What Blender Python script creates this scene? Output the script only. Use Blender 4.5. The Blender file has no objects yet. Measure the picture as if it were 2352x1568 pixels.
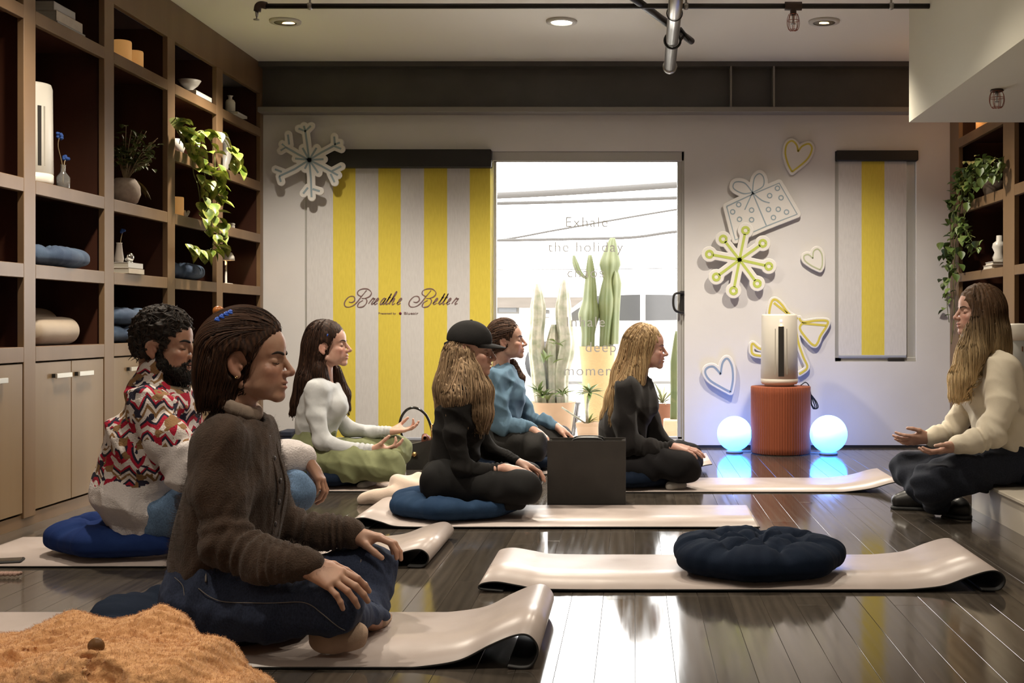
import bpy, math, random
import numpy as np
from mathutils import Vector, Matrix

# ------------------------------------------------------------------ camera, world, light, exposure
F, CX, CY, H = 2750.0, 1455.0, 742.0, 0.9      # focal length in px, principal point, eye height
scene = bpy.context.scene
C = scene.collection
cam_d = bpy.data.cameras.new('camera'); cam = bpy.data.objects.new('camera', cam_d); C.objects.link(cam)
cam.location = (0, 0, H); cam.rotation_euler = (math.pi/2, 0, 0)
cam_d.sensor_width = 36.0; cam_d.lens = 36.0*F/2352.0
cam_d.shift_x = -(CX-1176.0)/2352.0; cam_d.shift_y = (CY-784.0)/2352.0
cam_d.clip_start = .05; cam_d.clip_end = 300
scene.camera = cam
scene.view_settings.view_transform = 'Standard'; scene.view_settings.look = 'None'
scene.view_settings.exposure = 1.1; scene.view_settings.gamma = 1.0
scene.view_settings.use_curve_mapping = False
scene.cycles.use_denoising = True
scene.cycles.max_bounces = 8; scene.cycles.diffuse_bounces = 5; scene.cycles.glossy_bounces = 4
scene.cycles.transparent_max_bounces = 12; scene.cycles.sample_clamp_indirect = 6.0
world = bpy.data.worlds.new('overcast_bright_sky'); scene.world = world; world.use_nodes = True
wn = world.node_tree.nodes; wl = world.node_tree.links
bgn = wn['Background']; bgn.inputs['Color'].default_value = (1.0, .985, .96, 1); bgn.inputs['Strength'].default_value = 6.0
DOWNLIGHT_W = 82.0
ORB_W = 16.0

def at(px, py, Y):
    return Vector(((px-CX)*Y/F, Y, H+(CY-py)*Y/F))
def on_z(px, py, z):                     # where the sight line meets a level z
    Y = F*(H-z)/(py-CY); return at(px, py, Y)

# ------------------------------------------------------------------ materials
MATS = {}
def lin(c):
    return tuple(((v/255.0)/12.92 if v/255.0 <= .04045 else ((v/255.0+.055)/1.055)**2.4) for v in c)
def mat(name, col, rough=.6, metal=0.0, var=None, bump=None, spec=.5, stretch=None, sheen=0.0, emit=None, coat=0.0, rvar=None, rnd=None, attr=None, sss=0.0, trans=0.0, alpha=1.0):
    """col linear rgb; var=(scale,col2[,lo,hi]); bump=(scale,strength,dist); stretch=xyz scale of the noise space"""
    if name in MATS: return MATS[name]
    m = bpy.data.materials.new(name); m.use_nodes = True; MATS[name] = m
    nt = m.node_tree; N = nt.nodes; L = nt.links; b = N['Principled BSDF']
    b.inputs['Base Color'].default_value = (*col, 1); b.inputs['Roughness'].default_value = rough
    b.inputs['Metallic'].default_value = metal; b.inputs['Specular IOR Level'].default_value = spec
    if sheen: b.inputs['Sheen Weight'].default_value = sheen; b.inputs['Sheen Roughness'].default_value = .5
    if coat: b.inputs['Coat Weight'].default_value = coat
    if trans: b.inputs['Transmission Weight'].default_value = trans
    if sss:
        b.inputs['Subsurface Weight'].default_value = sss; b.inputs['Subsurface Radius'].default_value = (.012, .005, .003)
    if emit: b.inputs['Emission Color'].default_value = (*emit[0], 1); b.inputs['Emission Strength'].default_value = emit[1]
    need = var or bump or rvar
    if need:
        tc = N.new('ShaderNodeTexCoord'); mp = N.new('ShaderNodeMapping'); L.new(tc.outputs['Object'], mp.inputs['Vector'])
        if stretch: mp.inputs['Scale'].default_value = stretch
    def noise(scale, detail=4):
        n = N.new('ShaderNodeTexNoise'); n.inputs['Scale'].default_value = scale; n.inputs['Detail'].default_value = detail
        L.new(mp.outputs['Vector'], n.inputs['Vector']); return n
    src = None
    if attr:
        a = N.new('ShaderNodeAttribute'); a.attribute_name = attr; src = a.outputs['Color']
    if var:
        n = noise(var[0]); mr = N.new('ShaderNodeMapRange')
        mr.inputs['From Min'].default_value = var[2] if len(var) > 2 else .35; mr.inputs['From Max'].default_value = var[3] if len(var) > 3 else .65
        L.new(n.outputs['Fac'], mr.inputs['Value'])
        mx = N.new('ShaderNodeMix'); mx.data_type = 'RGBA'; L.new(mr.outputs['Result'], mx.inputs['Factor'])
        if src is not None:
            L.new(src, mx.inputs['A']); mu = N.new('ShaderNodeMix'); mu.data_type = 'RGBA'; mu.blend_type = 'MULTIPLY'; mu.inputs['Factor'].default_value = 1
            L.new(src, mu.inputs['A']); mu.inputs['B'].default_value = (*var[1], 1); L.new(mu.outputs['Result'], mx.inputs['B'])
        else:
            mx.inputs['A'].default_value = (*col, 1); mx.inputs['B'].default_value = (*var[1], 1)
        src = mx.outputs['Result']
    if rnd:
        oi = N.new('ShaderNodeObjectInfo'); mr2 = N.new('ShaderNodeMapRange'); mr2.inputs['To Min'].default_value = 1-rnd; mr2.inputs['To Max'].default_value = 1+rnd
        L.new(oi.outputs['Random'], mr2.inputs['Value'])
        mu = N.new('ShaderNodeVectorMath'); mu.operation = 'SCALE'
        if src is not None: L.new(src, mu.inputs[0])
        else: mu.inputs[0].default_value = col
        L.new(mr2.outputs['Result'], mu.inputs['Scale']); src = mu.outputs['Vector']
    if src is not None: L.new(src, b.inputs['Base Color'])
    if rvar:
        n = noise(rvar[0], 6); mr = N.new('ShaderNodeMapRange'); mr.inputs['From Min'].default_value = .3; mr.inputs['From Max'].default_value = .7
        mr.inputs['To Min'].default_value = rvar[1]; mr.inputs['To Max'].default_value = rvar[2]
        L.new(n.outputs['Fac'], mr.inputs['Value']); L.new(mr.outputs['Result'], b.inputs['Roughness'])
    if bump:
        n = noise(bump[0], 5); bp = N.new('ShaderNodeBump'); bp.inputs['Strength'].default_value = bump[1]; bp.inputs['Distance'].default_value = bump[2] if len(bump) > 2 else .01
        L.new(n.outputs['Fac'], bp.inputs['Height']); L.new(bp.outputs['Normal'], b.inputs['Normal'])
    return m

def glass_mat():
    m = bpy.data.materials.new('thin_clear_glass'); m.use_nodes = True; nt = m.node_tree; N = nt.nodes; L = nt.links
    N.remove(N['Principled BSDF']); t = N.new('ShaderNodeBsdfTransparent'); g = N.new('ShaderNodeBsdfGlossy'); g.inputs['Roughness'].default_value = .02
    fr = N.new('ShaderNodeFresnel'); fr.inputs['IOR'].default_value = 1.45; mx = N.new('ShaderNodeMixShader')
    L.new(fr.outputs[0], mx.inputs[0]); L.new(t.outputs[0], mx.inputs[1]); L.new(g.outputs[0], mx.inputs[2]); L.new(mx.outputs[0], N['Material Output'].inputs['Surface'])
    return m
GLASS = glass_mat()

# ------------------------------------------------------------------ object helpers
WPOS = {}
def tag(o, label=None, cat=None, group=None, kind=None):
    if label: o['label'] = label
    if cat: o['category'] = cat
    if group: o['group'] = group
    if kind: o['kind'] = kind
    return o
def thing(name, loc, label=None, cat=None, group=None, kind=None):
    o = bpy.data.objects.new(name, None); C.objects.link(o); o.location = loc; o.empty_display_size = .1
    WPOS[o.name] = Vector(loc); return tag(o, label, cat, group, kind)
def place(o, base, parent):
    """o's mesh is given relative to base (world)"""
    pw = WPOS[parent.name] if parent else Vector((0, 0, 0))
    o.location = Vector(base)-pw; WPOS[o.name] = Vector(base)
    if parent: o.parent = parent
def np_mesh(name, V, Q, mats, smooth=True, cols=None, midx=None):
    """V (n,3) array, Q list/array of polygons of equal size"""
    me = bpy.data.meshes.new(name); V = np.asarray(V, np.float32); Q = np.asarray(Q, np.int32)
    me.vertices.add(len(V)); me.vertices.foreach_set('co', V.ravel())
    n, s = Q.shape
    me.loops.add(n*s); me.loops.foreach_set('vertex_index', Q.ravel())
    me.polygons.add(n); me.polygons.foreach_set('loop_start', np.arange(0, n*s, s, dtype=np.int32))
    if smooth: me.polygons.foreach_set('use_smooth', np.ones(n, bool))
    for m in (mats if isinstance(mats, (list, tuple)) else [mats]): me.materials.append(m)
    if midx is not None: me.polygons.foreach_set('material_index', np.asarray(midx, np.int32))
    me.update(calc_edges=True); me.validate()
    if cols is not None:
        a = me.color_attributes.new('Col', 'FLOAT_COLOR', 'POINT')
        a.data.foreach_set('color', np.concatenate([np.asarray(cols, np.float32), np.ones((len(V), 1), np.float32)], 1).ravel())
    return me
def np_obj(name, V, Q, mats, parent=None, smooth=True, cols=None, midx=None, base=None):
    V = np.asarray(V, np.float64)
    if base is None: base = np.array([(V[:, 0].min()+V[:, 0].max())/2, (V[:, 1].min()+V[:, 1].max())/2, V[:, 2].min()])
    me = np_mesh(name, V-np.asarray(base), Q, mats, smooth, cols, midx)
    o = bpy.data.objects.new(name, me); C.objects.link(o); place(o, base, parent); return o

class MB:
    """collects simple shapes in world coordinates and links them as ONE mesh object"""
    def __init__(s): s.v = []; s.f = []; s.m = []; s.sm = []
    def add(s, vs, fs, mi=0, smooth=False):
        n = len(s.v); s.v += [tuple(p) for p in vs]
        for f in fs: s.f.append([i+n for i in f]); s.m.append(mi); s.sm.append(smooth)
        return s
    def box(s, lo, hi, mi=0, bev=0.0):
        x0, y0, z0 = lo; x1, y1, z1 = hi
        if bev <= 0:
            vs = [(x, y, z) for z in (z0, z1) for y in (y0, y1) for x in (x0, x1)]
            return s.add(vs, [(0, 2, 3, 1), (4, 5, 7, 6), (0, 1, 5, 4), (2, 6, 7, 3), (0, 4, 6, 2), (1, 3, 7, 5)], mi)
        b = min(bev, abs(x1-x0)*.45, abs(y1-y0)*.45, abs(z1-z0)*.45)
        ring = lambda z, e: [(x0+e, y0+b*0+e, z), (x1-e, y0+e, z), (x1-e, y1-e, z), (x0+e, y1-e, z)]
        def ring8(z, e):
            return [(x0+b, y0+e, z), (x1-b, y0+e, z), (x1-e, y0+b, z), (x1-e, y1-b, z), (x1-b, y1-e, z), (x0+b, y1-e, z), (x0+e, y1-b, z), (x0+e, y0+b, z)]
        vs = ring8(z0, b)+ring8(z0+b, 0)+ring8(z1-b, 0)+ring8(z1, b); fs = []
        for r in range(3):
            for i in range(8): j = (i+1) % 8; fs.append((r*8+i, r*8+j, r*8+8+j, r*8+8+i))
        fs += [tuple(range(7, -1, -1)), tuple(range(24, 32))]
        return s.add(vs, fs, mi)
    def tube(s, pts, rad, n=8, mi=0, caps=True, smooth=True, flat=None):
        pts = [Vector(p) for p in pts]; k = len(pts)
        rad = [rad]*k if not hasattr(rad, '__len__') else rad
        up = None; vs = []
        for i, p in enumerate(pts):
            d = (pts[min(i+1, k-1)]-pts[max(i-1, 0)]); d = d.normalized() if d.length > 1e-9 else Vector((0, 0, 1))
            if up is None:
                up = Vector((0, 0, 1)) if abs(d.z) < .9 else Vector((1, 0, 0))
            u = (up-d*up.dot(d)); u = u.normalized() if u.length > 1e-6 else d.orthogonal().normalized()
            up = u; w = d.cross(u)
            for j in range(n):
                a = 2*math.pi*j/n; vs.append(p+u*math.cos(a)*rad[i]*(flat or 1)+w*math.sin(a)*rad[i])
        fs = [(i*n+j, i*n+(j+1) % n, (i+1)*n+(j+1) % n, (i+1)*n+j) for i in range(k-1) for j in range(n)]
        if caps: fs += [tuple(range(n-1, -1, -1)), tuple(range((k-1)*n, k*n))]
        return s.add(vs, fs, mi, smooth)
    def lathe(s, prof, c=(0, 0, 0), n=24, mi=0, smooth=True, sx=1, sy=1, axis='z', rip=0, rn=0, caps=True):
        """prof: [(r,z)...]"""
        vs = []
        for r, z in prof:
            for j in range(n):
                a = 2*math.pi*j/n; rr = r*(1+rip*math.cos(a*rn)) if rip else r
                p = (rr*math.cos(a)*sx, rr*math.sin(a)*sy, z)
                if axis == 'y': p = (p[0], p[2], p[1])
                elif axis == 'x': p = (p[2], p[0], p[1])
                vs.append((c[0]+p[0], c[1]+p[1], c[2]+p[2]))
        k = len(prof); fs = []
        for i in range(k-1):
            for j in range(n): fs.append((i*n+j, i*n+(j+1) % n, (i+1)*n+(j+1) % n, (i+1)*n+j))
        if caps and prof[0][0] > 1e-6: fs.append(tuple(range(n-1, -1, -1)))
        if caps and prof[-1][0] > 1e-6: fs.append(tuple(range((k-1)*n, k*n)))
        return s.add(vs, fs, mi, smooth)
    def ball(s, c, r, n=16, mi=0, sc=(1, 1, 1)):
        prof = [(max(1e-7, math.sin(math.pi*i/(n//2)))*r, -math.cos(math.pi*i/(n//2))*r*sc[2]) for i in range(n//2+1)]
        return s.lathe(prof, c, n, mi, True, sc[0], sc[1])
    def quad(s, a, b, c, d, mi=0): return s.add([a, b, c, d], [(0, 1, 2, 3)], mi)
    def grid(s, P, mi=0, smooth=True):
        """P[i][j] points"""
        r, c = len(P), len(P[0]); vs = [p for row in P for p in row]
        return s.add(vs, [(i*c+j, i*c+j+1, (i+1)*c+j+1, (i+1)*c+j) for i in range(r-1) for j in range(c-1)], mi, smooth)
    def ribbon(s, pts, w, nrm, th=.0015, mi=0):
        """flat painted stroke lying in the plane with normal nrm"""
        pts = [Vector(p) for p in pts]; nrm = Vector(nrm); k = len(pts); ws = [w]*k if not hasattr(w, '__len__') else w
        vs = []
        for i, p in enumerate(pts):
            d = pts[min(i+1, k-1)]-pts[max(i-1, 0)]; d = d.normalized() if d.length > 1e-9 else Vector((1, 0, 0)); sd = nrm.cross(d)
            for e in (-1, 1): vs.append(p+sd*e*ws[i]/2)
            for e in (1, -1): vs.append(p+sd*e*ws[i]/2+nrm*th)
        fs = []
        for i in range(k-1):
            for j in range(4): fs.append((i*4+j, i*4+(j+1) % 4, (i+1)*4+(j+1) % 4, (i+1)*4+j))
        fs += [(3, 2, 1, 0), tuple(range((k-1)*4, k*4))]
        return s.add(vs, fs, mi)
    def build(s, name, mats, parent=None, base=None, **kw):
        V = np.array(s.v, float)
        if base is None: base = Vector(((V[:, 0].min()+V[:, 0].max())/2, (V[:, 1].min()+V[:, 1].max())/2, V[:, 2].min()))
        me = bpy.data.meshes.new(name); me.from_pydata([tuple(p) for p in V-np.array(base)], [], s.f)
        for m in (mats if isinstance(mats, (list, tuple)) else [mats]): me.materials.append(m)
        me.polygons.foreach_set('material_index', s.m); me.polygons.foreach_set('use_smooth', s.sm); me.update()
        o = bpy.data.objects.new(name, me); C.objects.link(o); place(o, base, parent)
        return tag(o, **kw)
def spline(pts, n=8, closed=False):
    """Catmull-Rom through pts"""
    P = [np.array(p, float) for p in pts]; out = []; k = len(P)
    rng = range(k if closed else k-1)
    for i in rng:
        p0, p1, p2, p3 = (P[(i-1) % k], P[i], P[(i+1) % k], P[(i+2) % k]) if closed else (P[max(i-1, 0)], P[i], P[i+1], P[min(i+2, k-1)])
        for j in range(n):
            t = j/n; out.append(.5*((2*p1)+(-p0+p2)*t+(2*p0-5*p1+4*p2-p3)*t*t+(-p0+3*p1-3*p2+p3)*t**3))
    if not closed: out.append(P[-1])
    return out
def copy_tree(o, loc, parent=None, scale=None):
    c = o.copy(); C.objects.link(c); c.parent = parent; c.location = loc; WPOS[c.name] = Vector(loc)
    if scale: c.scale = scale
    for ch in list(o.children): copy_tree(ch, ch.location, c)
    return c
def text_obj(body, size, loc, rot, mats, name, parent, align='CENTER', ext=.0005, shear=0.0, spacing=1.0, sx=1.0, thin=0.0):
    cu = bpy.data.curves.new(name, 'FONT'); cu.body = body; cu.size = size; cu.align_x = align; cu.extrude = ext; cu.shear = shear; cu.offset = thin; cu.space_character = spacing
    t = bpy.data.objects.new('tmp_text', cu); C.objects.link(t)
    bpy.context.view_layer.update(); dg = bpy.context.evaluated_depsgraph_get()
    me = bpy.data.meshes.new_from_object(t.evaluated_get(dg)); bpy.data.objects.remove(t)
    M = Matrix.Translation(loc) @ rot.to_matrix().to_4x4() @ Matrix.Diagonal((sx, 1, 1, 1)); me.transform(M)
    me.transform(Matrix.Translation(-Vector(loc))); me.materials.clear(); me.materials.append(mats)
    o = bpy.data.objects.new(name, me); C.objects.link(o); place(o, Vector(loc), parent); return o

# ------------------------------------------------------------------ signed-distance shapes for bodies, cloth, hair
class SDF:
    def __init__(s): s.ops = []
    def cone(s, a, b, ra, rb=None, k=.02, sc=(1, 1, 1), wr=None, op='u'):
        a = np.array(a, float); b = np.array(b, float); rb = ra if rb is None else rb
        sc = np.array(sc, float); ab = (b-a)*sc; L2 = float(ab@ab)+1e-9
        if wr:
            ax = ab/math.sqrt(L2); u = np.cross(ax, [0, 0, 1.0]); u = u/(np.linalg.norm(u)+1e-9)
        def f(x, y, z):
            px, py, pz = (x-a[0])*sc[0], (y-a[1])*sc[1], (z-a[2])*sc[2]
            t = np.clip((px*ab[0]+py*ab[1]+pz*ab[2])/L2, 0, 1)
            qx, qy, qz = px-t*ab[0], py-t*ab[1], pz-t*ab[2]
            r = ra+(rb-ra)*t
            if wr:
                amp, n, t0, w, ph = wr
                r = r+amp*np.exp(-((t-t0)/w)**2)*np.sin(2*math.pi*n*t+ph+1.3*np.sin(2.0*(qx*u[0]+qy*u[1]+qz*u[2])/max(ra, rb)+ph))
            return np.sqrt(qx*qx+qy*qy+qz*qz)-r
        m = max(ra, rb)/sc.min()+(wr[0] if wr else 0)
        s.ops.append((op, f, k, np.minimum(a, b)-m, np.maximum(a, b)+m)); return s
    def ell(s, c, r, R=None, k=.02, op='u'):
        c = np.array(c, float); r = np.array(r, float)*np.ones(3)
        M = np.eye(3) if R is None else np.array(R, float)      # columns = axes
        def f(x, y, z):
            dx, dy, dz = x-c[0], y-c[1], z-c[2]
            if R is None: p, q, w = dx, dy, dz
            else:
                p = dx*M[0, 0]+dy*M[1, 0]+dz*M[2, 0]; q = dx*M[0, 1]+dy*M[1, 1]+dz*M[2, 1]; w = dx*M[0, 2]+dy*M[1, 2]+dz*M[2, 2]
            p, q, w = p/r[0], q/r[1], w/r[2]
            k0 = np.sqrt(p*p+q*q+w*w)+1e-9; k1 = np.sqrt((p/r[0])**2+(q/r[1])**2+(w/r[2])**2)+1e-9
            return k0*(k0-1)/k1
        m = r.max(); s.ops.append((op, f, k, c-m, c+m)); return s
    def box(s, lo, hi, op='s', k=.01):
        lo = np.array(lo, float); hi = np.array(hi, float); c = (lo+hi)/2; e = (hi-lo)/2
        def f(x, y, z): return np.maximum(np.maximum(np.abs(x-c[0])-e[0], np.abs(y-c[1])-e[1]), np.abs(z-c[2])-e[2])
        s.ops.append((op, f, k, lo, hi)); return s
    def plane(s, n, d, op='s', k=.002):
        n = np.array(n, float)
        def f(x, y, z): return x*n[0]+y*n[1]+z*n[2]-d          # keeps the side where f<0 when op='i'
        s.ops.append((op, f, k, np.full(3, -1e9), np.full(3, 1e9))); return s
    @staticmethod
    def comb(op, D, v, k):
        if op == 'u': A, B, sg = D, v, 1
        elif op == 's': A, B, sg = -D, v, -1
        else: A, B, sg = -D, -v, -1
        if k <= 0: r = np.minimum(A, B)
        else:
            h = np.clip(.5+.5*(B-A)/k, 0, 1); r = B+(A-B)*h-k*h*(1-h)
        return sg*r
    def at(s, P):
        x, y, z = P[:, 0], P[:, 1], P[:, 2]; D = np.full(len(P), .3)
        for op, f, k, lo, hi in s.ops: D = s.comb(op, D, f(x, y, z), k)
        return D
    def grad(s, P, e=.002):
        g = np.stack([s.at(P+np.array(d)*e)-s.at(P-np.array(d)*e) for d in ((1, 0, 0), (0, 1, 0), (0, 0, 1))], 1)
        return g/(np.linalg.norm(g, axis=1, keepdims=True)+1e-9)
    def project(s, P, off=0.0, it=5):
        P = np.array(P, float)
        for _ in range(it): P = P-s.grad(P)*(s.at(P)-off)[:, None]
        return P
    def mesh(s, h, lo=None, hi=None, disp=None):
        us = [o for o in s.ops if o[0] == 'u']
        if lo is None: lo = np.min([o[3] for o in us], 0)-2*h
        if hi is None: hi = np.max([o[4] for o in us], 0)+2*h
        lo = np.array(lo, float); hi = np.array(hi, float); n = np.ceil((hi-lo)/h).astype(int)+2
        ax = [lo[i]+h*np.arange(n[i]) for i in range(3)]
        D = np.full(tuple(n), .2, np.float32)
        for op, f, k, l, u in s.ops:
            m = k+3*h; i0 = np.clip(np.floor((l-m-lo)/h), 0, n).astype(int); i1 = np.clip(np.ceil((u+m-lo)/h)+1, 0, n).astype(int)
            if (i1 <= i0).any(): continue
            sl = tuple(slice(a, b) for a, b in zip(i0, i1))
            v = f(ax[0][sl[0]].astype(np.float32)[:, None, None], ax[1][sl[1]].astype(np.float32)[None, :, None], ax[2][sl[2]].astype(np.float32)[None, None, :])
            D[sl] = s.comb(op, D[sl], v, k)
        if disp is not None:
            I = np.nonzero(np.abs(D) < .035); D[I] += disp(ax[0][I[0]], ax[1][I[1]], ax[2][I[2]])
        return surface_nets(D, lo, h)
def surface_nets(D, lo, h):
    n = np.array(D.shape); S = D < 0
    c = np.zeros(tuple(n-1), np.int8)
    for i in (0, 1):
        for j in (0, 1):
            for k in (0, 1): c += S[i:n[0]-1+i, j:n[1]-1+j, k:n[2]-1+k]
    I = np.argwhere((c > 0) & (c < 8)); ids = np.full(tuple(n-1), -1, np.int32); ids[tuple(I.T)] = np.arange(len(I))
    cor = [(i, j, k) for i in (0, 1) for j in (0, 1) for k in (0, 1)]
    val = {q: D[I[:, 0]+q[0], I[:, 1]+q[1], I[:, 2]+q[2]] for q in cor}
    acc = np.zeros((len(I), 3)); cnt = np.zeros(len(I))
    for q in cor:
        for a in range(3):
            if q[a] == 0:
                w = list(q); w[a] = 1; w = tuple(w); A, B = val[q], val[w]; m = (A < 0) != (B < 0)
                t = np.where(m, A/(A-B+1e-12), 0); p = np.tile(np.array(q, float), (len(I), 1)); p[:, a] += t
                acc += p*m[:, None]; cnt += m
    V = lo+h*(I+acc/np.maximum(cnt, 1)[:, None]); Q = []
    for a in range(3):
        b, g = (a+1) % 3, (a+2) % 3
        s0 = [slice(None)]*3; s1 = [slice(None)]*3; s0[a] = slice(0, n[a]-1); s1[a] = slice(1, n[a])
        A, B = S[tuple(s0)], S[tuple(s1)]
        for flip in (False, True):
            E = np.argwhere(A & ~B if not flip else ~A & B); E = E[(E[:, b] > 0) & (E[:, g] > 0) & (E[:, b] < n[b]-1) & (E[:, g] < n[g]-1)]
            if not len(E): continue
            def cid(db, dg):
                e = E.copy(); e[:, b] -= db; e[:, g] -= dg; return ids[tuple(e.T)]
            q = np.stack([cid(1, 1), cid(0, 1), cid(0, 0), cid(1, 0)], 1)
            Q.append(q if not flip else q[:, ::-1])
    return V, np.concatenate(Q)
def join(parts):
    V = []; Q = []; n = 0
    for v, q in parts: V.append(v); Q.append(q+n); n += len(v)
    return np.concatenate(V), np.concatenate(Q)
def folds(seed, amp, freq, dirs=None, n=4, warp=.8, ridge=False):
    r = np.random.RandomState(seed); T = []
    for i in range(n):
        d = r.normal(size=3) if dirs is None else np.array(dirs[i % len(dirs)], float)+r.normal(size=3)*.25
        d = d/np.linalg.norm(d)*freq*r.uniform(.7, 1.5); e = r.normal(size=3); e = e/np.linalg.norm(e)*freq*.5
        T.append((d, e, r.uniform(0, 6.28), r.uniform(0, 6.28), amp/n*r.uniform(.7, 1.4)))
    def f(x, y, z):
        o = 0
        for d, e, p, q, a in T:
            w_ = x*d[0]+y*d[1]+z*d[2]+p+warp*2*np.sin(x*e[0]+y*e[1]+z*e[2]+q)
            o = o+(a*(1.27-2*np.abs(np.sin(w_*.5)))*-.8 if ridge else a*np.sin(w_))
        return o
    return f
def fsum(*fs): return lambda x, y, z: sum(f(x, y, z) for f in fs)
def tubes(paths, rad, n=4, taper=.25):
    """many thin strands as one mesh: paths (m,k,3)"""
    P = np.asarray(paths, float); m, k, _ = P.shape
    T = np.gradient(P, axis=1); T /= np.linalg.norm(T, axis=2, keepdims=True)+1e-9
    ref = np.where(np.abs(T[..., 2:3]) > .9, np.array([1., 0, 0]), np.array([0, 0, 1.])); U = np.cross(T, ref); U /= np.linalg.norm(U, axis=2, keepdims=True)+1e-9; W = np.cross(T, U)
    rr = np.asarray(rad, float).reshape(-1, 1)*np.ones((m, 1)); prof = np.interp(np.linspace(0, 1, k), [0, .15, .7, 1], [.6, 1, 1, taper]); R = rr*prof[None, :]
    a = 2*np.pi*np.arange(n)/n
    V = P[:, :, None, :]+R[:, :, None, None]*(U[:, :, None, :]*np.cos(a)[None, None, :, None]+W[:, :, None, :]*np.sin(a)[None, None, :, None])
    V = V.reshape(-1, 3); i = np.arange(m)[:, None, None]*k*n+np.arange(k-1)[None, :, None]*n; j = np.arange(n)[None, None, :]; jn = (np.arange(n)+1) % n
    Q = np.stack([i+j, i+jn[None, None, :], i+n+jn[None, None, :], i+n+j], -1).reshape(-1, 4)
    return V, Q
# ------------------------------------------------------------------ the room shell
YW = 8.67; PW = YW/F; ZC = 2.77; XL, XR = -2.68, 2.29
WALL = mat('warm_white_wall_paint', (.70, .685, .69), .75, var=(3.0, (.67, .655, .66)), bump=(180, .12, .002))
CEIL = mat('ceiling_paint', (.86, .83, .75), .8, bump=(120, .08, .002))
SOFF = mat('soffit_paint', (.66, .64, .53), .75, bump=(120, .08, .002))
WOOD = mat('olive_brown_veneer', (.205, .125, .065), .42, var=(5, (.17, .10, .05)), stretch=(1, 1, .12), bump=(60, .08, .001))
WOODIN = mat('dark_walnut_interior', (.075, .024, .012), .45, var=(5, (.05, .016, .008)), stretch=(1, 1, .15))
STEEL = mat('charcoal_painted_steel', (.070, .066, .062), .5, var=(4, (.085, .08, .075)))
STEELG = mat('grey_flange_edge', (.24, .225, .205), .5)
FLOORM = mat('dark_stained_oak', (.078, .064, .051), .3, var=(9, (.052, .043, .035)), stretch=(6, .5, 6), bump=(10, .03, .001), rvar=(7, .06, .15), rnd=.22, spec=.85)
GAP = mat('plank_joint_filler', (.10, .085, .065), .6)
ALU = mat('brushed_aluminium_frame', (.46, .45, .43), .4, metal=.3)
BLACK = mat('matte_black', (.012, .011, .011), .5)
random.seed(4)
# floor: planks run away from the camera
fl = MB().box((-3.1, -2.0, -.06), (2.75, YW+.15, -.004)).build('floor', GAP, kind='structure')
PWID = .1035
pm = MB().box((0, 0, -.012), (PWID-.0012, 1, 0), bev=.0004)
me0 = pm.build('plank', FLOORM, fl, base=Vector((0, 0, 0)))
first = True; x = -3.1
while x < 2.74:
    y = -2.0-random.uniform(0, 1.6)
    while y < YW+.1:
        ln = random.choice((1.8, 2.2, 2.7, 3.1)); y1 = min(y+ln, YW+.12)
        y0 = max(y, -2.0)
        if y1 > y0+.05:
            o = me0 if first else me0.copy()
            if not first: C.objects.link(o)
            first = False; o.scale = (1, y1-y0-.001, 1); o.parent = fl; o.location = Vector((x, y0, 0))-WPOS[fl.name]
        y = y+ln
    x += PWID
# walls
wallm = MB()
dx0, dx1, dz1 = (700-CX)*PW, (1572-CX)*PW, H+(CY-347)*PW
wx0, wx1, wz0, wz1 = (1918-CX)*PW, (2105-CX)*PW, H+(CY-830)*PW, H+(CY-347)*PW
Y1 = YW+.14
for a, b in (((-3.1, YW, 0), (dx0, Y1, ZC)), ((dx0, YW, dz1), (dx1, Y1, ZC)), ((dx1, YW, 0), (wx0, Y1, ZC)), ((wx0, YW, 0), (wx1, Y1, wz0)), ((wx0, YW, wz1), (wx1, Y1, ZC)), ((wx1, YW, 0), (2.75, Y1, ZC))):
    wallm.box(a, b)
wallm.build('wall_back', WALL, kind='structure')
MB().box((-3.16, -2.06, 0), (-3.1, Y1, ZC)).build('wall_left', WALL, kind='structure')
MB().box((2.75, -2.06, 0), (2.81, Y1, ZC)).build('wall_right', WALL, kind='structure')
MB().box((-3.1, -2.06, 0), (2.75, -2.0, ZC)).build('wall_front', WALL, kind='structure')
MB().box((-3.16, -2.06, ZC), (2.81, Y1, ZC+.1)).build('ceiling', CEIL, kind='structure')
# steel beam along the back wall
zb0, zb1 = H+(CY-258)*8.55/F, H+(CY-246)*8.55/F
bm = thing('steel_beam', (-.2, 8.6, zb0), 'charcoal steel I-beam running along the top of the back wall', 'beam')
MB().box((XL, 8.645, zb1), (2.75, YW, ZC)).build('web', STEEL, bm)
MB().box((XL, 8.53, zb0), (2.75, YW, zb1), bev=.004).build('lower_flange', STEELG, bm)
MB().box((XL, 8.55, ZC-.035), (2.75, YW, ZC)).build('upper_flange', STEEL, bm)
for px in (1678, 1776):
    X = (px-CX)*8.6/F; MB().box((X-.006, 8.55, zb1), (X+.006, 8.645, ZC-.035)).build('stiffener_plate', STEELG, bm)
# soffit top right
MB().box((1.588, -2.0, 2.057), (2.75, 6.9, ZC)).build('trim_1', SOFF, kind='structure')
# shadow joint at the back wall's foot, put in as a thin black strip
MB().box((dx1+.02, YW-.012, 0), (XR, YW, .018)).build('shadow_strip_back', BLACK, kind='structure')

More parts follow.
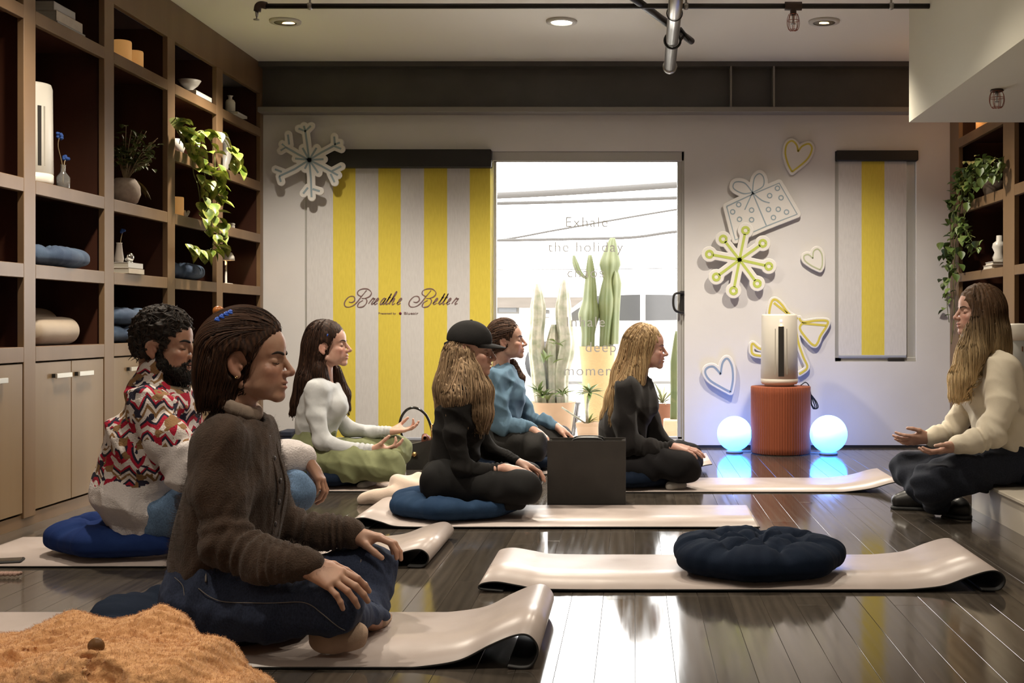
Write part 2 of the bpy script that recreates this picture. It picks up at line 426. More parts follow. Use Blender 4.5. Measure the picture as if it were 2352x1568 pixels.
# ------------------------------------------------------------------ sliding door
door = thing('door_1', ((dx0+dx1)/2, YW+.05, 0), kind='structure')
xm = (1129-CX)*PW; gz0 = H+(CY-1003)*PW; FY0, FY1 = YW+.012, YW+.10
fm = MB()
fm.box((dx0, FY0, 0), (dx1, FY1, gz0-.02), bev=.004).box((dx0, FY0, dz1-.07), (dx1, FY1, dz1), bev=.004).box((dx0, FY0, 0), (dx0+.02, FY1, dz1)).box((dx1-.018, FY0, 0), (dx1, FY1, dz1))
fm.box((dx0, YW+.005, H+(CY-392)*PW), ((760-CX)*PW, FY1, dz1)).box((dx0, YW+.005, 0), ((712-CX)*PW, FY1, dz1))  # filler pieces added to block light leaking past the shade
fm.build('door_frame', ALU, door)
SA = MB()   # sliding leaf on the right
sx0, sx1 = (1133-CX)*PW, (1571-CX)*PW
SA.box((sx0, YW+.02, gz0-.02), (sx0+.02, YW+.06, dz1-.07)).box(((1556-CX)*PW, YW+.02, gz0-.02), (sx1, YW+.06, dz1-.07), bev=.004).box((sx0, YW+.02, gz0-.025), (sx1, YW+.06, gz0), bev=.003).box((sx0, YW+.02, H+(CY-371)*PW), (sx1, YW+.06, dz1-.06))
leaf = SA.build('sliding_leaf', ALU, door)
MB().box((sx0+.01, YW+.036, gz0), ((1557-CX)*PW, YW+.042, H+(CY-371)*PW)).build('glass_pane', GLASS, leaf)
lf2 = MB(); fx0, fx1 = dx0+.02, (1133-CX)*PW
lf2.box((fx0, YW+.065, gz0-.02), (fx0+.03, YW+.10, dz1-.07)).box((fx1-.05, YW+.065, gz0-.02), (fx1+.01, YW+.10, dz1-.07)).box((fx0, YW+.065, gz0-.02), (fx1, YW+.10, gz0+.03))
leaf2 = lf2.build('fixed_leaf', ALU, door)
MB().box((fx0+.02, YW+.08, gz0), (fx1-.01, YW+.086, dz1-.07)).build('glass_pane', GLASS, leaf2)
hp = [at(1570, 672, YW-.005), at(1552, 674, YW-.04), at(1547, 683, YW-.045), at(1547, 702, YW-.045), at(1553, 714, YW-.04), at(1570, 718, YW-.005)]
MB().tube(spline(hp, 6), .009, 8).box(tuple(at(1562, 720, YW+.0)), tuple(at(1572, 668, YW+.02)), bev=.003).build('pull_handle', BLACK, leaf)
LETT = mat('frosted_white_vinyl', (.40, .40, .39), .6)
rot = Matrix.Rotation(math.pi/2, 3, 'X').to_quaternion()
for body, px, py, sz in (('Exhale', 1347, 521, .105), ('the holiday', 1345, 578, .105), ('chaos', 1345, 637, .105), ('Inhale', 1345, 750, .105), ('deep', 1380, 808, .105), ('moments', 1365, 862, .105)):
    text_obj(body, sz, at(px, py, YW+.034), rot, LETT, 'lettering', door, ext=.0004, spacing=1.15, thin=-.0004)
    
# ------------------------------------------------------------------ window with its frame
win = thing('window_1', ((wx0+wx1)/2, YW+.06, wz0), kind='structure')
wf = MB()
for a, b in (((wx0, YW+.02, wz0), ((1934-CX)*PW, YW+.10, wz1)), (((2074-CX)*PW, YW+.03, wz0), (wx1, YW+.10, wz1)), ((wx0, YW+.02, wz0), (wx1, YW+.10, wz0+.03)), ((wx0, YW+.02, wz1-.03), (wx1, YW+.10, wz1))): wf.box(a, b, bev=.004)
wf.build('window_frame', ALU, win)
MB().box((wx0+.02, YW+.075, wz0+.03), (wx1-.04, YW+.081, wz1-.03)).build('glass_pane', GLASS, win)
MB().box(tuple(at(2040, 829, YW+.0)), tuple(at(2076, 822, YW+.025)), bev=.003).build('crank_handle', mat('dark_bronze', (.06, .055, .05), .4, metal=.6), win)

# ------------------------------------------------------------------ striped roller shades
SHW = mat('white_shade_fabric', (.66, .645, .65), .85, var=(90, (.61, .595, .60)), stretch=(1, 1, .2), bump=(400, .15, .001))
SHY = mat('yellow_shade_stripe', (.74, .60, .085), .85, var=(90, (.69, .555, .075)), stretch=(1, 1, .2), bump=(400, .15, .001))
PRINT = mat('plum_print', (.20, .12, .12), .8); DOT = mat('red_print', (.16, .01, .03), .8)
def shade(edges, y0, y1, Y, name, label, lead=0):
    th = thing(name, at((edges[0]+edges[-1])/2, y1, Y), label, 'roller shade')
    m = MB(); z0, z1 = at(0, y1, Y).z, at(0, y0, Y).z
    for i in range(len(edges)-1):
        xa, xb = (edges[i]-CX)*Y/F, (edges[i+1]-CX)*Y/F; mi = (i+lead) % 2
        m.add([(xa, Y, z0), (xb, Y, z0), (xb, Y, z1), (xa, Y, z1), (xa, Y+.0015, z0), (xb, Y+.0015, z0), (xb, Y+.0015, z1), (xa, Y+.0015, z1)], [(0, 1, 2, 3), (5, 4, 7, 6), (4, 5, 1, 0), (3, 2, 6, 7)], mi)
    m.build('fabric', [SHW, SHY], th)
    xa, xb = (edges[0]-CX)*Y/F, (edges[-1]-CX)*Y/F
    MB().box((xa, Y-.006, z0-.022), (xb, Y+.008, z0), bev=.004).build('hem_bar', mat('hem_bar_grey', (.33, .35, .42), .5), th)
    return th
sh1 = shade([705, 765, 816.5, 869, 920.5, 974, 1027, 1079, 1126], 380, 1004, YW-.004, 'roller_shade', 'wide yellow and white striped roller shade printed Breathe Better')
MB().box(tuple(at(740, 384, YW-.07)), tuple(at(1131, 346, YW+.01)), bev=.006).build('cassette', BLACK, sh1)
sh2 = shade([1926, 1979, 2031.5, 2082], 366, 815, YW+.012, 'roller_shade', 'narrow roller shade with one yellow stripe in the right window')
MB().box(tuple(at(1921, 369, YW-.03)), tuple(at(2103, 349, YW+.06)), bev=.006).build('cassette', BLACK, sh2)
# printed script
def cr(x, y): return (770+x/7.84, 640+y/7.84)
strokes = [[(245, 415), (300, 425), (352, 385), (335, 322), (262, 318), (192, 380), (163, 450), (188, 500), (262, 506), (340, 470), (410, 400), (470, 320), (520, 260), (562, 208)],
           [(470, 318), (415, 290), (400, 250), (430, 205), (505, 180), (585, 185), (640, 228), (650, 272), (610, 322), (540, 350), (478, 352)], [(540, 350), (570, 392), (552, 450), (500, 500), (430, 512), (402, 490), (430, 430), (500, 388)]]
strokes += [[(x+1163, y) for x, y in s] for s in strokes[:3]]
LT = {'r': [[(0, .1), (.35, .9), (.5, 1.05), (.6, .85), (.85, .92), (.62, .3), (.72, 0), (1, .2)]], 'e': [[(0, .15), (.5, .6), (.62, .9), (.42, 1), (.2, .7), (.15, .25), (.35, 0), (.75, .2)]],
      'a': [[(.7, .85), (.45, 1), (.15, .6), (.1, .15), (.3, 0), (.6, .4), (.76, 1), (.62, .2), (.8, 0), (1, .2)]], 't': [[(0, .1), (.38, .9), (.5, 1.75), (.32, .3), (.45, 0), (.72, .2)], [(.2, 1.12), (.75, 1.12)]],
      'h': [[(0, .1), (.5, 1.5), (.52, 2.0), (.38, 1.9), (.18, 0)], [(.22, .4), (.5, .95), (.66, .9), (.58, .2), (.75, 0), (1, .2)]]}
for ch, x, w in (('r', 590, 95), ('e', 680, 95), ('a', 790, 100), ('t', 880, 90), ('h', 950, 115), ('e', 1095, 95), ('e', 1745, 95), ('t', 1840, 90), ('t', 1905, 90), ('e', 1985, 95), ('r', 2090, 100)):
    for s in LT[ch]: strokes.append([(x+w*px+.5*110*py*.9, 462-112*py) for px, py in s])
pr = MB()
for s in strokes:
    pts = [at(*cr(*p), YW-.0055) for p in spline(s, 6)]; k = len(pts)
    pr.ribbon(pts, [.0045+.004*abs(math.sin(3.3*i/k*math.pi)) for i in range(k)], (0, -1, 0), .0006)
pr.build('lettering', PRINT, sh1)
text_obj('Presented by', .021, at(889, 721.5, YW-.0055), rot, PRINT, 'lettering', sh1, sx=1.15)
text_obj('Blueair', .026, at(944, 722, YW-.0055), rot, PRINT, 'lettering', sh1, sx=1.45)
MB().lathe([(1e-6, -.001), (.0095, -.001), (.0095, .001), (1e-6, .001)], at(919.5, 719.5, YW-.0055), 14, axis='y').build('logo_dot', DOT, sh1)

# ------------------------------------------------------------------ downlights: the visible row, then unseen rows added to light the room
TRIM = mat('white_downlight_trim', (.62, .60, .55), .5)
def downlight(X, Y, label, kind, power):
    t = thing('downlight', (X, Y, ZC-.012), label, 'ceiling light', 'recessed downlights')
    MB().lathe([(.068, -.002), (.095, 0), (.097, .012), (.066, .012)], (X, Y, ZC-.012), 28, caps=False).build('trim_ring', TRIM, t)
    warm = (1.0, .89, .73)
    if kind == 'on':
        MB().lathe([(1e-6, 0), (.066, 0), (.066, .004), (1e-6, .004)], (X, Y, ZC-.010), 24).build('lens', mat('glowing_downlight_lens', (.9, .85, .7), .5, emit=((1, .9, .7), 7.0)), t)
    else:
        MB().lathe([(.067, 0), (.05, .004), (.0, .006)], (X, Y, ZC-.010), 20).build('inner_plate', TRIM, t)
        MB().lathe([(1e-6, 0), (.030 if kind == 'slot' else .040, 0), (.028, .006), (1e-6, .006)], (X+(.02 if kind == 'tilt' else 0), Y, ZC-.016), 16, sy=.35).build('lens', mat('amber_lamp_glow', (.9, .6, .3), .5, emit=((1, .62, .25), 7.0)), t)
    ld = bpy.data.lights.new('downlight_lamp', 'SPOT'); ld.energy = power; ld.color = warm; ld.spot_size = math.radians(125); ld.spot_blend = .85; ld.shadow_soft_size = .06
    lo = bpy.data.objects.new('downlight_lamp', ld); C.objects.link(lo); lo.parent = t; lo.location = (0, 0, -.03)
    return t
for i, Yr in enumerate((7.41, 5.0, 2.6, .2)):
    for j, X in enumerate((-2.155, -.445, 1.18)):
        if i == 0: lab = ('tilted recessed downlight near the pipe elbow on the left', 'round glowing recessed downlight in the middle of the ceiling', 'recessed downlight with a small amber slot on the right')[j]; kd = ('tilt', 'on', 'slot')[j]
        else: lab = '%s recessed downlight in the %s row from the back wall, added unseen to light the room' % (('left', 'middle', 'right')[j], ('', 'second', 'third', 'fourth')[i]); kd = 'on'; X = (-2.0, -.45, .75)[j]
        downlight(X, Yr, lab, kd, DOWNLIGHT_W*((1.3, 1.5, 1.5), (1.3, .7, .6), (.55, .35, .35), (.3, .25, .25))[i][j])

# ------------------------------------------------------------------ pipes under the ceiling
PIPE = mat('black_iron_pipe', (.014, .012, .010), .45); BRASSY = mat('rusty_red_wire', (.30, .09, .045), .45, metal=.5)
GALV = mat('galvanised_tube', (.42, .41, .39), .32, metal=.85, var=(30, (.34, .33, .31)), stretch=(1, .1, 1)); RUST = mat('rusty_fitting', (.05, .028, .018), .6)
pz = 2.60; YP = 6.42
sp = thing('sprinkler_pipe', (-.2, YP, pz), 'black sprinkler pipe running across under the ceiling', 'pipe')
MB().tube([at(606, 14, YP), at(2134, 14, YP)], .0145, 12).build('pipe_run', PIPE, sp)
e = at(592, 10, YP)
MB().tube(spline([at(612, 13, YP), at(600, 11, YP), at(593, 15, YP), at(591, 26, YP)], 6), .02, 10).build('elbow', RUST, sp)
MB().tube([at(590, 26, YP), at(590, 38, YP)], [.010, .007], 8).lathe([(1e-6, 0), (.016, 0), (.016, .004), (1e-6, .004)], at(589, 46, YP), 12).tube([at(590, 36, YP), at(589, 46, YP)], .004, 6).build('sprinkler_head', GALV, sp)
for px in (712, 1576, 2047):
    p = at(px, 14, YP); MB().tube([(p.x, p.y, p.z-.02), (p.x, p.y, ZC)], .006, 6).tube([(p.x-.011, p.y, p.z), (p.x+.011, p.y, p.z)], .019, 10).build('hanger', GALV, sp)
p = at(1822, 14, YP)
MB().tube([(p.x-.045, p.y, p.z), (p.x+.045, p.y, p.z)], .024, 10).tube([(p.x, p.y, p.z), (p.x, p.y, p.z-.045)], .017, 10).build('tee_fitting', RUST, sp)
def cage(top, name, parent, r=.032, hgt=.085):
    m = MB()
    for j in range(8):
        a = 2*math.pi*j/8; d = Vector((math.cos(a), math.sin(a), 0))
        m.tube(spline([top+d*r*.75, top+d*r+Vector((0, 0, -hgt*.3)), top+d*r+Vector((0, 0, -hgt*.7)), top+d*r*.65+Vector((0, 0, -hgt)), top+Vector((0, 0, -hgt))], 4), .0016, 5)
    for q in (0, .4, .97):
        rr = r*(.75 if q == 0 else 1 if q < .9 else .65)
        m.tube([top+Vector((math.cos(a)*rr, math.sin(a)*rr, -hgt*q)) for a in np.linspace(0, 2*math.pi, 17)], .0016, 5)
    m.build(name, BRASSY, parent)
    MB().tube([top, top+Vector((0, 0, -.03))], [.009, .006], 8).tube([top+Vector((0, 0, -.03)), top+Vector((0, 0, -.05))], .003, 6).lathe([(1e-6, 0), (.014, 0), (.014, .003), (1e-6, .003)], top+Vector((0, 0, -.052)), 10).build('sprinkler_head', GALV, parent)
cage(Vector((p.x, p.y, p.z-.045)), 'wire_guard', sp)
s2 = thing('sprinkler', (1.80, 5.93, 2.057), 'wire-caged sprinkler under the white soffit', 'sprinkler')
MB().lathe([(1e-6, 0), (.034, 0), (.03, .008), (1e-6, .008)], (1.80, 5.93, 2.049), 16).build('escutcheon', RUST, s2)
cage(Vector((1.80, 5.93, 2.047)), 'wire_guard', s2, .036, .08)
# galvanised tube running towards the wall and the black bar clamped to it
ct = thing('steel_conduit', (.22, 6.9, 2.5), 'silver steel tube hanging below the black pipe', 'pipe')
zt = 2.535
MB().tube([(.205, 5.2, zt), (.232, 7.66, zt)], .037, 20).build('tube', GALV, ct)
MB().lathe([(.037, 0), (.044, .0), (.047, .03), (.044, .06), (.037, .06)], (.232, 7.6, zt), 20, axis='y').lathe([(1e-6, 0), (.041, 0), (.041, .01), (1e-6, .01)], (.232, 7.665, zt), 20, axis='y').build('end_collar', GALV, ct)
MB().tube([(.218, 6.5, ZC), (.218, 6.5, zt)], .006, 6).build('hanger', GALV, ct)
cb = thing('lighting_bar', (.2, 6.8, 2.6), 'black bar clamped crosswise to the silver tube', 'bar')
b0, b1 = Vector((-.16, 5.9, 2.62)), at(1588, 93, 7.22)
b1.z = 2.60
MB().tube([b0, b1], .021, 12).build('bar', PIPE, cb)
cl = Vector((.226, 6.93, zt))
MB().tube([cl+Vector((math.cos(a)*.046, 0, math.sin(a)*.046)) for a in np.linspace(0, 2*math.pi, 21)], .007, 6).tube([cl+Vector((.045, 0, .0)), cl+Vector((.075, .06, .055))], .008, 6).tube([cl+Vector((.05, .08, .09)), cl+Vector((.10, .0, .0))], .01, 6).build('clamp', PIPE, cb)
MB().tube([Vector((.217, 6.32, zt))+Vector((math.cos(a)*.041, 0, math.sin(a)*.041)) for a in np.linspace(0, 2*math.pi, 21)], .003, 6).build('tie_ring', PIPE, cb)
# ------------------------------------------------------------------ bookcase along the left wall
ST = [(4.45, 4.555), (5.264, 5.368), (6.066, 6.178), (6.888, 7.0), (7.70, 7.815), (8.60, 8.665)]      # stiles (Y)
RA, RM, RB, RC, RD = (2.24, 2.30), (1.85, 1.915), (1.478, 1.54), (1.10, 1.163), (.728, .795)
DEP = .40
bk = thing('bookcase', (XL-.2, 6.2, 0), 'tall olive-brown built-in bookcase with cabinets along the left wall', 'bookcase')
for a, b in ST: MB().box((XL-.03, a, .04), (XL, b, 2.60), bev=.002).build('stile', WOOD, bk)
MB().box((XL-.03, 3.6, 2.547), (XL+.001, 8.665, ZC), bev=.002).build('header', WOOD, bk)
MB().box((XL-.03, 3.6, .0), (XL-.012, 8.665, .055)).build('plinth', WOOD, bk)
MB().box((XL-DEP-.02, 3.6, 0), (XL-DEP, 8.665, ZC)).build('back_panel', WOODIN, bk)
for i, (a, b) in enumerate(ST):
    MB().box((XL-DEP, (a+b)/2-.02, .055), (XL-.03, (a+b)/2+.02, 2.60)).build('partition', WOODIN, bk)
DOORM = mat('cabinet_door_veneer', (.25, .165, .09), .38, var=(5, (.21, .135, .07)), stretch=(1, 1, .1), bump=(60, .06, .001))
NICK = mat('satin_nickel', (.55, .53, .48), .35, metal=.6)
for i in range(-1, len(ST)-1):
    y0 = ST[i][1] if i >= 0 else 3.6; y1 = ST[i+1][0]
    rails = [RA, RB, RC, RD] if i < 3 else [RA, RM, RB, RC, RD]
    for (z0, z1) in rails:
        MB().box((XL-.03, y0, z0), (XL, y1, z1), bev=.002).build('rail', WOOD, bk)
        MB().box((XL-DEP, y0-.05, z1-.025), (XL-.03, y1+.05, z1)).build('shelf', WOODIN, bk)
    ym = (y0+y1)/2
    for k, (a, b) in enumerate(((y0+.004, ym-.003), (ym+.003, y1-.004))):
        d = MB().box((XL-.024, a, .065), (XL-.004, b, .722), bev=.002).build('door', DOORM, bk)
        hy = b-.19 if k == 0 else a+.03
        hz = .657
        MB().box((XL+.012, hy, hz-.011), (XL+.022, hy+.15, hz+.011), bev=.001).box((XL-.004, hy+.0, hz-.009), (XL+.012, hy+.012, hz+.009), 1).box((XL-.004, hy+.138, hz-.009), (XL+.012, hy+.15, hz+.009), 1).build('handle', [NICK, BLACK], d)
# ------------------------------------------------------------------ bookcase on the right
XQ = 2.29
bk2 = thing('bookcase', (XQ+.2, 7.6, 0), 'brown bookcase on the right wall behind the seated instructor', 'bookcase')
SR = [(8.43, 8.665), (7.20, 7.42), (5.95, 6.17)]
for a, b in SR: MB().box((XQ, a, .0), (XQ+.03, b, ZC), bev=.002).build('stile', WOOD, bk2)
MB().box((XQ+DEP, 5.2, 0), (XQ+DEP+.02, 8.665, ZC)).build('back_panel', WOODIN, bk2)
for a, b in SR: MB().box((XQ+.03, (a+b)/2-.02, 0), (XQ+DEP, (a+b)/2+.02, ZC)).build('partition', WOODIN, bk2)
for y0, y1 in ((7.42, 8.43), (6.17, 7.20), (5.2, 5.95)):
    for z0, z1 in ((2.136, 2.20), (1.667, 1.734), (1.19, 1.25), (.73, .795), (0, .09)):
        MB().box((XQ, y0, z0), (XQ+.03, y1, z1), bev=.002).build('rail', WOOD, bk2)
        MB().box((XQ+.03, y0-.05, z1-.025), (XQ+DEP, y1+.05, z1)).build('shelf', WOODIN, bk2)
# ------------------------------------------------------------------ things on the shelves
def shelf_pt(px, z, setback=.0, X=XL):
    """point on a left shelf whose sight line is px, a little behind the face"""
    x = X-setback if X < 0 else X+setback
    Y = F*x/(px-CX); return Vector((x, Y, z))
PAPER = mat('cream_paper_cover', (.62, .55, .44), .7, var=(20, (.56, .48, .38))); PAPER2 = mat('grey_cloth_cover', (.45, .43, .40), .8, bump=(300, .2, .001)); CERW = mat('white_ceramic', (.66, .63, .57), .35); PAGE = mat('page_edges', (.60, .56, .47), .9, var=(200, (.5, .46, .38)), stretch=(.02, .02, 1))
def book(c, sx, sy, sz, m, name, label, grp=None, rz=0):
    t = thing(name, c, label, 'book', grp)
    x, y, z = c; q = .003
    cov = MB().box((x-sx/2, y-sy/2, z), (x+sx/2, y+sy/2, z+q), bev=.001).box((x-sx/2, y-sy/2, z+sz-q), (x+sx/2, y+sy/2, z+sz), bev=.001).box((x+sx/2-q, y-sy/2, z), (x+sx/2, y+sy/2, z+sz), bev=.001).build('cover', m, t)
    MB().box((x-sx/2+.004, y-sy/2+.004, z+q), (x+sx/2-q, y+sy/2-.004, z+sz-q)).build('pages', PAGE, t)
    t.rotation_euler.z = rz
    return t
p = shelf_pt(118, 2.30, .16)
book((p.x, p.y, 2.30), .2, .29, .04, PAPER2, 'book', 'pale grey book, lowest of three on the top left shelf', 'books on the top shelf')
book((p.x, p.y-.01, 2.34), .19, .27, .05, PAPER, 'book', 'thick cream book, middle of three on the top left shelf', 'books on the top shelf')
book((p.x-.01, p.y-.03, 2.39), .18, .22, .045, PAPER2, 'book', 'small grey book, topmost of three on the top left shelf', 'books on the top shelf')
WAX = mat('warm_ivory_wax', (.75, .45, .20), .5, sss=.3, emit=((1.0, .48, .14), .12)); WICK = mat('wick', (.03, .02, .02), .9)
def candle(c, r, h, label, glow=True):
    t = thing('pillar_candle', c, label, 'candle', 'pillar candles')
    MB().lathe([(r*.97, 0), (r, .006), (r, h-.008), (r*.94, h), (r*.75, h-.004), (1e-6, h-.01)], c, 24).build('wax', WAX, t)
    MB().tube([Vector(c)+Vector((0, 0, h-.012)), Vector(c)+Vector((0, 0, h+.008))], .0015, 5).build('wick', WICK, t)
    return t
p = shelf_pt(280, 2.30, .07); candle(p, .05, .115, 'taller ivory pillar candle on the top shelf above the leafy potted plant')
p = shelf_pt(311, 2.30, .07); candle(p, .042, .10, 'shorter ivory pillar candle on the top shelf, right of a taller one')
p = shelf_pt(408, 1.54, .07); candle(p, .036, .12, 'slim candle with orange top beside the trailing pothos')
PLAST = mat('warm_white_plastic', (.72, .68, .60), .38); DARKV = mat('dark_vent_slot', (.02, .017, .014), .5); FAB = mat('grey_speaker_fabric', (.25, .24, .22), .9, bump=(500, .3, .001))
# tall tower purifier
def tower(c, r, h, name, label):
    t = thing(name, c, label, 'air purifier')
    MB().lathe([(r*.9, 0), (r, .015), (r, .05), (r*.98, .05), (r*.98, .054), (r, .056), (r*.96, h-.02), (r*.9, h), (r*.8, h+.002), (1e-6, h)], c, 40).build('housing', PLAST, t)
    return t
p = shelf_pt(66, 1.54, .13); t = tower(p, .105, .47, 'air_purifier', 'tall white tower purifier on the left shelf beside a glass bottle')
m = MB(); 
for a in np.linspace(-.18, .18, 5): pass
va = math.radians(-38); d = Vector((math.cos(va), math.sin(va), 0)); sd = Vector((-d.y, d.x, 0))
for s0, w, mm, nm in ((0, .016, DARKV, 'vent_slot'), (.024, .006, mat('warm_grey_groove', (.35, .32, .27), .5), 'groove')):
    q = MB(); b0 = p+d*(.1055 if s0 == 0 else .102)+sd*s0
    for z0, z1 in ((.085, .36),):
        q.add([b0+sd*e*w/2+dd*d*.004+Vector((0, 0, z)) for z in (z0, z1) for dd in (-2, 0) for e in (-1, 1)], [(2, 3, 7, 6), (0, 2, 6, 4), (3, 1, 5, 7), (6, 7, 5, 4), (0, 1, 3, 2), (1, 0, 4, 5)])
    q.build(nm, mm, t)
CLEAR = mat('clear_bottle_glass', (.85, .85, .82), .04, trans=.9, spec=.5); BLUEF = mat('blue_dyed_bud', (.02, .07, .28), .7); STEM = mat('dry_stem', (.30, .22, .12), .7)
p = shelf_pt(145, 1.54, .06)
t = thing('glass_bottle', p, 'small clear glass bottle vase on the left shelf', 'vase')
MB().lathe([(.028, 0), (.031, .01), (.031, .06), (.012, .085), (.011, .115), (.014, .12), (.009, .118), (.009, .085), (.028, .058), (.028, .006), (1e-6, .005)], p, 20).build('bottle', CLEAR, t)
fl1 = thing('blue_flower', p, 'two dried stems with small blue blooms standing in the glass bottle', 'flower')
m = MB().tube(spline([p+Vector((0, 0, .02)), p+Vector((0, -.01, .12)), p+Vector((0, -.05, .2)), p+Vector((.01, -.06, .24))], 5), .0025, 5).tube(spline([p+Vector((0, 0, .02)), p+Vector((0, .01, .12)), p+Vector((0, .025, .15))], 5), .0025, 5); m.build('stem', STEM, fl1)
for q in (p+Vector((.01, -.06, .25)), p+Vector((0, .03, .16))):
    m = MB(); random.seed(int(q.z*1000))
    for i in range(9): m.ball(q+Vector([random.uniform(-.012, .012) for _ in range(3)]), .009, 8)
    m.build('bloom', BLUEF, fl1)
# leaves
LEAFD = mat('dark_olive_leaf', (.06, .085, .018), .5, var=(14, (.10, .11, .02)), rnd=.3); LEAFG = mat('pothos_leaf', (.14, .22, .025), .4, var=(22, (.42, .44, .10), .5, .62), rnd=.3); LEAFV = mat('trailing_leaf_green', (.075, .14, .03), .45, var=(16, (.17, .22, .06)), rnd=.3)
def leaf_mesh(name, w, L, heart=False, fold=.25, mats=None):
    n = 7; P = []
    for i in range(n):
        t = i/(n-1); wd = w*(math.sin(math.pi*min(1, t*1.02+.02))**.75)*(1.25-t*.5 if heart else 1)
        z = -L*.22*t*t
        P.append([(L*t, -wd/2, z+wd*fold), (L*t, -wd/4, z+wd*fold*.35), (L*t, 0, z), (L*t, wd/4, z+wd*fold*.35), (L*t, wd/2, z+wd*fold)])
    m = MB().grid(P); me = bpy.data.meshes.new(name); me.from_pydata(m.v, [], m.f); me.materials.append(mats); me.polygons.foreach_set('use_smooth', m.sm); me.update(); return me
def leaf(parent, me, pos, dirv, up=(0, 0, 1), s=1.0, name='leaf'):
    d = Vector(dirv).normalized(); u = Vector(up); y = u.cross(d); y = y.normalized() if y.length > 1e-4 else d.orthogonal().normalized(); u = d.cross(y)
    o = bpy.data.objects.new(name, me); C.objects.link(o); M = Matrix((d, y, u)).transposed().to_4x4()
    o.parent = parent; o.rotation_euler = M.to_euler(); o.location = Vector(pos)-WPOS[parent.name]; o.scale = (s, s, s); return o
random.seed(11)
# round-potted shrub on the second bay
p = shelf_pt(287, 1.54, .10)
t = thing('potted_plant', p, 'bushy dark-leaved plant in a round stoneware pot on the shelf', 'plant')
STONE = mat('speckled_stoneware', (.33, .26, .20), .8, var=(30, (.25, .19, .15)), bump=(60, .3, .004))
MB().lathe([(.03, 0), (.065, .02), (.082, .065), (.078, .11), (.06, .14), (.05, .15), (.044, .146), (.05, .12), (1e-6, .115)], p, 28).build('pot', STONE, t)
me = leaf_mesh('leaf', .022, .034, mats=LEAFD); stem = MB(); pts = []
for i in range(34):
    a = random.uniform(0, 2*math.pi); sp_ = random.uniform(.25, 1); top = p+Vector((.04+math.cos(a)*.12*sp_, math.sin(a)*.17*sp_+.02, .17+random.uniform(.06, .27)*(1.1-.3*sp_)))
    path = spline([p+Vector((0, 0, .12)), (p+top)/2+Vector((0, 0, .10)), top], 5); stem.tube(path, .0022, 4); pts += [q for q in path[4:]]
stem.build('stem', STEM, t)
for i in range(250):
    q = random.choice(pts); leaf(t, me, Vector(q)+Vector([random.uniform(-.022, .022) for _ in range(3)]), [random.uniform(-1, 1), random.uniform(-1, 1), random.uniform(-.5, .6)], s=random.uniform(.7, 1.4))
me2 = leaf_mesh('long_leaf', .035, .15, mats=mat('bronze_long_leaf', (.14, .105, .04), .5))
for a in (.2, .55, .85, 1.2): leaf(t, me2, p+Vector((.03, .05, .15)), (math.cos(a)*.6, math.sin(a)*.9, -.5), s=.9, name='long_leaf')
# pothos trailing over the third bay
p = shelf_pt(432, 1.915, .05)
t = thing('pothos', p, 'variegated pothos trailing down the front of the left bookcase', 'plant')
MB().lathe([(.045, 0), (.06, .05), (.065, .10), (.06, .10), (1e-6, .09)], p+Vector((-.06, -.06, 0)), 20).build('pot', CERW, t)
me = leaf_mesh('leaf', .075, .085, True, .18, LEAFG); vine = MB()
vines = [[(412, 330), (425, 290), (450, 330), (470, 400), (480, 480), (490, 560), (470, 575), (435, 572), (428, 560)], [(430, 320), (465, 300), (490, 340), (495, 420), (500, 500), (505, 560)], [(440, 310), (490, 300), (515, 320), (530, 350), (538, 382)], [(420, 310), (440, 360), (445, 400), (455, 430), (465, 500), (480, 540)], [(405, 270), (412, 310), (430, 330), (450, 370), (490, 400), (500, 450)]]
vp = []
for v in vines:
    pth = [at(x, y, F*(XL+.05+.02*random.random())/(x-CX)) for x, y in spline(v, 6)]; vine.tube(pth, .003, 5); vp.append(pth)
vine.build('vine', mat('vine_stem', (.16, .18, .05), .6), t)
for pth in vp:
    for i in range(len(pth)):
        if random.random() < .78:
            leaf(t, me, pth[i]+Vector((random.uniform(0, .03), random.uniform(-.02, .02), 0)), (random.uniform(.1, .9), random.uniform(-.8, .8), random.uniform(-1.1, .1)), s=random.uniform(.7, 1.25))
# small shelf objects
p = shelf_pt(424, 2.30, .10)
book((p.x, p.y+.06, 2.30), .2, .27, .03, mat('white_book_cover', (.62, .60, .57), .6), 'book', 'white book lying under the small bowl on the top shelf')
b0 = Vector((p.x+.03, p.y, 2.33)); t = thing('bowl', b0, 'small white footed bowl standing on a white book', 'bowl')
MB().lathe([(.025, 0), (.028, .008), (.02, .015), (.05, .04), (.07, .072), (.066, .072), (.045, .045), (1e-6, .028)], b0, 28).build('bowl_body', CERW, t)
p = shelf_pt(522, 2.30, .06)
book((p.x, p.y+.04, 2.30), .18, .2, .018, PAPER2, 'book', 'thin grey book under the little white vase near the beam')
b0 = Vector((p.x+.02, p.y, 2.318)); t = thing('vase', b0, 'little white shouldered vase near the steel beam', 'vase')
MB().lathe([(.028, 0), (.033, .008), (.033, .07), (.025, .085), (.012, .092), (.013, .11), (.02, .115), (.012, .115), (.009, .09), (1e-6, .08)], b0, 22).build('vase_body', CERW, t)
p = shelf_pt(517, 1.915, .05); t = thing('vase', p, 'tall curved grey-white vase beside the trailing pothos', 'vase')
pth = spline([p+Vector((0, -.02, 0)), p+Vector((0, .0, .06)), p+Vector((0, .035, .13)), p+Vector((0, .01, .2)), p+Vector((0, -.005, .215))], 6)
MB().tube(pth, [.022+.012*math.sin(math.pi*i/(len(pth)-1)) for i in range(len(pth))], 16).build('vase_body', mat('pale_grey_ceramic', (.42, .40, .37), .4), t)
p = shelf_pt(424, 1.54, .04); t = thing('knot_ornament', p, 'small white knot ornament beside the slim candle', 'ornament')
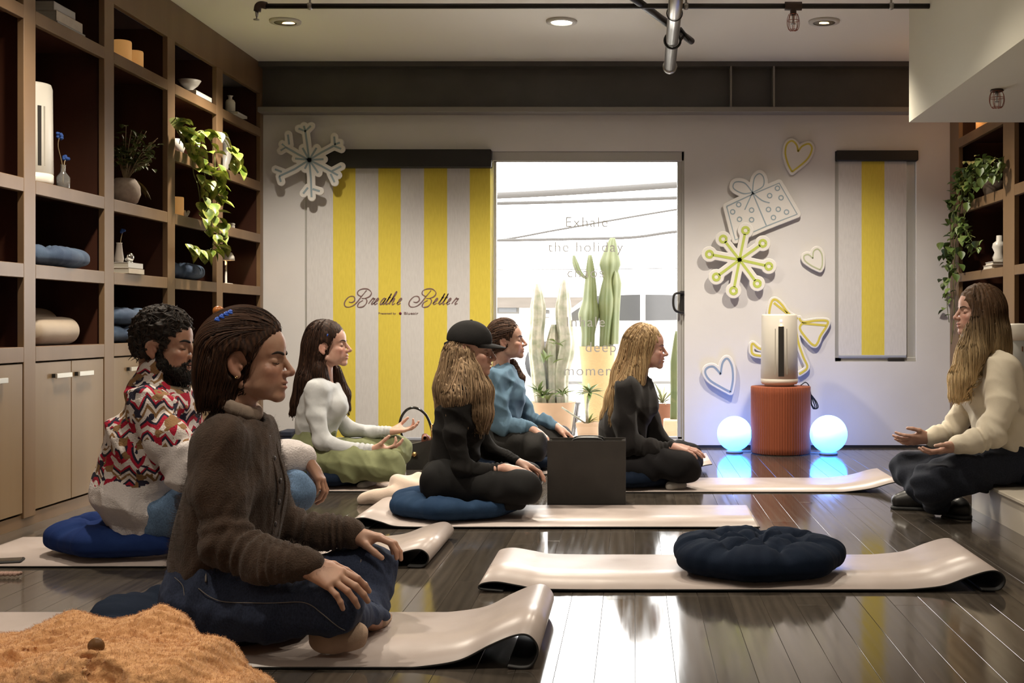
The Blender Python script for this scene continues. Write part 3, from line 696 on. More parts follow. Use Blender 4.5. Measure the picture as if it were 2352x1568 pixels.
MB().tube([p+Vector((.018*math.cos(a)*1.0, .025*math.sin(2*a), .022+.015*math.sin(3*a))) for a in np.linspace(0, 2*math.pi, 40)], .009, 8).build('knot', CERW, t)
p = shelf_pt(531, 1.54, .04); t = thing('trinket_box', p, 'tiny white lidded box at the end of the left bookcase', 'box')
MB().box(p-Vector((.02, .02, 0)), p+Vector((.02, .02, .022)), bev=.003).build('box_body', CERW, t); MB().box(p+Vector((-.021, -.021, .023)), p+Vector((.021, .021, .036)), bev=.003).build('lid', CERW, t)
p = shelf_pt(282, 1.163, .06)
book((p.x, p.y, 1.163), .15, .2, .03, PAPER, 'book', 'cream book, lower of two under the bud vase'); book((p.x, p.y, 1.193), .14, .19, .03, mat('white_book_cover', (.6, .6, .57), .6), 'book', 'white book, upper of two under the bud vase')
b0 = Vector((p.x, p.y-.045, 1.223)); t = thing('bud_vase', b0, 'slim grey bud vase standing on two books', 'vase')
MB().lathe([(.02, 0), (.024, .02), (.018, .06), (.014, .1), (.016, .105), (.01, .1), (1e-6, .02)], b0, 18).build('vase_body', mat('taupe_ceramic', (.38, .33, .29), .5), t)
f2 = thing('blue_flower', b0+Vector((0, 0, .02)), 'single blue bloom on a thin stem in the slim bud vase', 'flower'); MB().tube(spline([b0+Vector((0, 0, .02)), b0+Vector((0, .02, .12)), b0+Vector((0, .04, .16))], 4), .002, 5).build('stem', STEM, f2)
m = MB()
for i in range(8): m.ball(b0+Vector((random.uniform(-.008, .008), .042+random.uniform(-.008, .008), .168+random.uniform(-.01, .01))), .008, 8)
m.build('bloom', BLUEF, f2)
b1 = Vector((p.x+.02, p.y+.035, 1.223)); t = thing('chrome_sphere', b1, 'small polished chrome ball with ring base on two books', 'ornament')
MB().ball(b1+Vector((0, 0, .033)), .026, 20).build('ball', mat('polished_chrome', (.7, .7, .68), .08, metal=1), t); MB().lathe([(.016, 0), (.02, 0), (.02, .01), (.016, .012)], b1, 20).build('ring_base', mat('polished_chrome', (.7, .7, .68), .08, metal=1), t)
# little dome lamp
p = shelf_pt(519, 1.163, .10); t = thing('dome_lamp', p, 'little white dome lamp glowing in the end bay of the left bookcase', 'lamp')
MB().lathe([(.045, 0), (.045, .008), (.008, .012), (.006, .20), (1e-6, .20)], p, 20).build('stand', CERW, t)
MB().lathe([(.058, .165), (.055, .19), (.04, .218), (1e-6, .232), (1e-6, .228), (.038, .214), (.052, .188), (.055, .165)], p, 24).build('dome_shade', CERW, t)
ld = bpy.data.lights.new('dome_bulb', 'POINT'); ld.energy = 1.6; ld.color = (1, .6, .28); ld.shadow_soft_size = .02; lo = bpy.data.objects.new('dome_bulb', ld); C.objects.link(lo); lo.parent = t; lo.location = (.0, 0, .17)
# tufted cushions -------------------------------------------------------------
NAVY = mat('navy_linen', (.0058, .0100, .021), .9, var=(8, (.008, .0135, .027)), bump=(260, .35, .002), spec=.08)
BLUE = mat('mid_blue_linen', (.016, .036, .078), .9, var=(8, (.022, .045, .09)), bump=(260, .35, .002), spec=.08)
DENIM_C = mat('faded_blue_linen', (.075, .12, .19), .85, var=(7, (.04, .065, .12)), bump=(200, .35, .002), sheen=.04)
ROYAL = mat('royal_blue_linen', (.011, .024, .10), .9, var=(8, (.014, .032, .12)), bump=(260, .35, .002), spec=.08)
def cushion(name, c, R, hgt, m, label, seed=0, tilt=(0, 0, 0), sag=None, cat='cushion', group=None, sx=1, sy=1):
    """round tufted floor cushion, base centre at c; sag=(x,y,r,depth) world press mark"""
    r = np.random.RandomState(seed); nt, nr = 132, 44
    tf = [(0, 0)]+[(.34*math.cos(a), .34*math.sin(a)) for a in np.arange(3)*2.094+r.uniform(0, 2)]+[(.70*math.cos(a), .70*math.sin(a)) for a in np.arange(8)*math.pi/4+r.uniform(0, .7)]
    th = np.linspace(0, 2*np.pi, nt, endpoint=False)[None, :]; u = np.linspace(0, 1, nr)[:, None]
    ph = u*math.pi                                                # from top pole to bottom pole
    e = .62; rr = np.sign(np.sin(ph))*np.abs(np.sin(ph))**e*np.ones_like(th); zz = np.cos(ph); zz = np.sign(zz)*np.abs(zz)**.8*np.ones_like(th)
    X = rr*np.cos(th); Y = rr*np.sin(th)
    dent = np.zeros_like(X); ring = [(.54*math.cos(a), .54*math.sin(a)) for a in np.arange(7)*2*math.pi/7+r.uniform(0, .9)]; tf = [(0, 0)]+ring; CD = np.full(X.shape, 9.0)
    for i in range(7):
        (ax_, ay_), (bx_, by_) = ring[i], ring[(i+1) % 7]
        for (p0, p1) in (((ax_, ay_), (bx_, by_)), ((0, 0), (ax_, ay_)), ((ax_, ay_), (ax_*1.8, ay_*1.8))):
            dx_, dy_ = p1[0]-p0[0], p1[1]-p0[1]; t_ = np.clip(((X-p0[0])*dx_+(Y-p0[1])*dy_)/(dx_*dx_+dy_*dy_), 0, 1); CD = np.minimum(CD, np.hypot(X-p0[0]-t_*dx_, Y-p0[1]-t_*dy_))
    dent += np.exp(-(CD/.085)**2)*.30
    for i, (tx, ty) in enumerate(tf):
        d = np.hypot(X-tx, Y-ty); a = np.arctan2(Y-ty, X-tx)
        dent += np.exp(-(d/.09)**2)*.42+np.exp(-(d/.2)**2)*(.07+.09*np.cos(a*9+i)+.05*np.cos(a*17))
    edge = np.exp(-((rr-.86)/.16)**2); wr = edge*(.035*np.sin(th*23+2*np.sin(th*5))+.03*np.sin(th*37+seed)+.02*np.sin(th*61))
    swell = .16*np.cos((th-math.atan2(ring[0][1], ring[0][0]))*7+math.pi)*np.exp(-((rr-.95)/.2)**2)
    k = 1+swell*.25+wr*.35
    Z = np.where(zz > 0, zz*(1-dent)+wr*.5, zz*.85)
    P = np.stack([X*R*k*sx, Y*R*k*sy, hgt/2+Z*hgt/2*np.where(zz > 0, 1, 1)], -1)
    P[..., 2] = np.maximum(P[..., 2]-hgt*.075, 0)
    V = P.reshape(-1, 3)
    if sag is not None:
        for sxx, syy, sr, sd in sag:
            w = np.exp(-(np.hypot(V[:, 0]+c[0]-sxx, V[:, 1]+c[1]-syy)/sr)**4); V[:, 2] = np.minimum(V[:, 2], V[:, 2]*(1-w)+w*sd)
    Mx = Matrix.Rotation(tilt[0], 3, 'X') @ Matrix.Rotation(tilt[1], 3, 'Y') @ Matrix.Rotation(tilt[2], 3, 'Z')
    V = V @ np.array(Mx).T
    V[:, 2] -= V[:, 2].min(); V += np.array(c)
    i = np.arange(nr-1)[:, None]*nt; j = np.arange(nt)[None, :]; jn = (np.arange(nt)+1)[None, :] % nt
    Q = np.stack([i+j, i+nt+j, i+nt+jn, i+jn], -1).reshape(-1, 4)
    t = thing(name, c, label, cat, group); np_obj('cover', V, Q, m, t)
    bt = MB()
    for (tx, ty) in tf:
        q = Mx @ Vector((tx*R*sx, ty*R*sy, hgt*.60)); 
        if sag is None: bt.ball(Vector(c)+q-Vector((0, 0, hgt*.12)), .009, 8, sc=(1, 1, .5))
    if sag is None: bt.build('tuft_buttons', m, t)
    return t
p = Vector((XL-.15, 5.72, 1.163)); cushion('floor_cushion', p, .34, .12, DENIM_C, 'faded blue cushion lying flat on the shelf below the glass bottle', 3, sx=.5, sy=.95, group='cushions stored on the shelves')
p = Vector((XL-.13, 7.33, 1.163)); cushion('floor_cushion', p, .30, .12, DENIM_C, 'small faded blue cushion on the shelf under the pothos vine', 5, sx=.5, sy=.9, group='cushions stored on the shelves')
p = Vector((XL-.16, 4.90, .795)); cushion('floor_cushion', p, .36, .14, ROYAL, 'blue cushion on the cabinet top at the left edge', 6, sx=.5, sy=.9, group='cushions stored on the shelves')
p = Vector((XL-.16, 6.53, .795)); cushion('floor_cushion', p, .34, .11, DENIM_C, 'lower of two blue cushions stacked behind the bearded man', 7, sx=.5, sy=.95, group='cushions stored on the shelves')
p = Vector((XL-.16, 6.53, .89)); cushion('floor_cushion', p, .34, .11, DENIM_C, 'upper of two blue cushions stacked behind the bearded man', 8, sx=.5, sy=.95, group='cushions stored on the shelves')
BOL = mat('beige_bolster_fabric', (.50, .40, .30), .6, var=(6, (.45, .36, .27)), bump=(200, .1, .002))
for i, (px, sb, z0, L, lab) in enumerate(((112, .12, .795, .42, 'thick beige bolster lying in front on the cabinet shelf'), (70, .29, .80, .30, 'rolled beige bolster standing behind the thick one on the shelf'))):
    p = shelf_pt(px, z0, sb); t = thing('bolster', p, lab, 'bolster'); r = .068 if i == 0 else .088
    MB().lathe([(1e-6, -L/2), (r*.7, -L/2+.002), (r*.95, -L/2+.03), (r, -L/2+.08), (r, L/2-.08), (r*.95, L/2-.03), (r*.7, L/2-.002), (1e-6, L/2)], p+Vector((0, 0, r)), 28, axis='y').build('cover', BOL, t)
    MB().tube([p+Vector((r*.7*math.cos(a), L/2-.002, r+r*.7*math.sin(a))) for a in np.linspace(0, 2*math.pi, 25)], .003, 5).build('piping', BOL, t)
# ------------------------------------------------------------------ right bookcase contents
random.seed(21)
def rp(px, z, sb): x = XQ+sb; return Vector((x, F*x/(px-CX), z))
p = rp(2262, 1.734, .08); t = thing('trailing_plant', p, 'dark green trailing plant spilling down the right bookcase', 'plant')
MB().lathe([(.05, 0), (.07, .06), (.075, .12), (.07, .12), (1e-6, .11)], p+Vector((.06, 0, 0)), 20).build('pot', STONE, t)
me = leaf_mesh('leaf', .042, .055, True, .2, LEAFV); vine = MB(); vps = []
for v in ([(2270, 400), (2230, 390), (2205, 420), (2190, 500), (2190, 580), (2200, 640)], [(2270, 390), (2240, 380), (2215, 400), (2205, 480), (2195, 560), (2190, 660), (2192, 720), (2185, 790)], [(2290, 400), (2260, 370), (2220, 420), (2215, 500), (2230, 550), (2245, 565)], [(2290, 390), (2295, 375), (2302, 390)], [(2280, 385), (2250, 375), (2200, 440), (2185, 540), (2180, 620), (2175, 690), (2180, 740)], [(2300, 400), (2280, 370), (2250, 380), (2240, 430), (2210, 520), (2240, 545)]):
    pth = [at(x, y, F*(XQ-.03-.03*random.random())/(x-CX)) for x, y in spline(v, 7)]; vine.tube(pth, .0025, 4); vps += [(q, q.z) for q in pth]
vine.build('vine', mat('vine_stem', (.16, .18, .05), .6), t)
for i in range(290):
    q, z = random.choice(vps)
    if z < 1.2 and random.random() < .75: continue
    leaf(t, me, q+Vector((random.uniform(-.05, .03), random.uniform(-.08, .08), random.uniform(-.04, .04))), (random.uniform(-.9, .2), random.uniform(-.9, .7), random.uniform(-1.0, .2)), s=random.uniform(.7, 1.4))
p = rp(2292, 1.25, .07); book((p.x, p.y, 1.25), .14, .19, .025, PAPER, 'book', 'cream book, lower one under the white figure on the right bookcase'); book((p.x, p.y-.02, 1.275), .13, .16, .02, mat('white_book_cover', (.6, .6, .57), .6), 'book', 'white book, upper one under the white figure on the right bookcase')
b0 = Vector((p.x, p.y-.03, 1.295)); t = thing('figurine', b0, 'white rounded ceramic figure on books in the right bookcase', 'ornament')
MB().lathe([(.035, 0), (.045, .03), (.03, .06), (.045, .095), (.04, .12), (.02, .135), (.018, .17), (1e-6, .172)], b0, 22).build('figure_body', CERW, t)
p = rp(2257, 2.20, .06); candle(p, .045, .13, 'glowing candle on the upper right bookcase below the soffit')
ld = bpy.data.lights.new('candle_glow', 'POINT'); ld.energy = .8; ld.color = (1, .5, .2); ld.shadow_soft_size = .03; lo = bpy.data.objects.new('candle_glow', ld); C.objects.link(lo); lo.location = p+Vector((-.08, -.05, .08)); lo.location.z = 2.36
p = at(2340, 900, 6.3); t = thing('canister_speaker', (p.x, 6.3, .795), 'white-topped grey cylindrical speaker behind the instructor', 'speaker'); c0 = Vector((p.x, 6.3, .55))
MB().lathe([(.075, 0), (.08, .01), (.08, .26), (1e-6, .26)], c0, 36).build('fabric_body', FAB, t)
MB().lathe([(.081, .26), (.081, .34), (.076, .347), (1e-6, .349)], c0, 36).build('cap', PLAST, t)
MB().box((c0.x-.01, c0.y-.083, c0.z+.205), (c0.x-.004, c0.y-.078, c0.z+.23), bev=.001).build('leather_tab', mat('brown_leather_tab', (.15, .06, .03), .6), t)
tb = thing('side_table', (c0.x, 6.3, 0), 'small orange-brown wooden side table behind the instructor', 'table'); OAK = mat('orange_oak', (.42, .20, .07), .45, var=(6, (.36, .16, .05)), stretch=(1, .2, 1))
MB().lathe([(.17, 0), (.175, .01), (.17, .025), (1e-6, .025)], (c0.x, 6.3, .525), 36).build('tabletop', OAK, tb)
for a in (.6, 2.7, 4.8): MB().tube([(c0.x+.12*math.cos(a), 6.3+.12*math.sin(a), .525), (c0.x+.16*math.cos(a), 6.3+.16*math.sin(a), 0)], [.016, .011], 10).build('leg', OAK, tb)
# ------------------------------------------------------------------ yoga mats
MATP = mat('dusty_pink_mat', (.47, .395, .365), .34, var=(5, (.44, .37, .34)), bump=(300, .12, .0015), rvar=(6, .28, .42)); MATB = mat('black_mat_underside', (.012, .011, .011), .55)
def loop_end(kind, sgn, x_end, h):
    """profile points (x,z) of a curled end, walking from the flat part outwards"""
    if kind == 'flat': return [(x_end, 0)]
    if kind == 'fold':      # long low loop turned under
        return [(x_end-sgn*.20, .003), (x_end-sgn*.13, h*.55), (x_end-sgn*.06, h), (x_end-sgn*.015, h*.85), (x_end, h*.45), (x_end-sgn*.02, .006), (x_end-sgn*.08, .0)]
    if kind == 'roll':      # rises and rolls over a bigger loop
        return [(x_end-sgn*.30, .002), (x_end-sgn*.2, h*.22), (x_end-sgn*.12, h*.68), (x_end-sgn*.06, h*.97), (x_end-sgn*.025, h), (x_end-sgn*.003, h*.75), (x_end, h*.45), (x_end-sgn*.015, h*.12), (x_end-sgn*.04, .004), (x_end-sgn*.075, h*.10)]
    if kind == 'lift': return [(x_end-sgn*.28, .002), (x_end-sgn*.15, h*.35), (x_end-sgn*.05, h*.85), (x_end, h)]
def yoga_mat(x0, x1, y0, y1, k0, k1, h0, h1, label, skew=0.0):
    E0 = loop_end(k0, -1, x0, h0); E1 = loop_end(k1, 1, x1, h1)
    if k0 != 'flat': E0 = [(x0+.42, 0), (x0+.36, 0)]+E0
    if k1 != 'flat': E1 = [(x1-.42, 0), (x1-.36, 0)]+E1
    fa, fb = max(p[0] for p in E0)+.15, min(p[0] for p in E1)-.15; nf = max(2, int((fb-fa)/.2))
    prof = list(reversed(E0))+[(fa+(fb-fa)*i/nf, 0) for i in range(nf+1)]+E1; prof = [np.array(p) for p in spline([(x, z, 0) for x, z in prof], 7)]
    th = .0055; k = len(prof); P2 = np.array([p[:2] for p in prof]); T = np.gradient(P2, axis=0); T /= np.linalg.norm(T, axis=1, keepdims=True)+1e-9; N = np.stack([-T[:, 1], T[:, 0]], 1)
    lo = P2.copy(); hi = P2+N*th; off = .001-min(lo[:, 1].min(), hi[:, 1].min()); lo[:, 1] += off; hi[:, 1] += off
    m = MB(); vs = []
    for i in range(k):
        e = skew*(P2[i, 0]-x0)
        for (q, y) in ((hi[i], y0), (hi[i], y1), (lo[i], y1), (lo[i], y0)): vs.append((q[0], y+e, q[1]))
    fs = []; mi = []
    n0 = len(m.v)
    for i in range(k-1):
        a, b = i*4, (i+1)*4
        for j, mm in ((0, 0), (1, 1), (2, 1), (3, 1)):
            jn = (j+1) % 4; m.add([], [], 0); fs.append(((a+j, b+j, b+jn, a+jn), mm))
    m.v = vs
    for f, mm in fs: m.f.append(list(f)); m.m.append(mm); m.sm.append(mm == 0 or True)
    m.f += [[0, 1, 2, 3], [(k-1)*4+3, (k-1)*4+2, (k-1)*4+1, (k-1)*4]]; m.m += [1, 1]; m.sm += [False, False]
    o = m.build('yoga_mat', [MATP, MATB], label=label, cat='yoga mat', group='pink yoga mats on the floor')
    return o
def fx(px, Y): return (px-CX)*Y/F
m1 = yoga_mat(-2.0, fx(1232, 3.11), 3.11, 3.70, 'flat', 'roll', .01, .085, 'pink yoga mat nearest the camera under the woman in the brown cardigan')
m2 = yoga_mat(-2.55, fx(982, 4.40), 4.40, 5.0, 'flat', 'roll', .01, .062, 'pink yoga mat under the bearded man with a curled right end')
m3 = yoga_mat(fx(1101, 4.0), fx(2306, 4.0), 4.0, 4.6, 'fold', 'roll', .026, .062, 'pink yoga mat holding only the empty dark cushion')
m4 = yoga_mat(fx(806, 5.23), fx(1746, 5.23), 5.23, 5.85, 'fold', 'flat', .04, .01, 'pink yoga mat under the woman in the black cap')
m5 = yoga_mat(fx(560, 6.38), fx(1002, 6.38), 6.38, 6.98, 'flat', 'flat', .01, .01, 'pink yoga mat under the woman in green trousers')
m6 = yoga_mat(fx(1300, 6.35), fx(2066, 6.35), 6.35, 6.93, 'flat', 'lift', .01, .055, 'pink yoga mat under the long-haired blonde woman')
m7 = yoga_mat(fx(1000, 7.1), fx(1622, 7.7), 7.1, 7.7, 'flat', 'lift', .01, .06, 'pink yoga mat farthest back by the glass door')
lg = text_obj('alo', .055, Vector((fx(1150, 4.32), 4.30, .0315)), Matrix.Rotation(math.pi/2, 3, 'Z').to_quaternion(), mat('grey_mat_print', (.25, .22, .2), .6), 'logo', m3, ext=.0003)
# cushions under people and the empty one
c3 = on_z(1751, 1318, .03)
cushion('floor_cushion', (c3.x, 4.30, .007), .305, .155, NAVY, 'empty tufted dark navy cushion on the mat in the right foreground', 2)
cushion('floor_cushion', (fx(470, 3.42), 3.47, .007), .33, .13, NAVY, 'dark navy cushion under the woman in the brown cardigan', 4, sag=[(fx(520, 3.4), 3.38, .30, .045)])
cushion('floor_cushion', (fx(318, 4.75), 4.74, .007), .325, .155, ROYAL, 'royal blue cushion under the bearded man', 9, sag=[(fx(395, 4.7), 4.72, .21, .07)])
cushion('floor_cushion', (fx(1051, 5.6), 5.58, .007), .31, .145, BLUE, 'blue cushion under the woman in the black cap', 10, sag=[(fx(1100, 5.6), 5.58, .21, .075)])
cushion('floor_cushion', (fx(745, 6.72), 6.70, .007), .32, .13, NAVY, 'dark cushion under the woman in green trousers', 12, sag=[(fx(760, 6.7), 6.70, .26, .06)])
cushion('floor_cushion', (fx(1445, 6.66), 6.66, .007), .31, .13, NAVY, 'dark cushion under the blonde woman in black', 13, sag=[(fx(1470, 6.66), 6.66, .22, .06)])
cushion('floor_cushion', (fx(1170, 7.4), 7.42, .007), .31, .12, NAVY, 'cushion under the woman in the denim shirt', 14, sag=[(fx(1180, 7.4), 7.42, .25, .055)])
# platform and the instructor's cushion
PLATM = mat('white_step_paint', (.62, .56, .47), .45, bump=(80, .05, .002))
pf = thing('platform', (2.2, 3.5, 0), 'low white platform step at the right edge of the floor', 'platform')
MB().box((1.65, .5, 0), (2.74, 5.84, .135)).build('riser', PLATM, pf); MB().box((1.637, .5, .135), (2.74, 5.85, .15), bev=.002).build('top_board', PLATM, pf)
cushion('floor_cushion', (1.98, 5.62, .15), .28, .11, NAVY, 'dark cushion on the platform under the instructor', 15, sag=[(1.86, 5.6, .2, .06)])
# ------------------------------------------------------------------ purifier on its pleated drum, glowing globes
RUSTO = mat('burnt_orange_felt', (.27, .055, .012), .8, var=(30, (.23, .045, .01)), stretch=(1, 1, .05), sheen=.2)
dc = on_z(1793, 1044, 0); dc.y = 8.30; dc.x = fx(1793, 8.30)
st = thing('pleated_stool', (dc.x, 8.30, 0), 'burnt-orange pleated drum stool against the back wall', 'stool')
R0 = 68.5*8.2/F; hs = H-(888-CY)*8.2/F
prof = [(R0*.97, .004), (R0*1.0, .012), (R0*1.0, .05), (R0, hs*.5), (R0*1.0, hs-.05), (R0*1.0, hs-.006), (R0*.98, hs), (1e-6, hs)]
MB().lathe(prof, (dc.x, 8.30, 0), 288, rip=.012, rn=72).build('pleated_body', RUSTO, st)
MB().lathe([(R0*.97, 0), (R0*.97, .006), (1e-6, .006)], (dc.x, 8.30, 0), 48).build('base_disc', BLACK, st)
pc = Vector((fx(1790, 8.28), 8.28, hs)); r1, r2, hh = 43*8.2/F, 41*8.2/F, (888-721)*8.2/F
ap = thing('air_purifier', pc, 'white cylindrical air purifier standing on the orange stool', 'air purifier')
MB().lathe([(r1*.78, 0), (r1*.8, .014), (r1*.93, .016), (r1, .03), (r1, .05), (r1*.985, .052), (r1*.985, .056), (r1, .058), (r2*1.02, hh*.6), (r2, hh-.012), (r2*.97, hh-.003), (r2*.9, hh), (r2*.86, hh-.006), (1e-6, hh-.006)], pc, 56).build('housing', PLAST, ap)
def strip(z0, z1, ang, w, r, m, name, out=.003):
    q = MB(); P = []
    for z in np.linspace(z0, z1, 6):
        r = float(np.interp(z, [.058, hh*.6, hh-.012], [r1, r2*1.02, r2]))
        P.append([(pc.x+(r+out)*math.sin(ang+a), pc.y-(r+out)*math.cos(ang+a), pc.z+z) for a in np.linspace(-w/2, w/2, 5)])
    P2 = [[(x+(pc.x-x)*.08, y+(pc.y-y)*.08, z) for x, y, z in row] for row in P]
    q.grid(P); q.grid([r_[::-1] for r_ in P2]); 
    for A, B in ((P[0], P2[0]), (P[-1][::-1], P2[-1][::-1])): q.grid([A, B])
    for j, fl_ in ((0, 1), (-1, 0)):
        A = [r_[j] for r_ in P]; B = [r_[j] for r_ in P2]; q.grid([A, B] if fl_ else [B, A])
    return q.build(name, m, ap)
strip(.072, hh-.085, -.02, .30, r2*1.005, DARKV, 'display_slot')
for a in (-.34, .30): strip(.085, hh-.10, a, .05, r2*1.008, mat('warm_grey_groove', (.35, .32, .27), .5), 'groove', .0005)
strip(hh-.082, hh-.072, -.02, .08, r2*1.005, mat('orange_led', (1, .4, .1), .5, emit=((1, .45, .15), 8)), 'indicator_light', .006)
strip(hh-.05, hh-.04, -.02, .05, r2*1.005, mat('blue_led', (.2, .3, 1), .5, emit=((.35, .45, 1), 4)), 'indicator_light', .004)
cord = thing('power_cord', (fx(1862, 8.35), 8.35, hs), 'black power cord looped behind the orange stool', 'cord')
q0 = Vector((fx(1852, 8.3), 8.42, hs+.002))
MB().tube(spline([Vector((fx(1838, 8.4), 8.36, hs+.004)), at(1840, 884, 8.44), at(1850, 878, 8.47), at(1858, 886, 8.52), at(1863, 910, 8.54), at(1864, 932, 8.54)], 6), .004, 6).build('lead', BLACK, cord)
for dx in (0, 3, -4): MB().tube(spline([at(1862, 905, 8.53), at(1872+dx, 922, 8.53), at(1876+dx, 935, 8.53), at(1870+dx*.5, 938, 8.53), at(1863, 925, 8.53), at(1862, 905, 8.53)], 6), .004, 6).build('coil', BLACK, cord)
def orb_mat():
    m = bpy.data.materials.new('glowing_blue_globe'); m.use_nodes = True; N = m.node_tree.nodes; L = m.node_tree.links; b = N['Principled BSDF']
    b.inputs['Base Color'].default_value = (.7, .8, .9, 1); b.inputs['Roughness'].default_value = .35
    tc = N.new('ShaderNodeTexCoord'); sx = N.new('ShaderNodeSeparateXYZ'); cr_ = N.new('ShaderNodeValToRGB'); L.new(tc.outputs['Object'], sx.inputs[0])
    mr = N.new('ShaderNodeMapRange'); mr.inputs['From Min'].default_value = .0; mr.inputs['From Max'].default_value = .25; L.new(sx.outputs['Z'], mr.inputs['Value']); L.new(mr.outputs[0], cr_.inputs[0])
    cr_.color_ramp.elements[0].color = (.03, .21, 1.0, 1); cr_.color_ramp.elements[1].color = (.10, .28, 1.0, 1)
    e = cr_.color_ramp.elements.new(.45); e.color = (.055, .24, 1.0, 1)
    L.new(cr_.outputs[0], b.inputs['Emission Color']); b.inputs['Emission Strength'].default_value = 4.0
    return m
ORB = orb_mat()
for (px, py, rp_, Y, lab) in ((1687, 1000, 40, 8.33, 'glowing pale blue globe lamp left of the orange stool'), (1903, 1005, 43, 8.22, 'glowing blue globe lamp right of the orange stool')):
    r = rp_*Y/F; c = Vector((fx(px, Y), Y, r+.012)); t = thing('globe_lamp', (c.x, Y, 0), lab, 'lamp', 'glowing globe lamps')
    MB().ball(c, r, 40).build('globe', ORB, t)
    MB().lathe([(r*.45, 0), (r*.5, .004), (r*.45, .016), (1e-6, .016)], (c.x, Y, 0), 24).build('base', mat('white_plastic_base', (.6, .6, .62), .5), t)
    MB().tube(spline([Vector((c.x+.03, Y+.03, .006)), Vector((fx(px, Y)+(.12 if px < 1800 else -.12), Y+.06, .005)), Vector((dc.x, 8.55, .005))], 6), .003, 5).build('power_lead', mat('white_cable', (.5, .5, .5), .5), t)
    continue
    ld = bpy.data.lights.new('globe_light', 'POINT'); ld.energy = ORB_W; ld.color = (.20, .42, 1.0); ld.shadow_soft_size = r; lo = bpy.data.objects.new('globe_light', ld); C.objects.link(lo); lo.parent = t; lo.location = (0, 0, 2*r+.06) if False else (0, -r*0, c.z)
    t.children[0].visible_shadow = True
# ------------------------------------------------------------------ bags and small floor things
KRAFT = mat('matte_black_paper', (.020, .016, .013), .75, var=(12, (.026, .021, .017)), bump=(40, .1, .003))
by = 5.93; x0, x1 = fx(1257, by), fx(1437, by); xb = fx(1240, by+.14); zt_ = H-(1012-CY)*by/F
bg = thing('paper_bag', ((x0+x1)/2, by+.08, 0), 'large black paper shopping bag standing on the floor', 'bag')
dy = .13
MB().box((x0, by, .001), (x1, by+.0025, zt_), bev=.0008).build('front_panel', KRAFT, bg); MB().box((x0, by+dy, .001), (x1, by+dy+.0025, zt_+.004), bev=.0008).build('back_panel', KRAFT, bg)
for xx, nm in ((x0, 'gusset'), (x1, 'gusset')):
    sg = .02 if xx == x0 else -.02
    P = [[(xx, by, z), (xx+sg*(z/zt_), by+dy/2, z), (xx, by+dy, z)] for z in np.linspace(.001, zt_, 6)]; MB().grid(P, smooth=False).build(nm, mat('grey_bag_side', (.10, .095, .085), .7), bg)
MB().box((x0, by, .0), (x1, by+dy, .004)).build('base', KRAFT, bg)
for yy in (by+.006, by+dy-.006):
    MB().tube(spline([(x0+.12, yy, zt_-.03), (x0+.13, yy+.004, zt_+.006), (x0+.2, yy+.012, zt_+.012), (x0+.27, yy+.004, zt_+.006), (x0+.28, yy, zt_-.03)], 6), .003, 6).build('handle', BLACK, bg)
LEATH = mat('black_leather', (.014, .012, .011), .35, bump=(90, .2, .002)); BRASS = mat('brass_clasp', (.65, .42, .18), .25, metal=.9)
hy = 7.35; ha = fx(932, hy); hb = fx(998, hy); hz = H-(1022-CY)*hy/F
hb_ = thing('handbag', ((ha+hb)/2, hy+.06, 0), 'black leather handbag with arched handle behind the cap wearer', 'bag')
MB().add([(ha, hy, .0), (hb-.01, hy, .0), (hb-.01, hy+.13, .0), (ha, hy+.13, .0), (ha+.012, hy+.03, hz), (hb-.02, hy+.03, hz+.03), (hb-.02, hy+.1, hz+.03), (ha+.012, hy+.1, hz)], [(3, 2, 1, 0), (4, 5, 6, 7), (0, 1, 5, 4), (1, 2, 6, 5), (2, 3, 7, 6), (3, 0, 4, 7)]).build('bag_body', LEATH, hb_)
pth = spline([at(930, 1020, hy+.05), at(918, 975, hy+.05), at(930, 945, hy+.05), at(952, 936, hy+.05), at(976, 950, hy+.05), at(990, 980, hy+.05), at(996, 1018, hy+.05)], 7)
MB().tube(pth, .008, 10).build('handle', mat('glossy_black_handle', (.02, .018, .018), .12), hb_)
MB().ball(at(952, 1043, hy), .016, 12).tube([at(940, 1046, hy), at(956, 1043, hy)], .008, 8).build('clasp', BRASS, hb_)
MB().tube([at(992, 975, hy+.04), at(993, 1022, hy+.04)], .008, 8).ball(at(993, 976, hy+.04), .009, 10).ball(at(994, 1017, hy+.04), .009, 10).build('handle_ring', BRASS, hb_)
sc_ = SDF(); s0 = at(975, 1022, hy+.06)
sc_.cone(at(968, 1022, hy+.05), at(978, 1006, hy+.05), .018, .02).cone(at(978, 1006, hy+.05), at(988, 1014, hy+.05), .02, .015)
V, Q = sc_.mesh(.006, disp=folds(3, .012, 160)); np_obj('silk_scarf', V, Q, mat('rust_print_silk', (.40, .16, .09), .4, var=(60, (.12, .05, .06))), label=None) if False else tag(np_obj('silk_scarf', V, Q, mat('rust_print_silk', (.40, .16, .09), .4, var=(60, (.12, .05, .06)))), 'rust-patterned silk scarf knotted on the black handbag', 'scarf')
nb = thing('storage_box', (fx(662, 8.5), 8.5, 0), 'dark navy box standing against the wall left of the shade', 'box')
MB().box((fx(648, 8.5), 8.42, 0), (fx(677, 8.5), 8.62, H-(990-CY)*8.5/F), bev=.006).build('box_body', mat('navy_card', (.016, .022, .045), .7), nb); MB().box((fx(647, 8.5), 8.415, H-(990-CY)*8.5/F-.03), (fx(678, 8.5), 8.625, H-(988-CY)*8.5/F), bev=.006).build('lid', mat('navy_card', (.016, .022, .045), .7), nb)
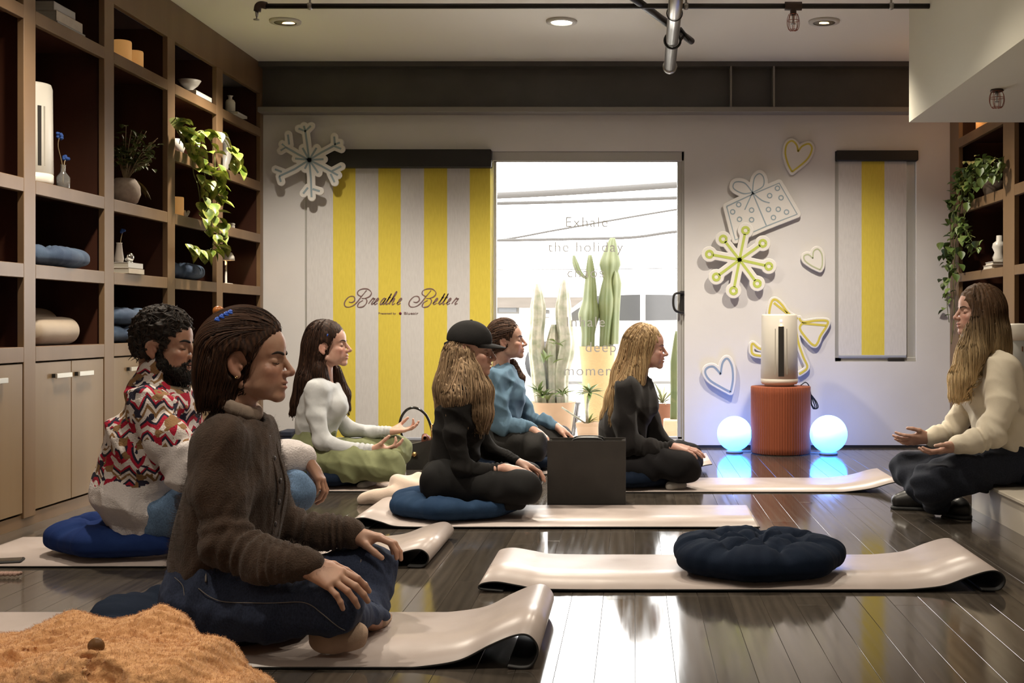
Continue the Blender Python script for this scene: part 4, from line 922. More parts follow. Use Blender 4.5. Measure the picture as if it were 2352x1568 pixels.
# phone and hair tie at the left edge
p = on_z(15, 1288, .012); ph = thing('smartphone', (p.x-.02, p.y, .0075), 'black smartphone lying on the mat at the left edge', 'phone')
MB().box((-.075, -.038, 0), (.075, .038, .009), bev=.004).build('phone_body', BLACK, None); o = bpy.data.objects['phone_body']; o.parent = ph; o.location = (0, 0, 0)
MB().box((-.071, -.034, .0092), (.071, .034, .0096)).build('screen', mat('dark_screen_glass', (.01, .01, .012), .05), None); o = bpy.data.objects['screen']; o.parent = ph; o.location = (0, 0, .0092); ph.rotation_euler.z = .25
m = MB(); q = on_z(20, 1322, .006)
for k in range(2): m.tube([q+Vector((-.06+.1*u, .012*math.sin(u*20+k*3.1), .004+.006*abs(math.cos(u*20+k*3)))) for u in np.linspace(0, 1, 40)], .006, 6)
tag(m.build('twisted_hair_tie', mat('brown_pink_fabric', (.32, .20, .16), .8)), 'twisted brown fabric hair tie on the floor at the left edge', 'hair tie')
# crumpled cream cloth behind the blue cushion
FLC = mat('cream_fleece_cloth', (.60, .47, .38), .9, bump=(200, .3, .003), sheen=.3)
s = SDF(); cy = 5.98
def a_(x, y, d=0): return at(x, y, cy+d)
s.cone(a_(838, 1146, -.02), a_(880, 1140, .0), .035, .04).cone(a_(880, 1140), a_(920, 1115, .03), .04, .05, k=.04).cone(a_(920, 1115, .03), a_(955, 1110, .05), .05, .055, k=.04).cone(a_(900, 1138, -.03), a_(960, 1130, .0), .05, .055, k=.04).cone(a_(955, 1125, .0), a_(1010, 1128, .02), .055, .05, k=.04).plane((0, 0, -1), -.002, op='i')
V, Q = s.mesh(.006, disp=folds(9, .022, 38, n=5))
tag(np_obj('crumpled_cloth', V, Q, FLC), 'crumpled cream fleece cloth on the floor behind the blue cushion', 'cloth')
# ------------------------------------------------------------------ foam cut-outs on the wall, drawn with paint lines
FOAM = mat('white_foam_board', (.74, .72, .70), .7)
PBLUE = mat('pale_blue_paint', (.30, .38, .44), .7); PYEL = mat('yellow_paint', (.62, .52, .08), .7); PLIME = mat('lime_paint', (.47, .55, .11), .7); PBL2 = mat('soft_blue_paint', (.25, .33, .45), .7); PPALE = mat('faint_green_paint', (.46, .50, .33), .7)
def capsule_d(X, Z, a, b):
    ax, az = a; bx, bz = b; dx, dz = bx-ax, bz-az; t = np.clip(((X-ax)*dx+(Z-az)*dz)/(dx*dx+dz*dz+1e-12), 0, 1); return np.hypot(X-ax-t*dx, Z-az-t*dz)
def inside(X, Z, poly):
    r = np.zeros(X.shape, bool); n = len(poly)
    for i in range(n):
        (x1, z1), (x2, z2) = poly[i], poly[(i+1) % n]; c = (z1 > Z) != (z2 > Z); r ^= c & (X < (x2-x1)*(Z-z1)/(z2-z1+1e-12)+x1)
    return r
def cutout(name, label, cat, strokes, rad, wline, paint, fills=(), gap=.012, th=.014, extra=()):
    """strokes in photo px on the wall plane; the board is the outline of the strokes"""
    Yf = YW-gap-th; cv = lambda p: ((p[0]-CX)*Yf/F, H+(CY-p[1])*Yf/F)
    ST_ = [[cv(p) for p in s] for s in strokes]; A = np.array([p for s in ST_ for p in s]); r = rad*Yf/F; h = .0035; lo = A.min(0)-r-3*h; hi = A.max(0)+r+3*h
    xs = np.arange(lo[0], hi[0], h); zs = np.arange(lo[1], hi[1], h); X, Z = np.meshgrid(xs, zs, indexing='ij'); D = np.full(X.shape, 9.0)
    for s in ST_:
        for i in range(len(s)-1): D = np.minimum(D, capsule_d(X, Z, s[i], s[i+1]))
    D = D-r
    for f in fills: D = np.where(inside(X, Z, [cv(p) for p in f]), np.minimum(D, -r), D)
    ys = np.arange(-2*h, th+3*h, h); G = np.maximum(D[:, None, :], np.abs(ys-th/2)[None, :, None]-th/2).astype(np.float32)
    V, Q = surface_nets(G, np.array([xs[0], Yf+ys[0], zs[0]]), h)
    t = thing(name, (A[:, 0].mean(), Yf, A[:, 1].min()), label, cat, 'foam cut-outs on the back wall'); np_obj('foam_board', V, Q, FOAM, t, smooth=False)
    m = MB()
    for s in ST_: m.ribbon([(p[0], Yf-.0006, p[1]) for p in s], wline*Yf/F, (0, -1, 0), .0008)
    m.build('drawn_lines', paint, t)
    MB().lathe([(.012, 0), (.012, gap), (1e-6, gap)], (A[:, 0].mean(), Yf+th, A[:, 1].mean()), 8, axis='y').build('wall_spacer', FOAM, t)
    return t
z1 = lambda x, y: (600+x/6.53, 240+y/6.53); z2 = lambda x, y: (1580+x/2.529, 280+y/2.529); z3 = lambda x, y: (1600+x/3.267, 660+y/3.267)
c = (720, 830)
sn = [[c, (690, 600), (660, 390)], [(560, 360), (660, 400), (745, 320)], [(640, 320), (660, 395)], [c, (560, 750), (370, 640)], [(400, 450), (420, 600)], [(310, 590), (370, 640), (290, 690)], [c, (900, 720), (1090, 620)], [(1095, 480), (1105, 610)], [(1090, 620), (1200, 665)], [(1100, 600), (1180, 570)], [c, (500, 970), (270, 1075)], [(205, 970), (310, 1010)], [(270, 1075), (295, 1160)], [c, (900, 920), (1060, 1010)], [(1060, 1000), (1200, 925)], [(1040, 1040), (1100, 1165)], [(1060, 1010), (1150, 1060)], [c, (745, 1100), (755, 1390)], [(630, 1335), (700, 1245)], [(770, 1265), (880, 1300)]]
sn += [[c, p] for p in ((620, 650), (830, 650), (510, 810), (935, 820), (655, 965), (855, 1025))]
cutout('snowflake_cutout', 'white snowflake cut-out with pale blue lines at the left of the wall', 'wall decoration', [[z1(*p) for p in s] for s in sn], 9.5, 4.5, PBLUE, gap=.085)
def circ(x, y, r, n=14): return [(x+r*math.cos(a), y+r*math.sin(a)) for a in np.linspace(0, 2*math.pi, n)]
c = (300, 800); ends = [(335, 630), (205, 680), (435, 705), (125, 768), (470, 838), (165, 900), (403, 938), (265, 980)]
gs = [[c, tuple(np.array(c)+(np.array(e)-c)*.88)] for e in ends]+[circ(*e, 19) for e in ends]
cutout('snowflake_cutout', 'white snowflake cut-out with lime green lines on the wall', 'wall decoration', [[z2(*p) for p in s] for s in gs], 11, 6, PLIME, fills=[[z2(*p) for p in circ(*e, 19)] for e in ends], gap=.04)
gift = [(225, 490), (375, 420), (530, 355), (635, 535), (455, 605), (275, 685), (225, 490)]
gl = [gift, [(375, 410), (455, 600)], spline([(375, 410), (320, 415), (265, 385), (275, 350), (330, 355), (375, 410)], 5), spline([(375, 410), (385, 330), (415, 300), (440, 325), (435, 375), (375, 410)], 5), [(375, 410), (330, 510)], spline([(375, 410), (430, 455), (475, 470)], 4)]
gl = [[tuple(p[:2]) for p in s] for s in gl]; dots = [circ(x, y, 13) for x, y in ((295, 480), (260, 522), (300, 565), (370, 512), (370, 568), (475, 428), (520, 385), (541, 440), (468, 508), (525, 507), (497, 555), (573, 523))]
cutout('gift_cutout', 'white gift-box cut-out with pale blue bow and dots on the wall', 'wall decoration', [[z2(*p) for p in s] for s in gl+dots], 9, 2.6, PBLUE, fills=[[z2(*p) for p in gift], [z2(*p) for p in gl[2]], [z2(*p) for p in gl[3]]], gap=.02)
def heart(pts, zf, **k): 
    s = [tuple(p[:2]) for p in spline(pts, 6)]; s = [zf(*p) for p in s]; return s
def corner(pts, zf): return [zf(*p) for p in pts]
h1 = [tuple(p) for p in spline([(605, 290), (580, 240), (566, 180), (575, 130), (605, 110), (632, 135), (640, 172)], 6)]+[tuple(p) for p in spline([(640, 172), (665, 140), (705, 128), (720, 160), (690, 220), (605, 290)], 6)]
cutout('heart_cutout', 'white heart cut-out with a yellow line, high on the wall', 'wall decoration', [corner(h1, z2)], 7, 4, PYEL, fills=[corner(h1, z2)], gap=.012)
h2 = [tuple(p) for p in spline([(768, 858), (720, 835), (680, 805), (675, 778), (700, 770), (726, 792)], 6)]+[tuple(p) for p in spline([(726, 792), (730, 752), (755, 738), (778, 770), (780, 830), (768, 858)], 6)]
cutout('heart_cutout', 'small white heart cut-out with faint green line by the window', 'wall decoration', [corner(h2, z2)], 7, 3, PPALE, fills=[corner(h2, z2)], gap=.012)
h3 = [tuple(p) for p in spline([(255, 785), (180, 745), (100, 695), (65, 640), (80, 602), (130, 595), (180, 650)], 6)]+[tuple(p) for p in spline([(180, 650), (195, 565), (230, 532), (265, 590), (272, 690), (255, 785)], 6)]
cutout('heart_cutout', 'white heart cut-out with a soft blue line, low on the wall', 'wall decoration', [corner(h3, z3)], 8, 4.5, PBL2, fills=[corner(h3, z3)], gap=.02)
bw = [spline([(760, 235), (690, 195), (640, 130), (595, 92), (565, 105), (545, 190), (560, 240)], 5), [(580, 115), (680, 195)], spline([(770, 230), (800, 260), (900, 248), (980, 252), (975, 290), (930, 360), (910, 410), (885, 435), (840, 400), (775, 310), (800, 262)], 5), [(800, 270), (970, 285)], spline([(700, 400), (560, 455), (475, 460), (420, 420), (412, 470), (425, 500), (475, 512), (600, 520), (720, 430)], 5), spline([(740, 260), (760, 400), (800, 520), (830, 600), (770, 650)], 5)]
bw = [[tuple(p[:2]) for p in s] for s in bw]
cutout('bow_cutout', 'white bow cut-out with yellow lines behind the air purifier', 'wall decoration', [corner(s, z3) for s in bw], 7, 5, PYEL, fills=[corner(bw[2], z3), corner(bw[0], z3)], gap=.012)

# ------------------------------------------------------------------ outside the glass door
PAVE = mat('pale_concrete', (.55, .53, .50), .9, var=(3, (.5, .48, .45)))
MB().box((-20, Y1+.01, -.12), (20, 60, -.03)).build('ground_outside', PAVE, kind='structure')
CACT = mat('green_cactus_skin', (.040, .053, .009), .6, var=(6, (.060, .066, .015))); CACP = mat('pale_dry_cactus', (.26, .235, .18), .7, var=(14, (.13, .135, .08))); TERR = mat('pale_terracotta', (.34, .22, .13), .8, var=(8, (.30, .19, .11))); RATT = mat('woven_straw', (.36, .25, .11), .8, var=(60, (.28, .19, .08)), stretch=(1, 1, 6)); SPINE = mat('cream_rib', (.20, .18, .13), .7)
def cactus_col(parent, pts, rad, m, ribs=5, depth=.3, name='column', Y=10.5):
    P = [at(x, y, Y) for x, y in spline(pts, 5)]; k = len(P); rs = np.interp(np.linspace(0, 1, k), np.linspace(0, 1, len(rad)), rad); vs = []; n = ribs*6
    for i, p_ in enumerate(P):
        for j in range(n): a = 2*math.pi*j/n; r = rs[i]*(1-depth*.5+depth*.5*math.cos(a*ribs)); vs.append((p_.x+r*math.cos(a), p_.y+r*math.sin(a), p_.z))
    b = MB(); b.add(vs, [(i*n+j, i*n+(j+1) % n, (i+1)*n+(j+1) % n, (i+1)*n+j) for i in range(k-1) for j in range(n)]+[tuple(range((k-1)*n, k*n))], 0, True); return b.build(name, m, parent)
def pot(parent, px0, px1, ytop, ybot, Y, m, tap=.8, name='pot'):
    c0 = at((px0+px1)/2, ybot, Y); r = (px1-px0)/2*Y/F; hh_ = (ybot-ytop)*Y/F; c0.z = max(c0.z, -.03)
    hh_ = at(0, ytop, Y).z-c0.z
    return MB().lathe([(r*tap, 0), (r, hh_), (r*1.04, hh_), (r*1.04, hh_-.03) if False else (r*.92, hh_), (r*.9, hh_-.05), (1e-6, hh_-.05)], c0, 28).build(name, m, parent)
Yc = 10.5; b_ = at(1372, 978, Yc)
ct1 = thing('cactus', (b_.x, Yc, 0), 'tall green columnar cactus in a straw pot outside the door', 'cactus'); pot(ct1, 1330, 1414, 795, 985, Yc, RATT, .6)
cactus_col(ct1, [(1392, 800), (1398, 720), (1400, 640), (1402, 590), (1407, 546)], [.06, .07, .10, .058, .10, .06, .02], CACT, 4, .35); cactus_col(ct1, [(1350, 800), (1352, 740), (1355, 690), (1356, 640), (1355, 585)], [.06, .06, .10, .065, .055, .04, .015], CACT, 4, .35); cactus_col(ct1, [(1346, 640), (1330, 625), (1322, 605), (1318, 586)], [.02, .03, .028, .01], CACT, 4, .3, 'arm'); cactus_col(ct1, [(1408, 790), (1410, 720), (1412, 650), (1412, 612)], [.05, .05, .06, .015], CACT, 4, .3)
Yc = 9.75; ct2 = thing('cactus', (at(1265, 990, Yc).x, Yc, 0), 'pale dry cactus with two tall stems in a wide tan planter', 'cactus'); pot(ct2, 1216, 1322, 922, 1010, Yc, TERR, .78, 'planter')
cactus_col(ct2, [(1245, 925), (1240, 860), (1232, 790), (1236, 720), (1234, 652)], [.06, .075, .07, .06, .065, .02], CACP, 6, .25, Y=Yc); cactus_col(ct2, [(1290, 925), (1288, 860), (1300, 790), (1294, 720), (1296, 642)], [.06, .065, .08, .07, .065, .02], CACP, 6, .25, Y=Yc); cactus_col(ct2, [(1268, 925), (1270, 850), (1268, 800), (1272, 745)], [.05, .06, .06, .02], CACP, 6, .25, Y=Yc)
SUCC = mat('bright_succulent_leaf', (.075, .11, .015), .5, var=(20, (.06, .085, .015))); lm = leaf_mesh('leaf', .035, .12, mats=SUCC); random.seed(31)
for cx_, cy_, n in ((1245, 905, 16), (1300, 905, 10), (1258, 915, 8), (1282, 790, 5), (1260, 830, 5)):
    for i in range(n): leaf(ct2, lm, at(cx_+random.uniform(-12, 12), cy_+random.uniform(-6, 8), Yc-.13), (random.uniform(-1, 1), random.uniform(-.8, .3), random.uniform(0, 1)), s=random.uniform(.6, 1.0))
Yc = 9.35; yk = thing('yucca', (at(1351, 1003, Yc).x, Yc, 0), 'small potted yucca with a bare stem just outside the glass', 'plant'); pot(yk, 1322, 1380, 970, 1008, Yc, TERR, .8)
MB().tube([at(1349, 975, Yc), at(1348, 940, Yc), at(1352, 908, Yc)], [.014, .012, .012], 8).tube([at(1345, 972, Yc), at(1320, 955, Yc), at(1290, 935, Yc)], .007, 6).build('stem', CACP, yk); lm2 = leaf_mesh('leaf', .035, .16, mats=SUCC)
for i in range(24): a = random.uniform(0, 6.28); leaf(yk, lm2, at(1354, 902, Yc), (math.cos(a), math.sin(a)*.7, random.uniform(-.3, 1.1)), s=random.uniform(.6, .95))
for i in range(5): leaf(yk, lm2, at(1352, 972, Yc), (random.uniform(0, 1), random.uniform(-.5, .5), random.uniform(.2, .7)), s=.6)
Yc = 9.6; ct3 = thing('cactus', (at(1550, 960, Yc).x, Yc, 0), 'green cactus post in a square planter at the right of the door', 'cactus'); cactus_col(ct3, [(1550, 970), (1551, 900), (1552, 830), (1556, 760)], [.045, .045, .05, .02], CACT, 5, .25, Y=Yc); q = at(1550, 962, Yc); MB().box((q.x-.09, Yc-.1, -.03), (q.x+.09, Yc+.1, q.z), bev=.01).build('planter', TERR, ct3)
Yc = 9.9; ct4 = thing('spiky_plant', (at(1520, 960, Yc).x, Yc, 0), 'pale spiky plant in a terracotta pot behind the blonde woman', 'plant'); pot(ct4, 1495, 1550, 928, 1000, Yc, mat('orange_terracotta', (.17, .065, .03), .8), .8); lm3 = leaf_mesh('leaf', .02, .22, mats=mat('pale_spiky_leaf', (.13, .14, .06), .6))
for i in range(30): a = random.uniform(0, 6.28); leaf(ct4, lm3, at(1522, 926, Yc), (math.cos(a)*.8, math.sin(a)*.6, random.uniform(.1, 1.2)), s=random.uniform(.7, 1.1))
# chair leg seen past the planter
cf = thing('garden_chair', (at(1318, 1000, 9.9).x, 9.9, 0), 'grey metal garden chair frame beside the tan planter', 'chair'); GM = mat('grey_metal_tube', (.14, .14, .14), .5)
for a, b2 in (((1325, 925), (1312, 1002)), ((1330, 925), (1318, 1002)), ((1312, 985), (1332, 955))): MB().tube([at(*a, 9.9), at(*b2, 9.9)], .01, 8).build('leg', GM, cf)
MB().tube([at(1300, 925, 9.9), at(1334, 925, 9.9)], .01, 8).build('seat_rail', GM, cf)
for px, lab in ((930, 'left'), (1760, 'right')):
    q = at(px, 500, 16.6); up_ = thing('utility_pole', (q.x, 16.6, -.03), '%s wooden utility pole carrying the street cables' % lab, 'pole'); MB().tube([(q.x, 16.6, -.03), (q.x, 16.6, 4.2)], [.14, .11], 14).build('post', RATT, up_); MB().box((q.x-.06, 15.6, 2.2), (q.x+.06, 17.6, 2.32)).build('crossarm', RATT, up_)
# far building, street rail, car, wires
BW = mat('white_stucco', (.55, .55, .53), .9); ROOFM = mat('beige_metal_roof', (.062, .052, .042), .8, var=(2, (.078, .066, .054)), stretch=(1, 1, 8)); Yb = 30.0
bd = thing('building', (0, Yb, 0), 'low white building with a beige roof across the street', 'building')
MB().box((-9, Yb, -.03), (9, Yb+6, at(0, 706, Yb).z)).build('wall', BW, bd)
z0_, z1_ = at(0, 706, Yb-.6).z, at(0, 652, Yb+1).z
MB().add([(-9.5, Yb-.6, z0_), (9.5, Yb-.6, z0_), (9.5, Yb-.6, z0_+.25), (-9.5, Yb-.6, z0_+.25), (9.5, Yb+1.6, z1_), (-9.5, Yb+1.6, z1_), (-9.5, Yb+1.6, z0_), (9.5, Yb+1.6, z0_)], [(0, 1, 2, 3), (3, 2, 4, 5), (5, 4, 7, 6), (6, 7, 1, 0), (0, 3, 5, 6), (1, 7, 4, 2)]).build('roof', ROOFM, bd)
for px0, px1, y0_, y1_ in ((1140, 1192, 700, 722), (1230, 1262, 712, 730), (1502, 1530, 695, 740)):
    a = at(px0, y1_, Yb-.03); b2 = at(px1, y0_, Yb-.03); w_ = MB().box((a.x, Yb-.03, a.z), (b2.x, Yb+.02, b2.z), bev=.02).build('window', mat('grey_window_surround', (.12, .115, .105), .7), bd); MB().box((a.x+.06, Yb-.045, a.z+.06), (b2.x-.06, Yb-.03, b2.z-.06)).build('pane', mat('dull_pane', (.07, .075, .08), .2), w_)
RL = mat('street_rail_paint', (.20, .20, .20), .6); rl = thing('street_railing', (0, 22, 0), 'thin white street railing beyond the cacti', 'railing')
MB().tube([(-5, 22, at(0, 724, 22).z), (4, 22, at(0, 724, 22).z)], .03, 8).build('top_rail', RL, rl)
for px in (1150, 1250, 1475, 1545): q = at(px, 724, 22); MB().tube([(q.x, 22, -.03), (q.x, 22, q.z)], .025, 8).build('post', RL, rl)
Yk = 18.0; cr0 = at(1455, 800, Yk); car = thing('parked_car', (cr0.x, Yk, -.03), 'white parked car partly hidden behind the blonde woman', 'car'); CWH = mat('white_car_paint', (.30, .30, .30), .25); CGL = mat('dark_car_glass', (.035, .035, .035), .1)
prf = [(-2.0, .3), (-2.05, .75), (-1.2, .95), (-.6, 1.40), (.8, 1.42), (1.5, 1.0), (2.05, .9), (2.1, .3)]
vs = [(cr0.x+x, Yk+dy_, z-.03) for dy_ in (0, 1.7) for x, z in prf]; n = len(prf); MB().add(vs, [tuple(range(n)), tuple(range(2*n-1, n-1, -1))]+[(i, i+n, (i+1) % n+n, (i+1) % n) for i in range(n)]).build('car_body', CWH, car)
MB().add([(cr0.x+x, Yk-.01, z-.03) for x, z in ((-1.1, .97), (-.55, 1.34), (.1, 1.36), (.1, .97))]+[(cr0.x+x, Yk-.004, z-.03) for x, z in ((-1.1, .97), (-.55, 1.34), (.1, 1.36), (.1, .97))], [(0, 1, 2, 3), (7, 6, 5, 4)]).build('side_window', CGL, car); MB().add([(cr0.x+x, Yk-.01, z-.03) for x, z in ((.18, .97), (.18, 1.36), (.75, 1.35), (1.35, .99))]+[(cr0.x+x, Yk-.004, z-.03) for x, z in ((.18, .97), (.18, 1.36), (.75, 1.35), (1.35, .99))], [(0, 1, 2, 3), (7, 6, 5, 4)]).build('side_window', CGL, car)
for dx in (-1.3, 1.35): MB().lathe([(1e-6, -.02), (.33, -.02), (.33, .2), (1e-6, .2)], (cr0.x+dx, Yk, .30), 24, axis='y').build('wheel', BLACK, car)
WIRE = mat('weathered_cable', (.035, .032, .029), .8); Yq = 16.0
for i, (pts, r, lab) in enumerate((([(925, 456), (1140, 449), (1300, 441), (1560, 424), (1765, 412)], .045, 'thickest sagging utility cable bundle outside'), ([(925, 472), (1140, 467), (1300, 463), (1560, 454), (1765, 448)], .024, 'utility cable just under the thickest bundle outside'), ([(925, 556), (1140, 552), (1300, 549), (1450, 545), (1560, 531), (1765, 515)], .02, 'thin utility cable behind the lettering, level with the cactus tip'), ([(925, 570), (1140, 552), (1290, 526), (1560, 480), (1765, 455)], .014, 'thin slanting utility cable crossing the word Exhale'), ([(925, 622), (1180, 619), (1400, 618), (1765, 612)], .006, 'lowest faint utility wire outside the door'))):
    w_ = MB().tube([at(x, y, Yq+i*.3) for x, y in spline(pts, 6)], r, 8).build('utility_cable', WIRE); tag(w_, lab, 'cable', 'cables over the street')
# ------------------------------------------------------------------ teddy coat in the near left corner
TED = mat('caramel_teddy_fleece', (.68, .37, .17), .95, var=(60, (.58, .30, .13)), bump=(150, .6, .004), sheen=.3, spec=.1)
S = SDF(); K = lambda x, y, Y: np.array(at(x, y, Y))
S.cone(K(-60, 1560, 2.75), K(150, 1530, 2.78), .085, .10, .06).cone(K(150, 1530, 2.78), K(335, 1490, 2.80), .10, .078, .06).cone(K(335, 1490, 2.80), K(470, 1585, 2.72), .078, .08, .06).cone(K(-60, 1640, 2.6), K(300, 1640, 2.6), .13, .13, .08).cone(K(300, 1620, 2.6), K(500, 1640, 2.6), .13, .09, .08).cone(K(480, 1560, 2.72), K(560, 1640, 2.66), .08, .05, .05).cone(K(575, 1590, 2.75), K(600, 1640, 2.72), .045, .05, .02)
S.cone(K(20, 1520, 2.66), K(160, 1525, 2.62), .016, .016, .015, op='s') if False else None
Vc, _q = S.mesh(.012)
def front_pt(x, y, Vx):
    pxx = CX+Vx[:, 0]*F/Vx[:, 1]; pyy = CY-(Vx[:, 2]-H)*F/Vx[:, 1]; d_ = np.hypot(pxx-x, pyy-y); c_ = Vx[d_ < max(14, d_.min()+3)]; return c_[np.argmin(c_[:, 1])]
crev = [front_pt(x, y, Vc) for x, y in spline([(-5, 1500), (60, 1488), (120, 1492), (180, 1515), (235, 1545), (262, 1562)], 3)]
for i in range(len(crev)-1): S.cone(crev[i]+np.array([0, .004, 0]), crev[i+1]+np.array([0, .004, 0]), .016, .016, .02, op='s')
S.plane((0, 0, -1), -.003, op='i', k=.01)
tc_ = thing('teddy_coat', at(250, 1600, 2.68), 'caramel teddy-fleece coat heaped in the near left corner', 'coat'); tc_.location.z = 0; WPOS[tc_.name] = tc_.location.copy()
V, Q = S.mesh(.0045, disp=fsum(folds(61, .02, 26, dirs=[(.6, .3, 1), (1, .2, -.6)], n=4), folds(62, .006, 170, n=6), folds(63, .005, 360, n=7)))
np_obj('fleece_shell', V, Q, TED, tc_)
rs = np.random.RandomState(9); vis = V[(V[:, 2] > .03)]; I_ = rs.choice(len(vis), 40000); P0 = vis[I_]; g = S.grad(P0); dv = g+rs.normal(size=g.shape)*.75; dv /= np.linalg.norm(dv, axis=1, keepdims=True); d2 = dv+rs.normal(size=g.shape)*.9; d2 /= np.linalg.norm(d2, axis=1, keepdims=True)
Pf = np.stack([P0-g*.001, P0+dv*.0032, P0+dv*.0048+d2*.0012], 1); Vf, Qf = tubes(Pf, rs.uniform(.0002, .00035, len(Pf)), 3, .5); o = np_obj('fleece_pile', Vf, Qf, TED, tc_); o['kind'] = 'stuff'
q = front_pt(224, 1474, V)+np.array([0, -.007, .004]); MB().lathe([(1e-6, .003), (.008, .003), (.015, .006), (.018, .003), (.017, -.003), (1e-6, -.004)], (q[0], q[1], q[2]), 20, axis='y').build('coat_button', mat('brown_horn_button', (.20, .09, .03), .35), tc_)
# ------------------------------------------------------------------ people: one signed-distance body each, clothing and hair as parts
SKINM = mat('skin', (.5, .3, .2), .48, attr='Col', sss=.12, bump=(220, .06, .001), var=(30, (.88, .80, .78)))
HAIRM = mat('hair', (.05, .03, .02), .62, attr='Col', spec=.22)
def J(t): return np.array(at(t[0], t[1], t[2]))
def unit(v): v = np.array(v, float); return v/np.linalg.norm(v)
class Head:
    def __init__(s, O, sc=1.1, f=1, pitch=0.0, yaw=0.0, male=False, roll=0):
        s.O = np.array(O, float); s.s = sc*.01; up = np.array([0, 0, 1.0]); fw = np.array([f*math.cos(yaw), -math.sin(yaw), 0.0]); lat = np.cross(up, fw)
        s.fw = fw*math.cos(pitch)-up*math.sin(pitch); s.up = up*math.cos(pitch)+fw*math.sin(pitch); s.lat = lat; s.R = np.stack([s.fw, s.lat, s.up], 1); s.male = male
    def T(s, x, y, z): return s.O+s.s*(x*s.fw+y*s.lat+z*s.up)
    def ell(s, S, c, r, k=1.0, op='u', R=None): S.ell(s.T(*c), np.array(r)*s.s, s.R if R is None else R, k*s.s, op)
    def cone(s, S, a, b, ra, rb, k=1.0, op='u'): S.cone(s.T(*a), s.T(*b), ra*s.s, rb*s.s, k*s.s, op=op)
    def sdf(s, neck_to=None, neck_r=.055, ears=True):
        S = SDF(); m = s.male
        s.ell(S, (-.8, 0, 5.0), (8.9, 7.2, 8.1), .5); s.ell(S, (2.6, 0, 5.0), (6.5, 6.2, 6.2), 1.5); s.ell(S, (3.6, 0, -1.8), (5.6, 5.5, 6.8), 1.5)
        for e in (-1, 1):
            s.cone(S, (.6, 4.7*e, -4.6), (7.7, 1.2*e, -7.5), 1.25 if not m else 1.5, 1.2 if not m else 1.7, 1.6); s.ell(S, (6.3, 4.1*e, -.9), (1.9, 1.7, 1.6), 1.6); s.ell(S, (4.8, 3.5*e, -3.8), (2.9, 2.2, 3.2), 1.5)
            s.cone(S, (8.3, 1.0*e, 3.55), (6.7, 4.3*e, 3.7), .62 if m else .42, .55 if m else .4, 1.2)
        s.ell(S, (8.1, 0, -7.2), (1.5, 2.0, 1.5) if m else (1.4, 1.6, 1.35), 1.5); s.ell(S, (7.3, 0, -4.1), (2.6, 2.7, 2.6), 1.2)
        for e in (-1, 1):
            s.ell(S, (9.0, 3.2*e, 1.7), (1.5, 1.7, 1.25), 1.0, 's'); s.ell(S, (7.0, 3.15*e, 1.75), (1.25, 1.45, 1.15), .35)
        s.cone(S, (8.5, 0, 2.9), (11.1, 0, -.9), .62, .85, .9)
        s.ell(S, (11.0, 0, -1.15), (.95, .95, .85), .5)
        for e in (-1, 1): s.ell(S, (9.9, 1.1*e, -1.45), (1.0, .68, .75), .45)
        s.cone(S, (9.6, 0, -2.1), (11.0, 0, -1.6), .45, .45, .4)
        s.ell(S, (9.45, 0, -3.65), (.75, 1.9, .50), .45); s.ell(S, (9.35, 0, -4.95), (.78, 1.75, .55), .45)
        s.ell(S, (10.0, 0, -4.3), (.9, 2.4, .13), .18, 's')
        if ears:
            for e in (-1, 1):
                ca, sa = math.cos(.22), math.sin(.22); Rr = np.stack([s.fw*ca+s.up*sa, s.lat, s.up*ca-s.fw*sa], 1)
                tilt = np.stack([Rr[:, 0]*.88-Rr[:, 1]*e*.45, Rr[:, 1]*.88+Rr[:, 0]*e*.45, Rr[:, 2]], 1)
                s.ell(S, (-1.3, 7.15*e, .5), (1.75, .62, 2.9), .4, R=tilt); s.ell(S, (-.4, 7.0*e, -2.1), (.85, .5, .95), .5)
                s.ell(S, (-.9, 7.75*e, .6), (.85, .5, 1.8), .35, 's', R=tilt); s.ell(S, (.35, 6.9*e, -.1), (.5, .55, .75), .4)
        if neck_to is not None: S.cone(s.T(-2.4, 0, -4.5), neck_to, neck_r*.98, neck_r*1.05, .018)
        return S
    def skin_cols(s, V, base, lip=(.62, .36, .34), stub=None, flush=.12):
        C_ = np.tile(np.array(base), (len(V), 1)); L = (V-s.O)@s.R/s.s
        def blob(c, r): return np.exp(-(((L-np.array(c))/np.array(r))**2).sum(1)**2)
        w = np.clip(blob((10, 0, -3.75), (1.6, 2.0, .48))+blob((10, 0, -4.95), (1.6, 1.85, .52)), 0, 1)[:, None]; C_ = C_*(1-w*.75)+w*.75*np.array(base)*np.array(lip)*1.5
        fl_ = (blob((8, 4, -1.5), (3, 3, 2.5))+blob((8, -4, -1.5), (3, 3, 2.5))+blob((11, 0, -1), (1.2, 1.6, 1.2))*.8+blob((-1, 7.3, 0), (2.2, 1.5, 3.2))+blob((-1, -7.3, 0), (2.2, 1.5, 3.2)))[:, None]
        C_ = C_*(1-flush*np.clip(fl_, 0, 1)*np.array([0, 1.0, 1.0]))
        return C_
    def veto(s, ear=True, cut=((8.6, 0, -1.2), (8.0, 9.8, 9.4)), er=((-.4, 7.8, .2), (2.6, 2.6, 3.6))):
        def f(P):
            L = (P-s.O)@s.R/s.s; m = (((L-np.array(cut[0]))/np.array(cut[1]))**2).sum(1) < 1
            if ear: L2 = L.copy(); L2[:, 1] = np.abs(L2[:, 1]); m |= (((L2-np.array(er[0]))/np.array(er[1]))**2).sum(1) < 1
            return m
        return f
